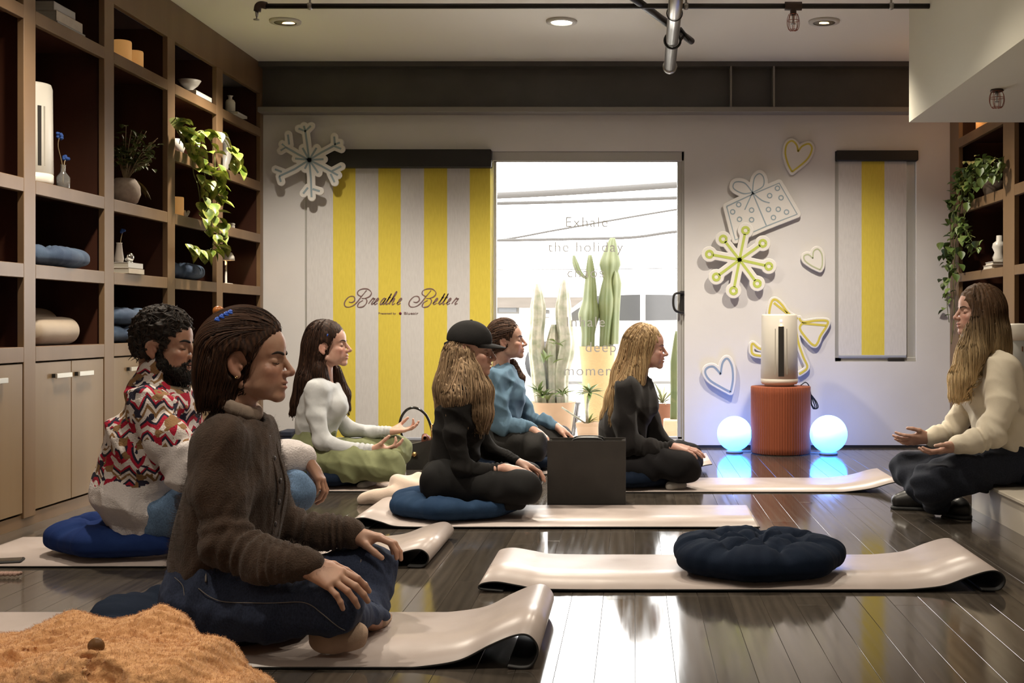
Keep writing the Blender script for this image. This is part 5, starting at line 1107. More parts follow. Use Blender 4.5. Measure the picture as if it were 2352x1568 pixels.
    def face_marks(s, S, parent, brow, lash=True, open_eye=False, bw=1.0):
        m = []
        for e in (-1, 1):
            pts = np.array([s.T(x, y*e, z) for x, y, z in ((9.3, 1.0, 3.35), (9.1, 2.2, 3.75), (8.4, 3.6, 3.95), (7.2, 4.8, 3.5))]); pts = np.array(spline(pts, 5)); pts = S.project(pts, .0008)
            V, Q = tubes(pts[None], [.0032*bw*s.s/.011], 6, .25); m.append((V, Q))
        V, Q = join(m); np_obj('eyebrows', V, Q, HAIRM, parent, cols=np.tile(np.array(brow), (len(V), 1)))
        m = []
        for e in (-1, 1):
            pts = np.array([s.T(x, y*e, z) for x, y, z in ((8.6, 1.9, 1.25), (8.5, 2.7, .95), (8.2, 3.6, .95), (7.4, 4.5, 1.3))]); pts = np.array(spline(pts, 5)); pts = S.project(pts, .0003)
            V, Q = tubes(pts[None], [.0013*s.s/.011], 5, .4); m.append((V, Q))
        V, Q = join(m); np_obj('eyelashes', V, Q, HAIRM, parent, cols=np.tile(np.array(brow)*.6, (len(V), 1)))
def hand(W, d, sh, nh, el, curl=((.25, .5, .3),)*4, spread=(.10, .02, -.07, -.17), thumb=(.75, .45), L=1.0, h=.0026, wr=.024):
    """hand mesh: wrist W, finger direction d, thumb-side hint sh, back-of-hand hint nh, elbow point el"""
    W = np.array(W, float); d = unit(d); s = np.array(sh, float); s = unit(s-d*(s@d)); n = np.cross(d, s); n = n if n@np.array(nh) > 0 else -n
    S = SDF(); kl = (.086, .089, .085, .077); off = (.027, .009, -.009, -.026); ph = ((.041, .025, .020), (.045, .028, .021), (.041, .026, .020), (.032, .020, .018)); rr = (.0090, .0092, .0088, .0078)
    e = unit(np.array(el)-W); S.cone(W+e*.10, W, wr*1.12, wr*.92, .01, ); S.cone(W, W+d*.03*L, wr*.90, .019*L, .02)
    for i in range(4):
        a = W+d*.012*L+s*off[i]*.55*L; K = W+d*kl[i]*L+s*off[i]*L-n*(.004 if i == 3 else .001)
        S.cone(a, K, .0135*L, .0108*L, .016)
    S.ell(W+d*.05*L-n*.010+s*.016*L, (.022*L, .016*L, .022*L), None, .02)
    for i in range(4):
        K = W+d*kl[i]*L+s*off[i]*L-n*(.004 if i == 3 else .001); dd = unit(d*math.cos(spread[i])+s*math.sin(spread[i])); A = 0; p = K; r0 = rr[i]*L
        for j in range(3):
            A += curl[i][j]; q = p+(dd*math.cos(A)-n*math.sin(A))*ph[i][j]*L; r1 = r0*(.93 if j < 2 else .84); S.cone(p, q, r0, r1, .004); p = q; r0 = r1
    t0 = W+d*.022*L+s*.020*L-n*.006; sp, dn = thumb
    t1 = t0+unit(d*.65+s*sp-n*dn*.6)*.044*L; t2 = t1+unit(d*.9+s*sp*.5-n*dn)*.034*L; t3 = t2+unit(d*.95+s*sp*.25-n*dn)*.026*L
    S.cone(t0, t1, .0145*L, .0112*L, .016); S.cone(t1, t2, .0105*L, .0096*L, .005); S.cone(t2, t3, .0096*L, .0078*L, .004)
    return S.mesh(h)
def chain(S, pts, k=.03, sc=(1, 1, 1), wr=None, shrink=1.0):
    P = [J(p[:3]) for p in pts]
    for i in range(len(P)-1): S.cone(P[i], P[i+1], pts[i][3]*shrink, pts[i+1][3]*shrink, max(k, .05) if i == 0 else k, sc, wr.get(i) if wr else None)
    return S
def strands(S, V, n, flow, seg, step, r, off=.002, seed=0, free=.0, jit=.35, zmin=-9, zend=-9):
    rs = np.random.RandomState(seed); P = V[rs.choice(len(V), n)]; P = P[P[:, 2] > zmin]; n = len(P); out = [P]; vel = None; wob = rs.normal(size=(n, 3))*jit; ez = rs.normal(size=n)*.012
    for i in range(seg-1):
        d = flow(P)+wob*.25; g = S.grad(P); on = (g[:, 2:3] > -.55).astype(float)
        dt = d-g*np.sum(d*g, 1, keepdims=True)*on; dt /= np.linalg.norm(dt, axis=1, keepdims=True)+1e-9
        vel = dt if vel is None else vel*.45+dt*.55; vel = vel/(np.linalg.norm(vel, axis=1, keepdims=True)+1e-9)
        Pn = P+vel*step; dd = S.at(Pn); o = off*(1+rs.rand(n)*.8) if i == 0 else o; cor = np.clip(dd-o, -.02, .02)
        Pn = Pn-g*(cor*on[:, 0]*np.where(dd > .03, .2, 1))[:, None]; wob = wob*.8+rs.normal(size=(n, 3))*jit*.35
        if zend > -5: st_ = (Pn[:, 2] < zend+ez)[:, None]; Pn = np.where(st_, P+(Pn-P)*.05, Pn)
        out.append(Pn); P = Pn
    return np.stack(out, 1)
def hair_obj(S, parent, n, flow, seg, step, c0, c1, h=.006, r=.0016, seed=0, disp=None, zmix=None, zmin=-9, off=.002, jit=.35, name='hair', cdark=None, veto=None, zend=-9):
    V, Q = S.mesh(h, disp=disp if disp else folds(seed, .006, 320, dirs=[(1, .3, .05), (.2, 1, .05)], n=5, warp=.5)); rs = np.random.RandomState(seed+5)
    c0 = np.array(c0); c1 = np.array(c1); cd = c0*.7 if cdark is None else np.array(cdark)
    def tone(P, u): 
        if zmix is None: return c0*(1-u)+c1*u
        w = np.clip((zmix[1]-P[:, 2:3])/(zmix[1]-zmix[0]), 0, 1); return c0*(1-w)+c1*w
    nz = folds(seed+1, 1.0, 420, dirs=[(1, .3, .03), (.2, 1, .03)], n=5, warp=.5)
    u0 = np.clip(.45+.9*nz(V[:, 0], V[:, 1], V[:, 2]), 0, 1)[:, None]; cb = tone(V, u0)*(.55+.5*u0)
    P = strands(S, V, n, flow, seg, step, r, off, seed, jit=jit, zmin=zmin, zend=zend)
    if veto is not None: P = P[~veto(P.reshape(-1, 3)).reshape(P.shape[:2]).any(1)]
    m = len(P); Vs, Qs = tubes(P, r*rs.uniform(.6, 1.5, m), 3, .2)
    u = np.repeat(rs.rand(m), P.shape[1]*3)[:, None]; cs = tone(Vs, u)*(.65+.6*np.repeat(rs.rand(m), P.shape[1]*3)[:, None])
    Va, Qa = join([(V, Q), (Vs, Qs)]); return np_obj(name, Va, Qa, HAIRM, parent, cols=np.concatenate([cb, cs]))
DOWN = np.array([0, 0, -1.0])
def flow_from(pt, wd=.6, back=None, wb=0.0):
    pt = np.array(pt)
    def f(P):
        d = P-pt; d = d/(np.linalg.norm(d, axis=1, keepdims=True)+1e-9); v = d*(1-wd)+DOWN*wd
        if back is not None: v = v+np.array(back)*wb*np.clip((P[:, 2:3]-pt[2]+.10)/.1, 0, 1)
        return v
    return f
def cap_hair(hd, S, grow=1.0, low=-2.5, cut=(8.6, 0, -1.2), cr_=(8.2, 10, 9.6), ear=True, k=.5):
    hd.ell(S, (-1.5, 0, 5.3), (9.1+grow*.8, 7.4+grow*.8, 8.3+grow), .5)
    hd.ell(S, (-3.5, 0, .5), (6.4+grow*.6, 6.6+grow*.7, 6.5), 2.0)
    hd.ell(S, cut, cr_, k, 's')
    if ear:
        for e in (-1, 1): hd.ell(S, (-.3, 8.2*e, -.4), (2.5, 3.0, 3.6), .5, 's')
def core(S_parts, h=.014):
    return S_parts.mesh(h)
class Person:
    def __init__(s, base, label): s.root = thing('person', base, label, 'person', 'people seated in meditation'); s.parts = []; s.cols = []
    def skin(s, VQ, col):
        s.parts.append(VQ); c = np.array(col); s.cols.append(np.tile(c, (len(VQ[0]), 1)) if c.ndim == 1 else c)
    def done(s):
        V, Q = join(s.parts); o = np_obj('body', V, Q, SKINM, s.root, cols=np.concatenate(s.cols)); return o
    def wear(s, name, S, m, h=.006, disp=None, label=None):
        if 'sock' in name: S.plane((0, 0, -1), -.009, op='i', k=.006)
        V, Q = S.mesh(h, disp=disp); o = np_obj(name, V, Q, m, s.root); 
        if label: o['label'] = label
        return o
def core_body(pr, torso, arms, legs, skin, neck):
    S = SDF(); chain(S, [(*p[:3], p[3]*.66) for p in torso], .05, (1, .75, 1)); S.cone(J(torso[-1][:3]), neck, torso[-1][3]*.6, .05, .04)
    for a in arms: chain(S, [(*p[:3], min(p[3]*.5, .032)) for p in a], .02)
    for a in legs: chain(S, [(*p[:3], p[3]*.55) for p in a], .03)
    S.plane((0, 0, -1), -.03, op='i', k=.005); S.box((1.63, 0, -1), (3, 5.86, .19))
    pr.skin(core(S), skin)
def cloth(name, col, rough=.9, scale=300, bump=.35, dist=.002, col2=None, sheen=.0, stretch=None, vs=12):
    return mat(name, col, rough, var=(vs, col2 or tuple(c*.8 for c in col)), bump=(scale, bump, dist), sheen=sheen, spec=.2, stretch=stretch)
DENIM = lambda n, c: mat(n, c, .85, var=(260, tuple(v*.55 for v in c), .3, .7), bump=(350, .4, .0012), spec=.2, stretch=(1, 1, .5))
def sock(S, a, b, r0, r1, k=.02): S.cone(a, b, r0, r1, k)
LIGHT = (.50, .30, .215); 
# ================================================================== 1: woman in the brown cardigan
pr = Person(at(600, 1440, 3.38)*1.0, 'woman in a brown knitted cardigan and blue jeans, nearest the camera'); pr.root
Y0 = 3.38
hd = Head(J((571, 840, Y0)), 1.10, 1, pitch=.05); nb = J((535, 965, Y0)); hs_ = hd.sdf(nb, .056)
V, Q = hs_.mesh(.0027, lo=J((450, 990, Y0))-[0, .13, 0], hi=J((700, 690, Y0))+[0, .13, 0])
skin1 = (.46, .265, .18); pr.skin((V, Q), hd.skin_cols(V, skin1)); hd.face_marks(hs_, pr.root, (.018, .010, .007), bw=1.25)
torso = [(490, 1370, 3.38, .125), (520, 1240, 3.38, .115), (545, 1110, 3.38, .115), (545, 1030, 3.38, .095)]
an = [(508, 1022, 3.215, .064), (505, 1130, 3.18, .064), (520, 1245, 3.16, .062), (605, 1288, 3.11, .052), (690, 1294, 3.08, .047)]
af = [(585, 1010, 3.545, .062), (610, 1120, 3.60, .06), (650, 1205, 3.62, .055), (740, 1225, 3.62, .05), (800, 1222, 3.62, .045)]
ln = [(470, 1398, 3.27, .108), (620, 1392, 3.19, .088), (765, 1388, 3.13, .066)]
ln2 = [(765, 1390, 3.14, .066), (800, 1408, 3.28, .052), (845, 1418, 3.44, .040)]
lf = [(500, 1385, 3.49, .108), (690, 1345, 3.60, .090), (838, 1318, 3.66, .084)]
lf2 = [(842, 1320, 3.66, .084), (842, 1388, 3.54, .062), (800, 1440, 3.32, .042)]
core_body(pr, torso, [an, af], [ln, ln2, lf, lf2], skin1, nb)
wn_ = J((697, 1297, 3.075))
pr.skin(hand(wn_, (.80, -.10, -.30), (.1, .8, .5), (.2, -.5, .8), J(an[2][:3]), ((.2, .42, .25), (.22, .40, .25), (.22, .42, .25), (.24, .42, .3)), (.13, .02, -.12, -.30), (.55, .35), 1.08, .0026, .023), skin1)
wf_ = J((803, 1226, 3.62))
pr.skin(hand(wf_, (.97, .05, -.10), (0, -1, .1), (0, 0, 1), J(af[3][:3]), ((.30, .62, .4), (.30, .6, .4), (.3, .6, .4), (.3, .6, .4)), (.05, .0, -.06, -.14), (.45, .55), 1.05, .003, .023), skin1)
S = SDF(); S.cone(J((845, 1418, 3.44)), J((870, 1440, 3.56)), .03, .028, .02); pr.skin(S.mesh(.006), skin1)
pr.done()
CARD = mat('brown_mohair_knit', (.066, .042, .030), .95, var=(16, (.046, .029, .020)), bump=(230, .9, .004), sheen=.12, spec=.15)
S = SDF(); chain(S, [(p[0], p[1], p[2], p[3]) for p in [(505, 1290, 3.38, .135), (525, 1200, 3.38, .13), (545, 1110, 3.38, .125), (548, 1030, 3.38, .10)]], .05, (1, .74, 1)); S.cone(J((548, 1030, 3.38)), J((545, 965, 3.38)), .085, .066, .04)
S.cone(J(an[0][:3]), J(af[0][:3]), .062, .06, .06)
chain(S, an, .03, wr={1: (.006, 3, .8, .3, .5), 2: (.008, 3.5, .5, .5, 1), 3: (.009, 4.5, .6, .5, 2)}); chain(S, af, .03, wr={2: (.008, 3, .5, .5, 1), 3: (.008, 4, .5, .5, 2)})
S.cone(J((655, 1293, 3.09)), J((712, 1298, 3.072)), .050, .040, .006, wr=(.0022, 0.3, .5, 1, 0)); S.cone(J((765, 1224, 3.62)), J((806, 1222, 3.62)), .048, .038, .006)
S.cone(J((560, 960, 3.38)), J((545, 930, 3.38)), .060, .058, .02, op='s')
S.plane((-.10, 0, -1), -(.10*0+.0)-(J((480, 1300, 3.38))[2])+.10*0-.10*J((480, 1300, 3.38))[0]*1.0, op='i') if False else None
cut = J((430, 1308, 3.38)); S.ell(cut+[.0, 0, -.16], (.5, .5, .15), None, .01, 's') if False else None
cardigan = pr.wear('cardigan', S, CARD, .0055, fsum(folds(2, .016, 40, dirs=[(1, .5, -.25), (.9, -.3, .1)], n=3, warp=.5, ridge=True), folds(3, .003, 130)))
SB = S
rs = np.random.RandomState(77); Vk, _q = S.mesh(.011); Vk = Vk[rs.choice(len(Vk), 16000)]; Vk = S.project(Vk+rs.normal(size=Vk.shape)*.004, .0, 3); g = S.grad(Vk); dv = g*.8+rs.normal(size=g.shape)*.8; d2 = dv+rs.normal(size=g.shape)*.7
Vf, Qf = tubes(np.stack([Vk-g*.006, Vk+dv*.003, Vk+dv*.003+d2*.003], 1), rs.uniform(.00015, .0003, len(Vk)), 3, .5); o = np_obj('knit_fuzz', Vf, Qf, CARD, pr.root); o['kind'] = 'stuff'
bt = []
BTN = mat('dark_horn_button', (.03, .022, .018), .3)
q = SB.project(np.array([J((672, y, 3.335)) for y in (985, 1042, 1100, 1158, 1212)]), .001)
for i, p_ in enumerate(q): MB().ball(p_, .0085, 12, sc=(.5, 1, 1)).build('button', BTN, pr.root)
pk = [SB.project(np.array([J((668+6*math.sin(i*.4), y, 3.345+dy)) for i, y in enumerate(range(975, 1240, 12))]), .001) for dy in (-.028, .028)]
m = MB(); [m.tube(list(k_), .0035, 6) for k_ in pk]; m.build('placket_edge', CARD, pr.root)
COLR = cloth('oatmeal_collar', (.46, .36, .29), .9, 350, .5)
S = SDF(); cN = np.array(hd.T(-3.1, 0, -9.8)); ax = unit(nb-hd.T(-2.4, 0, -4.5)); R_ = np.stack([unit(np.cross([0, 1, 0], ax)), [0, 1, 0], ax], 1)
for a in np.linspace(0, 2*math.pi, 19)[:-1]:
    r_ = .064; o = R_[:, 0]*math.cos(a)*r_*1.02+R_[:, 1]*math.sin(a)*r_; o2 = R_[:, 0]*math.cos(a+.35)*r_*1.02+R_[:, 1]*math.sin(a+.35)*r_; dz = np.array([0, 0, -.020*math.cos(a)])*(1 if R_[0, 0] > 0 else -1)
    dz2 = np.array([0, 0, -.020*math.cos(a+.35)])*(1 if R_[0, 0] > 0 else -1); up_ = np.array([0, 0, .008])
    S.cone(cN+o+dz-up_, cN+o2+dz2-up_, .010, .010, .006); S.cone(cN+o*1.0+dz+up_, cN+o2*1.0+dz2+up_, .006, .006, .02)
pr.wear('shirt_collar', S, COLR, .0035)
JEAN1 = DENIM('dark_blue_denim', (.034, .045, .085))
S = SDF(); S.cone(J((478, 1375, 3.28)), J((500, 1370, 3.48)), .118, .118, .05); S.cone(J((490, 1380, 3.38)), J((505, 1270, 3.38)), .12, .115, .05, (1, .8, 1))
chain(S, ln, .03); chain(S, lf, .03); chain(S, ln2, .015); chain(S, lf2, .02)
S.cone(J((835, 1412, 3.40)), J((858, 1428, 3.47)), .043, .050, .01); S.cone(J((845, 1418, 3.44)), J((880, 1442, 3.54)), .036, .038, .004, op='s')
S.plane((0, 0, -1), -.045, op='i', k=.02)
jn = pr.wear('jeans', S, JEAN1, .0055, fsum(folds(5, .012, 46, dirs=[(.3, .3, 1), (1, .2, -.6)], n=4, ridge=True), folds(6, .003, 110)))
STIT = mat('denim_stitching', (.16, .14, .13), .8)
seam = S.project(np.array(spline([J((455, 1350, 3.16)), J((500, 1378, 3.12)), J((600, 1384, 3.09)), J((690, 1382, 3.07)), J((745, 1405, 3.07)), J((790, 1440, 3.1))], 9)), .0018)
seam2 = S.project(np.array(spline([J((828, 1270, 3.56)), J((826, 1310, 3.57)), J((822, 1350, 3.55)), J((818, 1385, 3.5))], 9)), .0018)
mm_ = [MB().tube(list(seam), .0014, 5), MB().tube(list(seam2), .0022, 5)]; m = MB(); m.tube(list(S.project(np.array(spline([J((400, 1325, 3.2)), J((425, 1350, 3.18)), J((435, 1400, 3.17)), J((428, 1440, 3.17))], 6)), .0006)), .0013, 5); m.tube(list(S.project(np.array(spline([J((470, 1290, 3.2)), J((475, 1340, 3.18))], 6)), .0008)), .003, 5); [q_.build('seam_stitching', STIT, pr.root) for q_ in mm_]; m.build('pocket_stitching', STIT, pr.root)
SOCK = cloth('beige_sock_knit', (.48, .34, .25), .95, 400, .5)
S = SDF(); a_f = J((800, 1440, 3.30)); b_f = J((735, 1476, 3.16)); t_f = J((820, 1468, 3.20))
S.cone(J((790, 1445, 3.28)), J((770, 1462, 3.20)), .040, .042, .02).cone(J((745, 1462, 3.20)), J((805, 1460, 3.19)), .043, .036, .02).cone(J((805, 1460, 3.19)), J((823, 1458, 3.19)), .034, .026, .02)
S.plane((0, 0, -1), -.010, op='i', k=.01)
pr.wear('sock', S, SOCK, .005, folds(8, .003, 90))
S = SDF(); S.cone(J((868, 1432, 3.52)), J((884, 1428, 3.62)), .03, .03, .02); pr.wear('sock', S, SOCK, .007)
# hair: half tied back, to the shoulder
S = SDF(); cap_hair(hd, S, 1.5); hd.ell(S, (-1.5, 0, 8.2), (8.6, 7.2, 6.6), 1.5); hd.ell(S, (8.8, 0, -1.2), (8.4, 10, 10.4), .9, 's')
S.cone(J((520, 800, Y0)), J((510, 860, Y0)), .078, .070, .04, (1, .82, 1)); S.cone(J((512, 850, Y0)), J((508, 915, Y0)), .066, .060, .03, (1, .72, 1)); S.cone(J((508, 905, Y0)), J((505, 926, Y0)), .060, .052, .02, (1, .72, 1))
for e in (-1, 1): hd.ell(S, (-.4, 8.4*e, .3), (2.8, 3.2, 3.9), .5, 's')
S.plane((0, 0, -1), -J((0, 940, Y0))[2], op='i', k=.012)
fr = hd.T(9, 0, 9.5)
def fl1_(P):
    top = np.clip((P[:, 2:3]-hd.T(0, 0, 5)[2])/.05, 0, 1); back = np.array([-1, 0, -.12]); return back*top+DOWN*(1-top)*np.array([1, 1, 1])+np.array([-.25, 0, 0])*(1-top)
hair_obj(S, pr.root, 1500, fl1_, 16, .012, (.020, .009, .006), (.075, .032, .015), .005, .0011, 3, folds(31, .005, 360, dirs=[(.15, 1, .1), (1, .4, .05)], n=5, warp=.3), jit=.15, veto=hd.veto(cut=((8.8, 0, -1.2), (8.2, 9.8, 10.2))), zend=J((0, 935, Y0))[2])
HC = S
clip = thing('hair_clip', at(512, 735, Y0-.02), None) if False else None
c0_ = hd.T(-5.2, -1.5, 12.0)
pc_ = HC.project(np.array([J((x, y, Y0-.055)) for x, y in ((530, 718), (523, 726), (516, 735), (509, 744))]), .003)
m = MB()
for p_ in pc_: m.ball(p_, .0075, 8); m.tube([p_+np.array([-.006, -.004, 0]), p_+np.array([.008, -.006, -.006])], .004, 6)
m.build('hair_clip', mat('blue_hair_clip', (.02, .09, .5), .3), pr.root)
po = HC.project(np.array([J((508, 724, Y0))]), .006)[0]; MB().ball(po, .016, 14, sc=(1, 1, .85)).build('hair_bobble', mat('amber_bobble', (.45, .14, .02), .35), pr.root)
er = hs_.project(np.array([hd.T(-.1, -8.5 if hd.lat[1] > 0 else 8.5, -2.6), hd.T(-.7, -8.5 if hd.lat[1] > 0 else 8.5, -3.2)]), .001); m = MB(); [m.ball(p_, .0028, 8) for p_ in er]; m.build('earring', mat('gold_stud', (.8, .6, .3), .2, metal=1), pr.root)
# ================================================================== 2: bearded man in the patterned fleece
Y0 = 4.66; pr = Person(at(420, 1230, Y0), 'bearded man in a patterned white fleece and pale jeans'); skin2 = (.33, .18, .115)
hd = Head(J((376, 803, Y0)), 1.15, 1, pitch=.10, yaw=.05, male=True); nb = J((362, 885, Y0)); hs_ = hd.sdf(nb, .062)
V, Q = hs_.mesh(.0034, lo=J((280, 905, Y0))-[0, .13, 0], hi=J((490, 690, Y0))+[0, .13, 0]); pr.skin((V, Q), hd.skin_cols(V, skin2)); hd.face_marks(hs_, pr.root, (.010, .007, .006), bw=1.5)
torso = [(352, 1190, Y0, .15), (345, 1080, Y0, .15), (360, 980, Y0, .145), (375, 930, Y0, .12)]
an = [(345, 945, Y0-.19, .075), (385, 1010, Y0-.24, .077), (440, 1080, Y0-.26, .072), (560, 1075, Y0-.2, .055), (672, 1046, Y0-.12, .047), (700, 1048, Y0-.10, .045)]
af = [(415, 940, Y0+.19, .07), (440, 1010, Y0+.24, .07), (480, 1080, Y0+.26, .065), (580, 1070, Y0+.24, .05)]
ln = [(372, 1182, Y0-.10, .098), (520, 1160, Y0-.17, .09), (672, 1128, Y0-.16, .07)]; ln2 = [(676, 1130, Y0-.16, .07), (640, 1180, Y0-.02, .055), (570, 1230, Y0+.1, .042)]
lf = [(375, 1182, Y0+.10, .10), (540, 1150, Y0+.22, .09), (660, 1130, Y0+.33, .07)]; lf2 = [(660, 1130, Y0+.33, .07), (600, 1190, Y0+.1, .055), (560, 1235, Y0-.05, .042)]
core_body(pr, torso, [an, af], [ln, ln2, lf, lf2], skin2, nb)
pr.skin(hand(J((704, 1055, Y0-.10)), (.55, 0, -.75), (-.2, .9, .2), (.8, -.1, .5), J(an[3][:3]), ((.3, .7, .5), (.35, .75, .5), (.35, .8, .5), (.4, .8, .5)), (.06, .0, -.06, -.12), (.45, .5), 1.1, .0032, .026), skin2); pr.done()
def fleece_mat(z_thr):
    m = bpy.data.materials.new('patterned_fleece'); m.use_nodes = True; N = m.node_tree.nodes; L = m.node_tree.links; b = N['Principled BSDF']; b.inputs['Roughness'].default_value = .95; b.inputs['Specular IOR Level'].default_value = .15
    tc = N.new('ShaderNodeTexCoord'); sp_ = N.new('ShaderNodeSeparateXYZ'); L.new(tc.outputs['Object'], sp_.inputs[0])
    def mth(op, a, b_=None, c=None):
        n = N.new('ShaderNodeMath'); n.operation = op
        for i, v in enumerate((a, b_, c)):
            if v is None: continue
            if isinstance(v, (int, float)): n.inputs[i].default_value = v
            else: L.new(v, n.inputs[i])
        return n.outputs[0]
    ns = N.new('ShaderNodeTexNoise'); ns.inputs['Scale'].default_value = 9; ns.inputs['Detail'].default_value = 1; L.new(tc.outputs['Object'], ns.inputs['Vector'])
    x = mth('ADD', sp_.outputs['X'], mth('MULTIPLY', sp_.outputs['Y'], .45)); zig = mth('PINGPONG', x, .032); zz = mth('ADD', mth('ADD', sp_.outputs['Z'], mth('MULTIPLY', zig, 1.1)), mth('MULTIPLY', ns.outputs['Fac'], .10))
    fr = mth('FRACT', mth('MULTIPLY', zz, 8.5)); cr_ = N.new('ShaderNodeValToRGB'); cr_.color_ramp.interpolation = 'CONSTANT'; L.new(fr, cr_.inputs[0])
    W_, R_, NV, BR = (.52, .46, .43, 1), (.30, .012, .03, 1), (.022, .020, .035, 1), (.20, .11, .05, 1)
    el = cr_.color_ramp.elements; el[0].position = 0; el[0].color = W_; el[1].position = .20; el[1].color = R_
    for p_, c_ in ((.36, NV), (.47, W_), (.62, BR), (.72, W_), (.82, NV), (.92, R_)): e = el.new(p_); e.color = c_
    vo = N.new('ShaderNodeTexVoronoi'); vo.inputs['Scale'].default_value = 30; vo.distance = 'CHEBYCHEV'; L.new(tc.outputs['Object'], vo.inputs['Vector']); sv = N.new('ShaderNodeSeparateXYZ'); L.new(vo.outputs['Color'], sv.inputs[0])
    mx = N.new('ShaderNodeMix'); mx.data_type = 'RGBA'; L.new(mth('GREATER_THAN', sv.outputs[0], .60), mx.inputs['Factor']); L.new(cr_.outputs[0], mx.inputs['A'])
    c2 = N.new('ShaderNodeValToRGB'); c2.color_ramp.interpolation = 'CONSTANT'; L.new(sv.outputs[1], c2.inputs[0]); e2 = c2.color_ramp.elements; e2[0].color = BR; e2[1].position = .35; e2[1].color = W_; e = e2.new(.62); e.color = NV; e = e2.new(.85); e.color = R_
    L.new(c2.outputs[0], mx.inputs['B'])
    at_ = N.new('ShaderNodeAttribute'); at_.attribute_name = 'Col'
    m2 = N.new('ShaderNodeMix'); m2.data_type = 'RGBA'; L.new(mth('GREATER_THAN', at_.outputs['Fac'], .5), m2.inputs['Factor']); m2.inputs['A'].default_value = (.56, .51, .50, 1); L.new(mx.outputs['Result'], m2.inputs['B']); L.new(m2.outputs['Result'], b.inputs['Base Color'])
    n2 = N.new('ShaderNodeTexNoise'); n2.inputs['Scale'].default_value = 170; L.new(tc.outputs['Object'], n2.inputs['Vector']); bp = N.new('ShaderNodeBump'); bp.inputs['Strength'].default_value = .8; bp.inputs['Distance'].default_value = .004; L.new(n2.outputs['Fac'], bp.inputs['Height']); L.new(bp.outputs[0], b.inputs['Normal'])
    return m
S = SDF(); chain(S, [(345, 1195, Y0, .155), (338, 1120, Y0, .168), (350, 1020, Y0, .160), (372, 935, Y0, .125)], .06, (1, .76, 1)); S.cone(J((372, 935, Y0)), J((366, 888, Y0)), .10, .082, .05); S.cone(J(an[0][:3]), J(af[0][:3]), .078, .075, .07)
chain(S, an, .04, wr={1: (.008, 2, .7, .4, 0), 2: (.008, 3, .3, .5, 1)}); chain(S, af, .04)
S.cone(J((366, 893, Y0)), J((372, 855, Y0)), .084, .085, .012); S.cone(J((374, 900, Y0)), J((380, 835, Y0)), .068, .072, .008, op='s')
V, Q = S.mesh(.006, disp=fsum(folds(12, .022, 34, dirs=[(.3, .2, 1), (1, 0, .5)], n=3, ridge=True), folds(13, .004, 90)))
SA_ = SDF(); chain(SA_, an); chain(SA_, af); ST_ = SDF(); chain(ST_, [(345, 1195, Y0, .155), (338, 1120, Y0, .168), (350, 1020, Y0, .160), (372, 935, Y0, .125)], .06, (1, .76, 1))
arm_ = SA_.at(V) < ST_.at(V)+.004; z_ = V[:, 2]+.012*np.sin(V[:, 0]*40); mk = np.where(arm_, z_ > J((0, 1012, Y0-.2))[2], z_ > J((0, 1095, Y0))[2]).astype(float)
np_obj('fleece_jacket', V, Q, fleece_mat(0), pr.root, cols=np.repeat(mk[:, None], 3, 1))
S2 = SDF(); cN = J((370, 884, Y0))
m = MB(); m.tube([cN+np.array([math.cos(a)*.090+(.006), math.sin(a)*.088, -.008*math.cos(a)*3]) for a in np.linspace(0, 2*math.pi, 33)], .013, 8, flat=1.3); m.build('collar_band', cloth('olive_collar_tape', (.13, .10, .065), .8), pr.root)
JEAN2 = DENIM('light_blue_denim', (.13, .21, .34)); S = SDF(); S.cone(J((368, 1188, Y0-.08)), J((370, 1188, Y0+.08)), .105, .105, .05)
for l in (ln, ln2, lf, lf2): chain(S, l, .03)
S.plane((0, 0, -1), -.075, op='i', k=.02); pr.wear('jeans', S, JEAN2, .008, folds(14, .012, 45, n=5))
S = SDF(); S.cone(J((570, 1225, Y0+.1)), J((520, 1232, Y0+.12)), .04, .035, .02).cone(J((560, 1232, Y0-.05)), J((505, 1240, Y0-.06)), .04, .035, .02); pr.wear('sock', S, cloth('white_sock_knit', (.5, .48, .45)), .008)
S = SDF(); cap_hair(hd, S, 1.2, cut=(9.2, 0, -1.0), cr_=(7.9, 10, 9.2)); hd.ell(S, (-.5, 0, 9.2), (8.4, 7.4, 5.6), 1.5); hd.ell(S, (9.4, 0, -1.2), (7.9, 10, 9.2), .4, 's')
for e in (-1, 1): hd.ell(S, (.2, 8.4*e, -1.6), (3.0, 3.4, 4.6), .5, 's')
S.plane((0, 0, -1), -hd.T(-7, 0, -3.5)[2], op='i', k=.02)
crl = folds(15, .022, 260, n=7); 
hair_obj(S, pr.root, 900, lambda P: np.random.RandomState(3).normal(size=P.shape)+(P-hd.O)*8, 6, .006, (.008, .006, .005), (.03, .018, .012), .0055, .0014, 16, crl, jit=1.5, veto=hd.veto(cut=((9.4, 0, -1.2), (7.7, 9.8, 9.0))))
S = SDF()
for e in (-1, 1): hd.cone(S, (1.4, 6.0*e, .2), (2.0, 5.6*e, -4.2), .6, 1.5, 1.0); hd.cone(S, (2.0, 5.2*e, -5.2), (7.2, 2.4*e, -7.8), 2.1, 2.4, 1.2); hd.cone(S, (3.4, 5.0*e, -3.8), (7.4, 3.2*e, -6.0), 1.2, 1.3, 1.0); hd.cone(S, (9.5, .3*e, -2.9), (8.4, 2.6*e, -4.2), .5, .6, .5); hd.cone(S, (8.4, 2.7*e, -4.2), (7.9, 2.3*e, -7.0), .6, 1.3, .8)
hd.ell(S, (7.6, 0, -8.6), (3.2, 3.2, 3.0), 1.2); hd.ell(S, (10.6, 0, -4.4), (2.2, 1.9, .95), .3, 's')
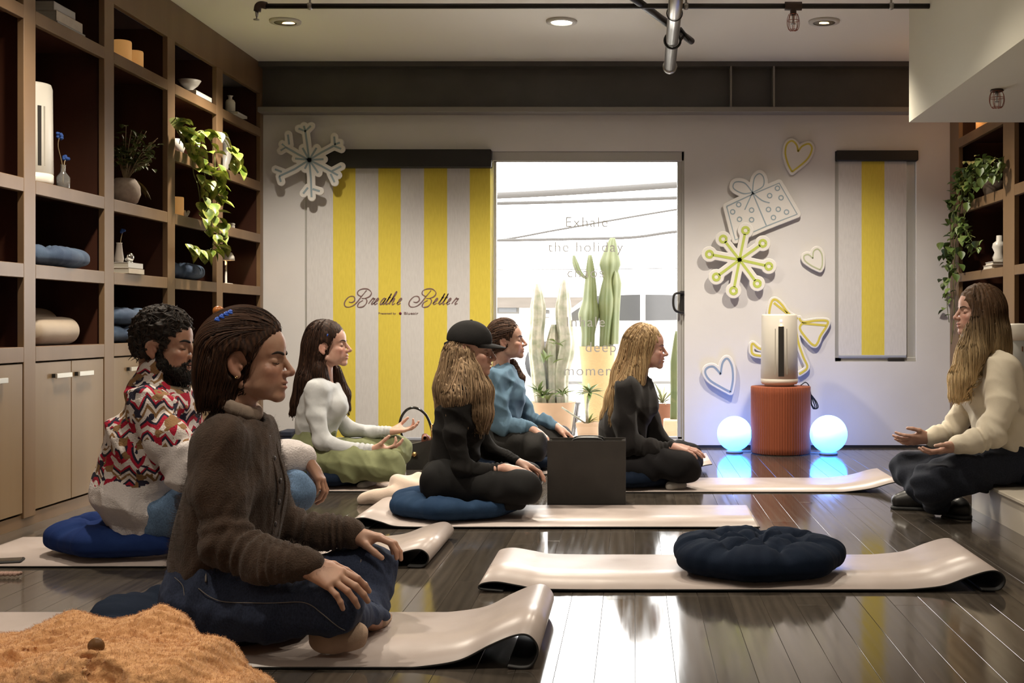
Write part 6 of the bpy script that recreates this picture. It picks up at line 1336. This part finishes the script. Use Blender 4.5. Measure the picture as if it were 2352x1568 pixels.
hair_obj(S, pr.root, 900, lambda P: DOWN+np.random.RandomState(5).normal(size=P.shape)*.6, 5, .006, (.006, .005, .004), (.02, .013, .009), .0045, .0011, 17, folds(17, .006, 300), jit=1.0, name='beard')
# ================================================================== 3: woman in pale grey top and green trousers
Y0 = 6.70; pr = Person(at(780, 1115, Y0), 'woman in a pale grey crop top and sage green trousers, palms turned up'); skin3 = (.56, .335, .255)
hd = Head(J((753, 800, Y0)), 1.12, 1, pitch=-.02); nb = J((742, 872, Y0)); hs_ = hd.sdf(nb, .052); V, Q = hs_.mesh(.0036, lo=J((690, 900, Y0))-[0, .12, 0], hi=J((830, 725, Y0))+[0, .12, 0]); pr.skin((V, Q), hd.skin_cols(V, skin3)); hd.face_marks(hs_, pr.root, (.02, .012, .009))
torso = [(722, 1040, Y0, .115), (728, 985, Y0, .10), (740, 930, Y0, .112), (742, 895, Y0, .085)]
an = [(728, 898, Y0-.165, .055), (726, 955, Y0-.21, .048), (740, 1012, Y0-.22, .045), (795, 1032, Y0-.22, .038), (852, 1032, Y0-.22, .031)]
af = [(752, 898, Y0+.165, .052), (770, 950, Y0+.23, .045), (800, 985, Y0+.26, .042), (850, 992, Y0+.28, .036), (893, 990, Y0+.29, .030)]
ln = [(712, 1058, Y0-.11, .12), (810, 1068, Y0-.20, .108), (886, 1072, Y0-.24, .092)]; ln2 = [(886, 1074, Y0-.24, .088), (860, 1092, Y0-.1, .065), (800, 1100, Y0+.02, .05)]
lf = [(725, 1055, Y0+.11, .12), (830, 1045, Y0+.27, .10), (908, 1034, Y0+.35, .085)]; lf2 = [(908, 1036, Y0+.35, .085), (890, 1080, Y0+.15, .06), (860, 1105, Y0-.06, .045)]
core_body(pr, torso, [an, af], [ln, ln2, lf, lf2], skin3, nb)
pr.skin(hand(J((855, 1032, Y0-.22)), (1, .02, .05), (0, -1, .1), (0, 0, -1), J(an[3][:3]), ((.35, .8, .5), (.25, .4, .3), (.2, .35, .3), (.15, .3, .2)), (.05, .0, -.06, -.12), (.35, .75), 1.0, .0036, .022), skin3)
pr.skin(hand(J((896, 990, Y0+.29)), (1, .05, .05), (0, 1, .1), (0, 0, -1), J(af[3][:3]), ((.35, .8, .5), (.25, .4, .3), (.2, .35, .3), (.15, .3, .2)), (.05, .0, -.06, -.12), (.35, .75), 1.0, .0036, .022), skin3); pr.done()
S = SDF(); chain(S, [(724, 1000, Y0, .100), (728, 970, Y0, .104), (742, 930, Y0, .120), (742, 895, Y0, .09)], .05, (1, .74, 1)); S.cone(J((770, 935, Y0-.06)), J((770, 935, Y0+.06)), .06, .06, .04); S.cone(J(an[0][:3]), J(af[0][:3]), .056, .055, .05); chain(S, an, .025, wr={3: (.004, 5, .7, .4, 0), 2: (.003, 3, .2, .3, 0)}); chain(S, af, .025, wr={3: (.004, 5, .7, .4, 0)})
S.cone(J((740, 880, Y0)), J((752, 850, Y0)), .068, .085, .02, op='s'); S.plane((0, 0, -1), -J((0, 994, Y0))[2], op='u') if False else None
pr.wear('long_sleeve_top', S, cloth('pale_grey_jersey', (.52, .53, .54), .9, 260, .3), .0068, fsum(folds(21, .0035, 80, dirs=[(.2, .2, 1), (.5, .2, .9)], n=3, ridge=True),))
S = SDF(); S.cone(J((712, 1050, Y0-.1)), J((722, 1050, Y0+.1)), .125, .125, .05); S.cone(J((718, 1050, Y0)), J((726, 1000, Y0)), .125, .11, .05, (1, .75, 1))
for l in (ln, ln2, lf, lf2): chain(S, l, .04)
S.plane((0, 0, -1), -.045, op='i', k=.02); pr.wear('trousers', S, cloth('sage_green_cotton', (.20, .215, .11), .85, 260, .3), .0075, fsum(folds(22, .018, 52, dirs=[(.2, .3, 1), (.8, .3, .6)], n=4, ridge=True)))
S = SDF(); S.cone(J((850, 1112, Y0-.09)), J((832, 1118, Y0-.2)), .036, .03, .02); pr.wear('sock', S, cloth('white_sock_knit', (.5, .48, .45)), .007)
S = SDF(); cap_hair(hd, S, 1.2); S.cone(J((725, 800, Y0)), J((708, 880, Y0)), .075, .065, .04, (1, .85, 1)); S.cone(J((708, 870, Y0)), J((688, 925, Y0)), .062, .045, .03, (1, .6, 1)); S.cone(J((688, 925, Y0)), J((672, 950, Y0)), .040, .018, .02, (1, .7, 1))
S.cone(J((768, 850, Y0+.07)), J((790, 905, Y0+.08)), .035, .032, .03); S.cone(J((790, 905, Y0+.08)), J((800, 940, Y0+.08)), .03, .014, .03); S.cone(J((735, 850, Y0-.06)), J((748, 872, Y0-.075)), .04, .02, .03)
for e in (-1, 1): hd.ell(S, (.1, 8.4*e, -.6), (2.6, 3.2, 4.0), .5, 's')
hair_obj(S, pr.root, 700, flow_from(hd.T(4, 0, 12), .7), 16, .014, (.022, .010, .007), (.07, .032, .018), .0065, .0015, 23, jit=.2, veto=hd.veto(), zend=J((0, 950, Y0))[2])
MB().tube([hd.T(1.5+.3*i, -7.7 if hd.lat[1] > 0 else 7.7, 5.5+.9*i) for i in range(3)], .004, 6).build('hair_clip', mat('blue_hair_clip', (.02, .09, .5), .3), pr.root)
# ================================================================== 4: woman in the black cap
Y0 = 5.60; pr = Person(at(1090, 1160, Y0), 'woman in a black baseball cap and black clothes on a blue cushion'); skin4 = (.50, .30, .225)
hd = Head(J((1078, 812, Y0)), 1.08, 1, pitch=.10); nb = J((1062, 885, Y0)); hs_ = hd.sdf(nb, .05); V, Q = hs_.mesh(.0034, lo=J((1000, 900, Y0))-[0, .12, 0], hi=J((1160, 735, Y0))+[0, .12, 0]); pr.skin((V, Q), hd.skin_cols(V, skin4)); hd.face_marks(hs_, pr.root, (.06, .035, .02))
torso = [(1035, 1105, Y0, .115), (1045, 1040, Y0, .10), (1058, 960, Y0, .105), (1060, 912, Y0, .085)]
an = [(1050, 915, Y0-.16, .053), (1045, 1000, Y0-.20, .046), (1062, 1075, Y0-.20, .042), (1110, 1082, Y0-.19, .036), (1160, 1078, Y0-.17, .029)]
af = [(1080, 915, Y0+.16, .05), (1100, 985, Y0+.21, .045), (1120, 1036, Y0+.22, .04), (1155, 1052, Y0+.2, .034), (1184, 1062, Y0+.16, .028)]
ln = [(1030, 1112, Y0-.10, .112), (1130, 1120, Y0-.17, .088), (1200, 1122, Y0-.20, .072)]; ln2 = [(1202, 1124, Y0-.20, .07), (1180, 1140, Y0-.06, .055), (1150, 1150, Y0+.08, .042)]
lf = [(1045, 1110, Y0+.10, .112), (1140, 1105, Y0+.2, .088), (1205, 1095, Y0+.25, .072)]; lf2 = [(1205, 1097, Y0+.25, .07), (1205, 1130, Y0+.05, .055), (1190, 1152, Y0-.12, .04)]
core_body(pr, torso, [an, af], [ln, ln2, lf, lf2], skin4, nb)
pr.skin(hand(J((1160, 1076, Y0-.19)), (.95, -.08, -.22), (0, 1, .3), (0, -.3, 1), J(an[3][:3]), ((.2, .45, .3), (.22, .4, .3), (.22, .4, .3), (.25, .45, .3)), (.08, .0, -.08, -.2), (.4, .4), .98, .0033, .021), skin4)
pr.skin(hand(J((1184, 1060, Y0+.16)), (.93, .03, -.3), (0, -1, .2), (0, 0, 1), J(af[3][:3]), ((.25, .45, .3), (.25, .45, .3), (.25, .45, .3), (.3, .5, .3)), (.06, .0, -.06, -.14), (.4, .4), .98, .0033, .021), skin4); pr.done()
BLK = cloth('black_jersey', (.009, .008, .0075), .9, 220, .3); S = SDF(); chain(S, [(1040, 1060, Y0, .105), (1046, 1030, Y0, .104), (1060, 960, Y0, .115), (1062, 912, Y0, .088)], .05, (1, .75, 1)); S.cone(J((1085, 965, Y0-.05)), J((1085, 965, Y0+.05)), .055, .055, .04); S.cone(J((1062, 912, Y0)), J((1064, 880, Y0)), .07, .058, .03); S.cone(J(an[0][:3]), J(af[0][:3]), .056, .055, .05)
chain(S, an, .025, wr={3: (.004, 5, .6, .5, 0), 2: (.005, 3, .3, .3, 0)}); chain(S, af, .025, wr={3: (.004, 5, .6, .5, 0)}); S.cone(J((1064, 890, Y0)), J((1070, 860, Y0)), .052, .056, .005, op='s')
S.plane((0, 0, -1), -J((0, 1058, Y0))[2], op='i', k=.004) if False else None
pr.wear('black_top', S, BLK, .0062, fsum(folds(26, .012, 50, dirs=[(.3, .2, 1), (.5, .3, .8)], n=3, ridge=True, warp=.5)))
S = SDF(); S.cone(J((1028, 1108, Y0-.09)), J((1040, 1108, Y0+.09)), .118, .118, .05); S.cone(J((1034, 1105, Y0)), J((1042, 1072, Y0)), .112, .106, .05, (1, .78, 1))
for l in (ln, ln2, lf, lf2): chain(S, l, .035)
S.plane((0, 0, -1), -.078, op='i', k=.02); pr.wear('black_leggings', S, cloth('black_stretch_knit', (.008, .0075, .0075), .75, 300, .15), .007, folds(27, .010, 46))
S = SDF(); S.cone(J((1040, 1064, Y0)), J((1041, 1061, Y0)), .104, .1035, .01, (1, .77, 1)); V, Q = S.mesh(.007, lo=J((960, 1066, Y0))-[0, .2, 0], hi=J((1120, 1058, Y0))+[0, .2, 0])
S = SDF(); S.cone(J((1192, 1153, Y0-.13)), J((1165, 1158, Y0-.2)), .036, .028, .02); pr.wear('black_sock', S, cloth('black_sock_knit', (.014, .013, .013)), .007)
# cap
S = SDF(); hd.ell(S, (-.6, 0, 6.2), (9.9, 8.2, 8.3), .5); S.plane(tuple(-(hd.up+hd.fw*.06)), -float((hd.up+hd.fw*.06)@hd.T(0, 0, 4.2)), op='i', k=.004)
crown = pr.wear('cap', S, cloth('black_cotton_twill', (.012, .011, .011), .8, 300, .3), .005)
P = []
for u in np.linspace(0, 1, 9):
    row = []
    for v in np.linspace(-1, 1, 17):
        a = v*1.15; r0 = np.array([9.0*math.cos(a)-.6, 7.7*math.sin(a)]); ext = 7.2*u*math.cos(v*1.15)**.6 if abs(v) < .999 else 0
        row.append(tuple(hd.T(r0[0]+ext, r0[1]*(1-.12*u), 5.3-1.1*u*u-1.0*v*v*(1-.2*u))))
    P.append(row)
P2 = [[tuple(np.array(p)-hd.up*.004) for p in r_] for r_ in P]; m = MB().grid(P).grid([r_[::-1] for r_ in P2]).grid([P[-1], P2[-1]]); br = m.build('brim', MATS['black_cotton_twill'], crown)
MB().ball(hd.T(-.6, 0, 14.5), .007, 10, sc=(1, 1, .5)).build('top_button', MATS['black_cotton_twill'], crown)
m = MB().tube(spline([hd.T(-8.4, -4.5, 4.0), hd.T(-10.2, -2, 3.3), hd.T(-10.6, 0, 3.1), hd.T(-10.2, 2, 3.3), hd.T(-8.4, 4.5, 4.0)], 5), .008, 8, flat=1.2); m.build('strap', MATS['black_cotton_twill'], crown)
S = SDF(); hd.ell(S, (-3.4, 0, .8), (6.6, 7.6, 6.5), .5); hd.ell(S, (8.6, 0, -2.5), (7.4, 9, 9.5), .4, 's')
S.cone(J((1058, 830, Y0)), J((1045, 890, Y0)), .088, .095, .04, (1, .80, 1)); S.cone(J((1045, 890, Y0)), J((1030, 935, Y0)), .075, .055, .04, (1, .72, 1)); S.cone(J((1030, 935, Y0)), J((1018, 960, Y0)), .04, .02, .03)
for e, dx in ((-1, 0), (1, 8)): S.cone(J((1085+dx, 850, Y0+.075*e)), J((1098+dx, 900, Y0+.10*e)), .036, .050, .03); S.cone(J((1098+dx, 900, Y0+.10*e)), J((1102+dx, 950, Y0+.11*e)), .05, .042, .03); S.cone(J((1102+dx, 950, Y0+.11*e)), J((1108+dx, 990, Y0+.115*e)), .038, .012, .03)
S.cone(J((1062, 862, Y0-.10)), J((1046, 915, Y0-.17)), .055, .055, .04); S.cone(J((1046, 915, Y0-.17)), J((1040, 958, Y0-.19)), .052, .02, .04)
hair_obj(S, pr.root, 1500, flow_from(hd.T(0, 0, 12), .8), 16, .016, (.13, .075, .04), (.42, .29, .17), .0065, .0015, 28, folds(28, .012, 190, dirs=[(1, .3, .25), (.2, 1, .25)], n=5), jit=.45, off=.004, veto=hd.veto(False, ((9.4, 0, -2.5), (6.6, 8.4, 9.0))), zend=J((0, 985, Y0))[2])
# ================================================================== 5: woman in the denim shirt
Y0 = 7.38; pr = Person(at(1190, 1045, Y0), 'woman in a blue denim shirt with tied-back hair, sitting by the glass door'); skin5 = (.54, .33, .25)
hd = Head(J((1163, 788, Y0)), 1.08, 1, pitch=-.04); nb = J((1150, 850, Y0)); hs_ = hd.sdf(nb, .05); V, Q = hs_.mesh(.004, lo=J((1100, 870, Y0))-[0, .12, 0], hi=J((1230, 730, Y0))+[0, .12, 0]); pr.skin((V, Q), hd.skin_cols(V, skin5)); hd.face_marks(hs_, pr.root, (.03, .018, .012))
torso = [(1130, 1010, Y0, .115), (1140, 955, Y0, .11), (1155, 900, Y0, .115), (1155, 868, Y0, .09)]
an = [(1140, 872, Y0-.17, .06), (1138, 925, Y0-.22, .06), (1152, 978, Y0-.22, .056), (1190, 982, Y0-.22, .048), (1220, 982, Y0-.22, .036)]
af = [(1175, 872, Y0+.17, .058), (1195, 925, Y0+.22, .056), (1215, 962, Y0+.23, .052), (1250, 970, Y0+.22, .045), (1274, 977, Y0+.2, .034)]
ln = [(1125, 1018, Y0-.1, .11), (1180, 1022, Y0-.2, .092), (1228, 1026, Y0-.26, .078)]; ln2 = [(1228, 1028, Y0-.26, .075), (1210, 1045, Y0-.1, .055), (1180, 1052, Y0+.05, .042)]
lf = [(1135, 1015, Y0+.1, .11), (1230, 1008, Y0+.2, .088), (1285, 1004, Y0+.26, .072)]; lf2 = [(1285, 1006, Y0+.26, .07), (1260, 1035, Y0+.1, .055), (1230, 1052, Y0-.05, .042)]
core_body(pr, torso, [an, af], [ln, ln2, lf, lf2], skin5, nb)
pr.skin(hand(J((1222, 985, Y0-.23)), (.72, -.1, -.5), (0, 1, .3), (.2, -.3, 1), J(an[3][:3]), ((.2, .4, .3), (.2, .4, .3), (.22, .4, .3), (.25, .45, .3)), (.08, .0, -.08, -.2), (.4, .4), 1.08, .004, .023), skin5)
pr.skin(hand(J((1276, 978, Y0+.2)), (.75, .03, -.45), (0, -1, .2), (.2, 0, 1), J(af[3][:3]), ((.2, .4, .3), (.2, .4, .3), (.22, .4, .3), (.25, .45, .3)), (.06, .0, -.06, -.14), (.4, .4), 1.05, .004, .023), skin5); pr.done()
S = SDF(); chain(S, [(1132, 1000, Y0, .12), (1142, 955, Y0, .122), (1158, 900, Y0, .125), (1156, 868, Y0, .092)], .05, (1, .75, 1)); S.cone(J((1156, 868, Y0)), J((1158, 840, Y0)), .075, .062, .03); S.cone(J(an[0][:3]), J(af[0][:3]), .062, .06, .05); chain(S, an, .03, wr={2: (.007, 3, .5, .4, 0), 3: (.006, 4, .4, .5, 1)}); chain(S, af, .03, wr={2: (.007, 3, .5, .4, 0)}); S.cone(J((1160, 850, Y0)), J((1168, 820, Y0)), .056, .07, .006, op='s')
pr.wear('denim_shirt', S, cloth('mid_blue_chambray', (.11, .19, .27), .85, 240, .35), .0075, fsum(folds(33, .020, 60, dirs=[(1, .2, .25), (.9, .3, .5)], n=4, ridge=True, warp=.6)))
S = SDF(); S.cone(J((1122, 1015, Y0-.1)), J((1130, 1015, Y0+.1)), .12, .12, .05)
for l in (ln, ln2, lf, lf2): chain(S, l, .035)
S.plane((0, 0, -1), -.055, op='i', k=.02); pr.wear('dark_trousers', S, cloth('charcoal_twill', (.014, .013, .012), .75), .008, folds(34, .014, 44))
S = SDF(); S.cone(J((1230, 1054, Y0-.06)), J((1205, 1058, Y0-.16)), .036, .03, .02); pr.wear('sock', S, cloth('white_sock_knit', (.5, .48, .45)), .008)
S = SDF(); cap_hair(hd, S, .9); hd.ell(S, (-8.5, 0, 5.5), (3.4, 3.6, 3.4), 1.2); hd.ell(S, (-5, 0, -1.5), (4.2, 4.6, 4.5), 1.0); S.cone(J((1178, 835, Y0+.06)), J((1197, 868, Y0+.07)), .028, .026, .03); S.cone(J((1197, 868, Y0+.07)), J((1202, 888, Y0+.07)), .024, .012, .02)
for e in (-1, 1): hd.ell(S, (.1, 8.4*e, -.8), (2.4, 3.2, 3.8), .5, 's')
hair_obj(S, pr.root, 450, lambda P: np.array([-1, 0, -.3])+P*0, 10, .012, (.035, .017, .011), (.12, .06, .035), .007, .0016, 35, jit=.3, veto=hd.veto())
# ================================================================== 6: blonde woman in black
Y0 = 6.66; pr = Person(at(1460, 1100, Y0), 'woman with very long blonde hair in a black sweatshirt'); skin6 = (.56, .33, .265)
hd = Head(J((1483, 806, Y0)), 1.06, 1, pitch=.06); nb = J((1466, 872, Y0)); hs_ = hd.sdf(nb, .05); V, Q = hs_.mesh(.0036, lo=J((1410, 900, Y0))-[0, .12, 0], hi=J((1560, 735, Y0))+[0, .12, 0]); pr.skin((V, Q), hd.skin_cols(V, skin6)); hd.face_marks(hs_, pr.root, (.14, .08, .045), bw=.9)
torso = [(1420, 1055, Y0, .115), (1428, 995, Y0, .11), (1450, 925, Y0, .115), (1458, 890, Y0, .088)]
an = [(1440, 898, Y0-.165, .06), (1432, 965, Y0-.21, .06), (1446, 1020, Y0-.22, .058), (1500, 1032, Y0-.21, .05), (1540, 1028, Y0-.2, .036)]
af = [(1468, 895, Y0+.165, .058), (1490, 960, Y0+.22, .056), (1510, 1005, Y0+.23, .052), (1535, 1020, Y0+.22, .042)]
ln = [(1422, 1065, Y0-.1, .115), (1510, 1070, Y0-.19, .10), (1566, 1068, Y0-.22, .092)]; ln2 = [(1566, 1072, Y0-.22, .088), (1545, 1090, Y0-.08, .062), (1505, 1102, Y0+.05, .045)]
lf = [(1432, 1062, Y0+.1, .115), (1520, 1055, Y0+.22, .095), (1580, 1048, Y0+.3, .08)]; lf2 = [(1580, 1050, Y0+.3, .08), (1560, 1085, Y0+.1, .058), (1545, 1105, Y0-.1, .042)]
core_body(pr, torso, [an, af], [ln, ln2, lf, lf2], skin6, nb)
pr.skin(hand(J((1542, 1026, Y0-.21)), (.97, -.05, -.12), (0, 1, .2), (0, -.2, 1), J(an[3][:3]), ((.12, .35, .25), (.14, .32, .25), (.14, .35, .25), (.16, .4, .3)), (.06, .0, -.07, -.16), (.4, .35), 1.05, .0036, .022), skin6); pr.done()
SWB = cloth('washed_black_fleece', (.014, .012, .012), .9, 200, .3, sheen=.1); S = SDF(); chain(S, [(1420, 1030, Y0, .122), (1430, 985, Y0, .124), (1455, 925, Y0, .125), (1460, 890, Y0, .092)], .05, (1, .75, 1)); S.cone(J((1460, 890, Y0)), J((1466, 868, Y0)), .075, .062, .03); S.cone(J((1478, 915, Y0-.05)), J((1478, 915, Y0+.05)), .055, .055, .04); S.cone(J(an[0][:3]), J(af[0][:3]), .062, .06, .05); chain(S, an, .03, wr={2: (.006, 3, .5, .4, 0), 3: (.005, 4, .5, .5, 1)}); chain(S, af, .03); S.cone(J((1470, 872, Y0)), J((1480, 845, Y0)), .052, .066, .006, op='s')
pr.wear('sweatshirt', S, SWB, .007, fsum(folds(41, .017, 55, dirs=[(1, .3, .15), (.9, .2, .3)], n=4, ridge=True, warp=.6)))
m = MB(); cN = J((1472, 868, Y0)); m.tube([cN+np.array([math.cos(a)*.056, math.sin(a)*.055, -.012*math.cos(a)]) for a in np.linspace(0, 2*math.pi, 25)], .008, 8, flat=1.4); m.build('tee_collar', cloth('white_jersey_rib', (.5, .5, .52)), pr.root)
S = SDF(); S.cone(J((1418, 1062, Y0-.1)), J((1428, 1062, Y0+.1)), .122, .122, .05)
for l in (ln, ln2, lf, lf2): chain(S, l, .04)
S.plane((0, 0, -1), -.05, op='i', k=.02); pr.wear('black_trousers', S, cloth('black_soft_twill', (.009, .008, .009), .8), .0075, folds(42, .018, 44))
S = SDF(); S.cone(J((1545, 1108, Y0-.1)), J((1562, 1114, Y0-.2)), .034, .032, .02).cone(J((1562, 1114, Y0-.2)), J((1540, 1116, Y0-.24)), .032, .028, .02); pr.wear('sock', S, cloth('grey_white_sock_knit', (.42, .40, .37)), .006)
S = SDF(); cap_hair(hd, S, 1.1, ear=False, cut=(9.2, 0, -1.8), cr_=(7.6, 9.6, 9.6)); S.cone(J((1462, 800, Y0)), J((1442, 860, Y0)), .085, .085, .04, (1, .85, 1)); S.cone(J((1442, 860, Y0)), J((1418, 915, Y0)), .078, .066, .04, (1, .72, 1)); S.cone(J((1418, 915, Y0)), J((1395, 955, Y0)), .058, .036, .03, (1, .7, 1)); S.cone(J((1395, 955, Y0)), J((1388, 966, Y0)), .034, .02, .02)
for e in (-1, 1): S.cone(J((1478, 830, Y0+.068*e)), J((1462, 880, Y0+.085*e)), .030, .040, .03); S.cone(J((1462, 880, Y0+.085*e)), J((1440, 930, Y0+.12*e)), .036, .02, .03)
S.cone(J((1456, 848, Y0-.085)), J((1430, 900, Y0-.155)), .05, .052, .04); S.cone(J((1430, 900, Y0-.155)), J((1406, 950, Y0-.16)), .05, .02, .04)
hd.ell(S, (9.2, 0, -1.8), (7.6, 9.6, 9.6), .3, 's')
hair_obj(S, pr.root, 1200, flow_from(hd.T(3, 0, 12.5), .72, (-1, 0, 0), .25), 18, .016, (.25, .14, .065), (.72, .52, .28), .0065, .0015, 43, folds(43, .007, 300, dirs=[(1, .3, .5), (.2, 1, .1)], n=5, warp=.4), jit=.2, off=.003, veto=hd.veto(False, ((9.2, 0, -1.8), (7.3, 9.3, 9.3))), zend=J((0, 965, Y0))[2])
# ================================================================== 7: the instructor
Y0 = 5.66; pr = Person(at(2240, 1110, Y0), 'instructor with long straight hair in a cream shirt, facing the group'); skin7 = (.54, .33, .255)
hd = Head(J((2247, 724, Y0)), 1.03, -1, pitch=.0, yaw=.12); nb = J((2268, 800, Y0)); hs_ = hd.sdf(nb, .052); V, Q = hs_.mesh(.0034, lo=J((2170, 815, Y0))-[0, .12, 0], hi=J((2330, 645, Y0))+[0, .12, 0]); pr.skin((V, Q), hd.skin_cols(V, skin7)); hd.face_marks(hs_, pr.root, (.05, .03, .02))
torso = [(2312, 1060, Y0, .125), (2300, 980, Y0, .12), (2283, 890, Y0, .12), (2282, 842, Y0, .095)]
an = [(2305, 850, Y0-.17, .064), (2300, 935, Y0-.22, .064), (2275, 1000, Y0-.24, .062), (2235, 1014, Y0-.26, .05), (2206, 1018, Y0-.27, .046)]
af = [(2255, 850, Y0+.17, .06), (2225, 925, Y0+.22, .058), (2190, 985, Y0+.22, .052), (2155, 1000, Y0+.2, .046), (2142, 1003, Y0+.18, .044)]
ln = [(2318, 1070, Y0-.1, .115), (2210, 1085, Y0-.2, .095), (2138, 1106, Y0-.24, .078)]; ln2 = [(2138, 1110, Y0-.24, .076), (2150, 1150, Y0-.12, .058), (2170, 1162, Y0-.02, .045)]
lf = [(2300, 1068, Y0+.1, .115), (2180, 1070, Y0+.2, .09), (2088, 1075, Y0+.27, .076)]; lf2 = [(2088, 1078, Y0+.27, .074), (2110, 1125, Y0+.12, .056), (2150, 1150, Y0-.02, .045)]
core_body(pr, torso, [an, af], [ln, ln2, lf, lf2], skin7, nb)
pr.skin(hand(J((2200, 1024, Y0-.27)), (-.90, -.05, -.28), (0, -1, .4), (0, -.1, -1), J(an[3][:3]), ((.15, .4, .3), (.2, .4, .3), (.2, .45, .3), (.25, .45, .3)), (.12, .02, -.06, -.14), (.6, .15), 1.0, .0033, .024), skin7)
pr.skin(hand(J((2136, 1006, Y0+.17)), (-.95, -.05, -.10), (0, -.6, .8), (0, .5, -.8), J(af[3][:3]), ((.1, .3, .2), (.15, .35, .3), (.2, .35, .3), (.2, .4, .3)), (.14, .02, -.08, -.18), (.6, .15), 1.0, .0033, .023), skin7); pr.done()
CREAM = cloth('cream_cotton_shirt', (.70, .63, .50), .85, 240, .25, col2=(.66, .59, .47)); S = SDF(); chain(S, [(2325, 1045, Y0, .13), (2305, 985, Y0, .132), (2286, 890, Y0, .132), (2284, 842, Y0, .10)], .05, (1, .76, 1)); S.cone(J((2284, 842, Y0)), J((2274, 802, Y0)), .08, .064, .03); S.cone(J((2245, 910, Y0-.05)), J((2245, 910, Y0+.05)), .06, .06, .04); S.cone(J(an[0][:3]), J(af[0][:3]), .066, .064, .06)
chain(S, an, .03, wr={2: (.008, 3, .5, .5, 0), 1: (.006, 2.5, .8, .3, 1)}); chain(S, af, .03, wr={2: (.007, 3, .5, .5, 0)}); S.cone(J((2232, 1015, Y0-.262)), J((2204, 1018, Y0-.272)), .050, .049, .004); S.cone(J((2158, 1000, Y0+.2)), J((2140, 1003, Y0+.18)), .048, .047, .004); S.cone(J((2270, 805, Y0)), J((2258, 780, Y0)), .056, .07, .006, op='s')
S.cone(J((2330, 1045, Y0-.08)), J((2345, 1075, Y0-.09)), .10, .06, .05); pr.wear('cream_shirt', S, CREAM, .0068, fsum(folds(51, .018, 52, dirs=[(1, .3, .3), (.7, .3, .8)], n=4, ridge=True, warp=.6)))
S = SDF(); S.cone(J((2322, 1068, Y0-.09)), J((2312, 1068, Y0+.09)), .122, .122, .05)
for l in (ln, ln2, lf, lf2): chain(S, l, .03)
S.plane((0, 0, -1), -.02, op='i', k=.01); S.box((1.63, 0, -1), (3, 5.86, .172)); pr.wear('dark_jeans', S, DENIM('inky_denim', (.022, .026, .040)), .0072, folds(52, .014, 50))
SHOE = mat('black_shoe_leather', (.012, .011, .011), .4); SOLE = mat('black_rubber_sole', (.02, .02, .02), .7); LACE = mat('white_lace', (.55, .53, .5), .8)
for (a, b, c) in (((2128, 1146, Y0+.12), (2085, 1150, Y0+.14), (2065, 1150, Y0+.14)), ((2186, 1165, Y0-.06), (2205, 1172, Y0-.12), (2212, 1178, Y0-.14))):
    S = SDF(); A, B, C_ = J(a), J(b), J(c); B[2] = .045; C_[2] = .04; S.cone(A, B, .047, .044, .02); S.cone(B, C_, .044, .038, .02); S.plane((0, 0, -1), -.012, op='i', k=.006)
    sh = pr.wear('shoe', S, SHOE, .005); S2 = SDF(); S2.cone(np.array([A[0], A[1], .012]), np.array([C_[0], C_[1], .012]), .05, .042, .01); S2.plane((0, 0, -1), -.001, op='i', k=.002); S2.plane((0, 0, 1), .016, op='i', k=.002); V, Q = S2.mesh(.005); np_obj('sole', V, Q, SOLE, sh)
    m = MB(); dv = unit(B-A); sd = np.cross(dv, [0, 0, 1])
    for i in range(4):
        q = S.project(np.array([A+(B-A)*(.25+.25*i)+np.array([0, 0, .05])+sd*w_ for w_ in (-.02, -.007, .007, .02)]), .002); m.tube(list(q), .0022, 5)
    q0 = S.project(np.array([A+(B-A)*.25+np.array([0, -.0, .05])]), .003)[0]
    for e in (-1, 1): m.tube(spline([q0, q0+sd*.03*e+np.array([0, 0, .02]), q0+sd*.05*e, q0+sd*.03*e+np.array([0, 0, -.008]), q0], 5), .002, 5)
    m.build('laces', LACE, sh)
MB().tube([J((2133, 1003, Y0+.175))+np.array([0, math.cos(a)*.026, math.sin(a)*.026]) for a in np.linspace(0, 2*math.pi, 25)], .003, 6).build('bracelet', mat('gold_stud', (.8, .6, .3), .2, metal=1), pr.root)
S = SDF(); cap_hair(hd, S, 1.3, ear=False, cut=(9.6, 0, -1.5), cr_=(6.8, 9.2, 9.2)); S.cone(J((2262, 715, Y0)), J((2270, 790, Y0)), .095, .095, .04, (1, .85, 1)); S.cone(J((2285, 760, Y0)), J((2298, 815, Y0)), .058, .045, .03, (1, .6, 1))
for e in (-1, 1): S.cone(J((2240, 745, Y0+.07*e)), J((2230, 815, Y0+.11*e)), .055, .060, .04); S.cone(J((2230, 815, Y0+.11*e)), J((2208, 870, Y0+.13*e)), .060, .054, .04); S.cone(J((2208, 870, Y0+.13*e)), J((2197, 908, Y0+.135*e)), .052, .036, .03)
hd.ell(S, (9.9, 0, -1.5), (6.6, 9.2, 9.2), .3, 's')
hair_obj(S, pr.root, 1300, flow_from(hd.T(4, 0, 12), .85), 18, .015, (.095, .05, .024), (.74, .54, .29), .0062, .0015, 53, folds(53, .006, 320, dirs=[(1, .3, .1), (.2, 1, .05)], n=5, warp=.4), zmix=(J((0, 870, Y0))[2], J((0, 720, Y0))[2]), jit=.14, off=.003, veto=hd.veto(False, ((9.8, 0, -1.5), (6.3, 8.9, 9.0))), zend=J((0, 912, Y0))[2])
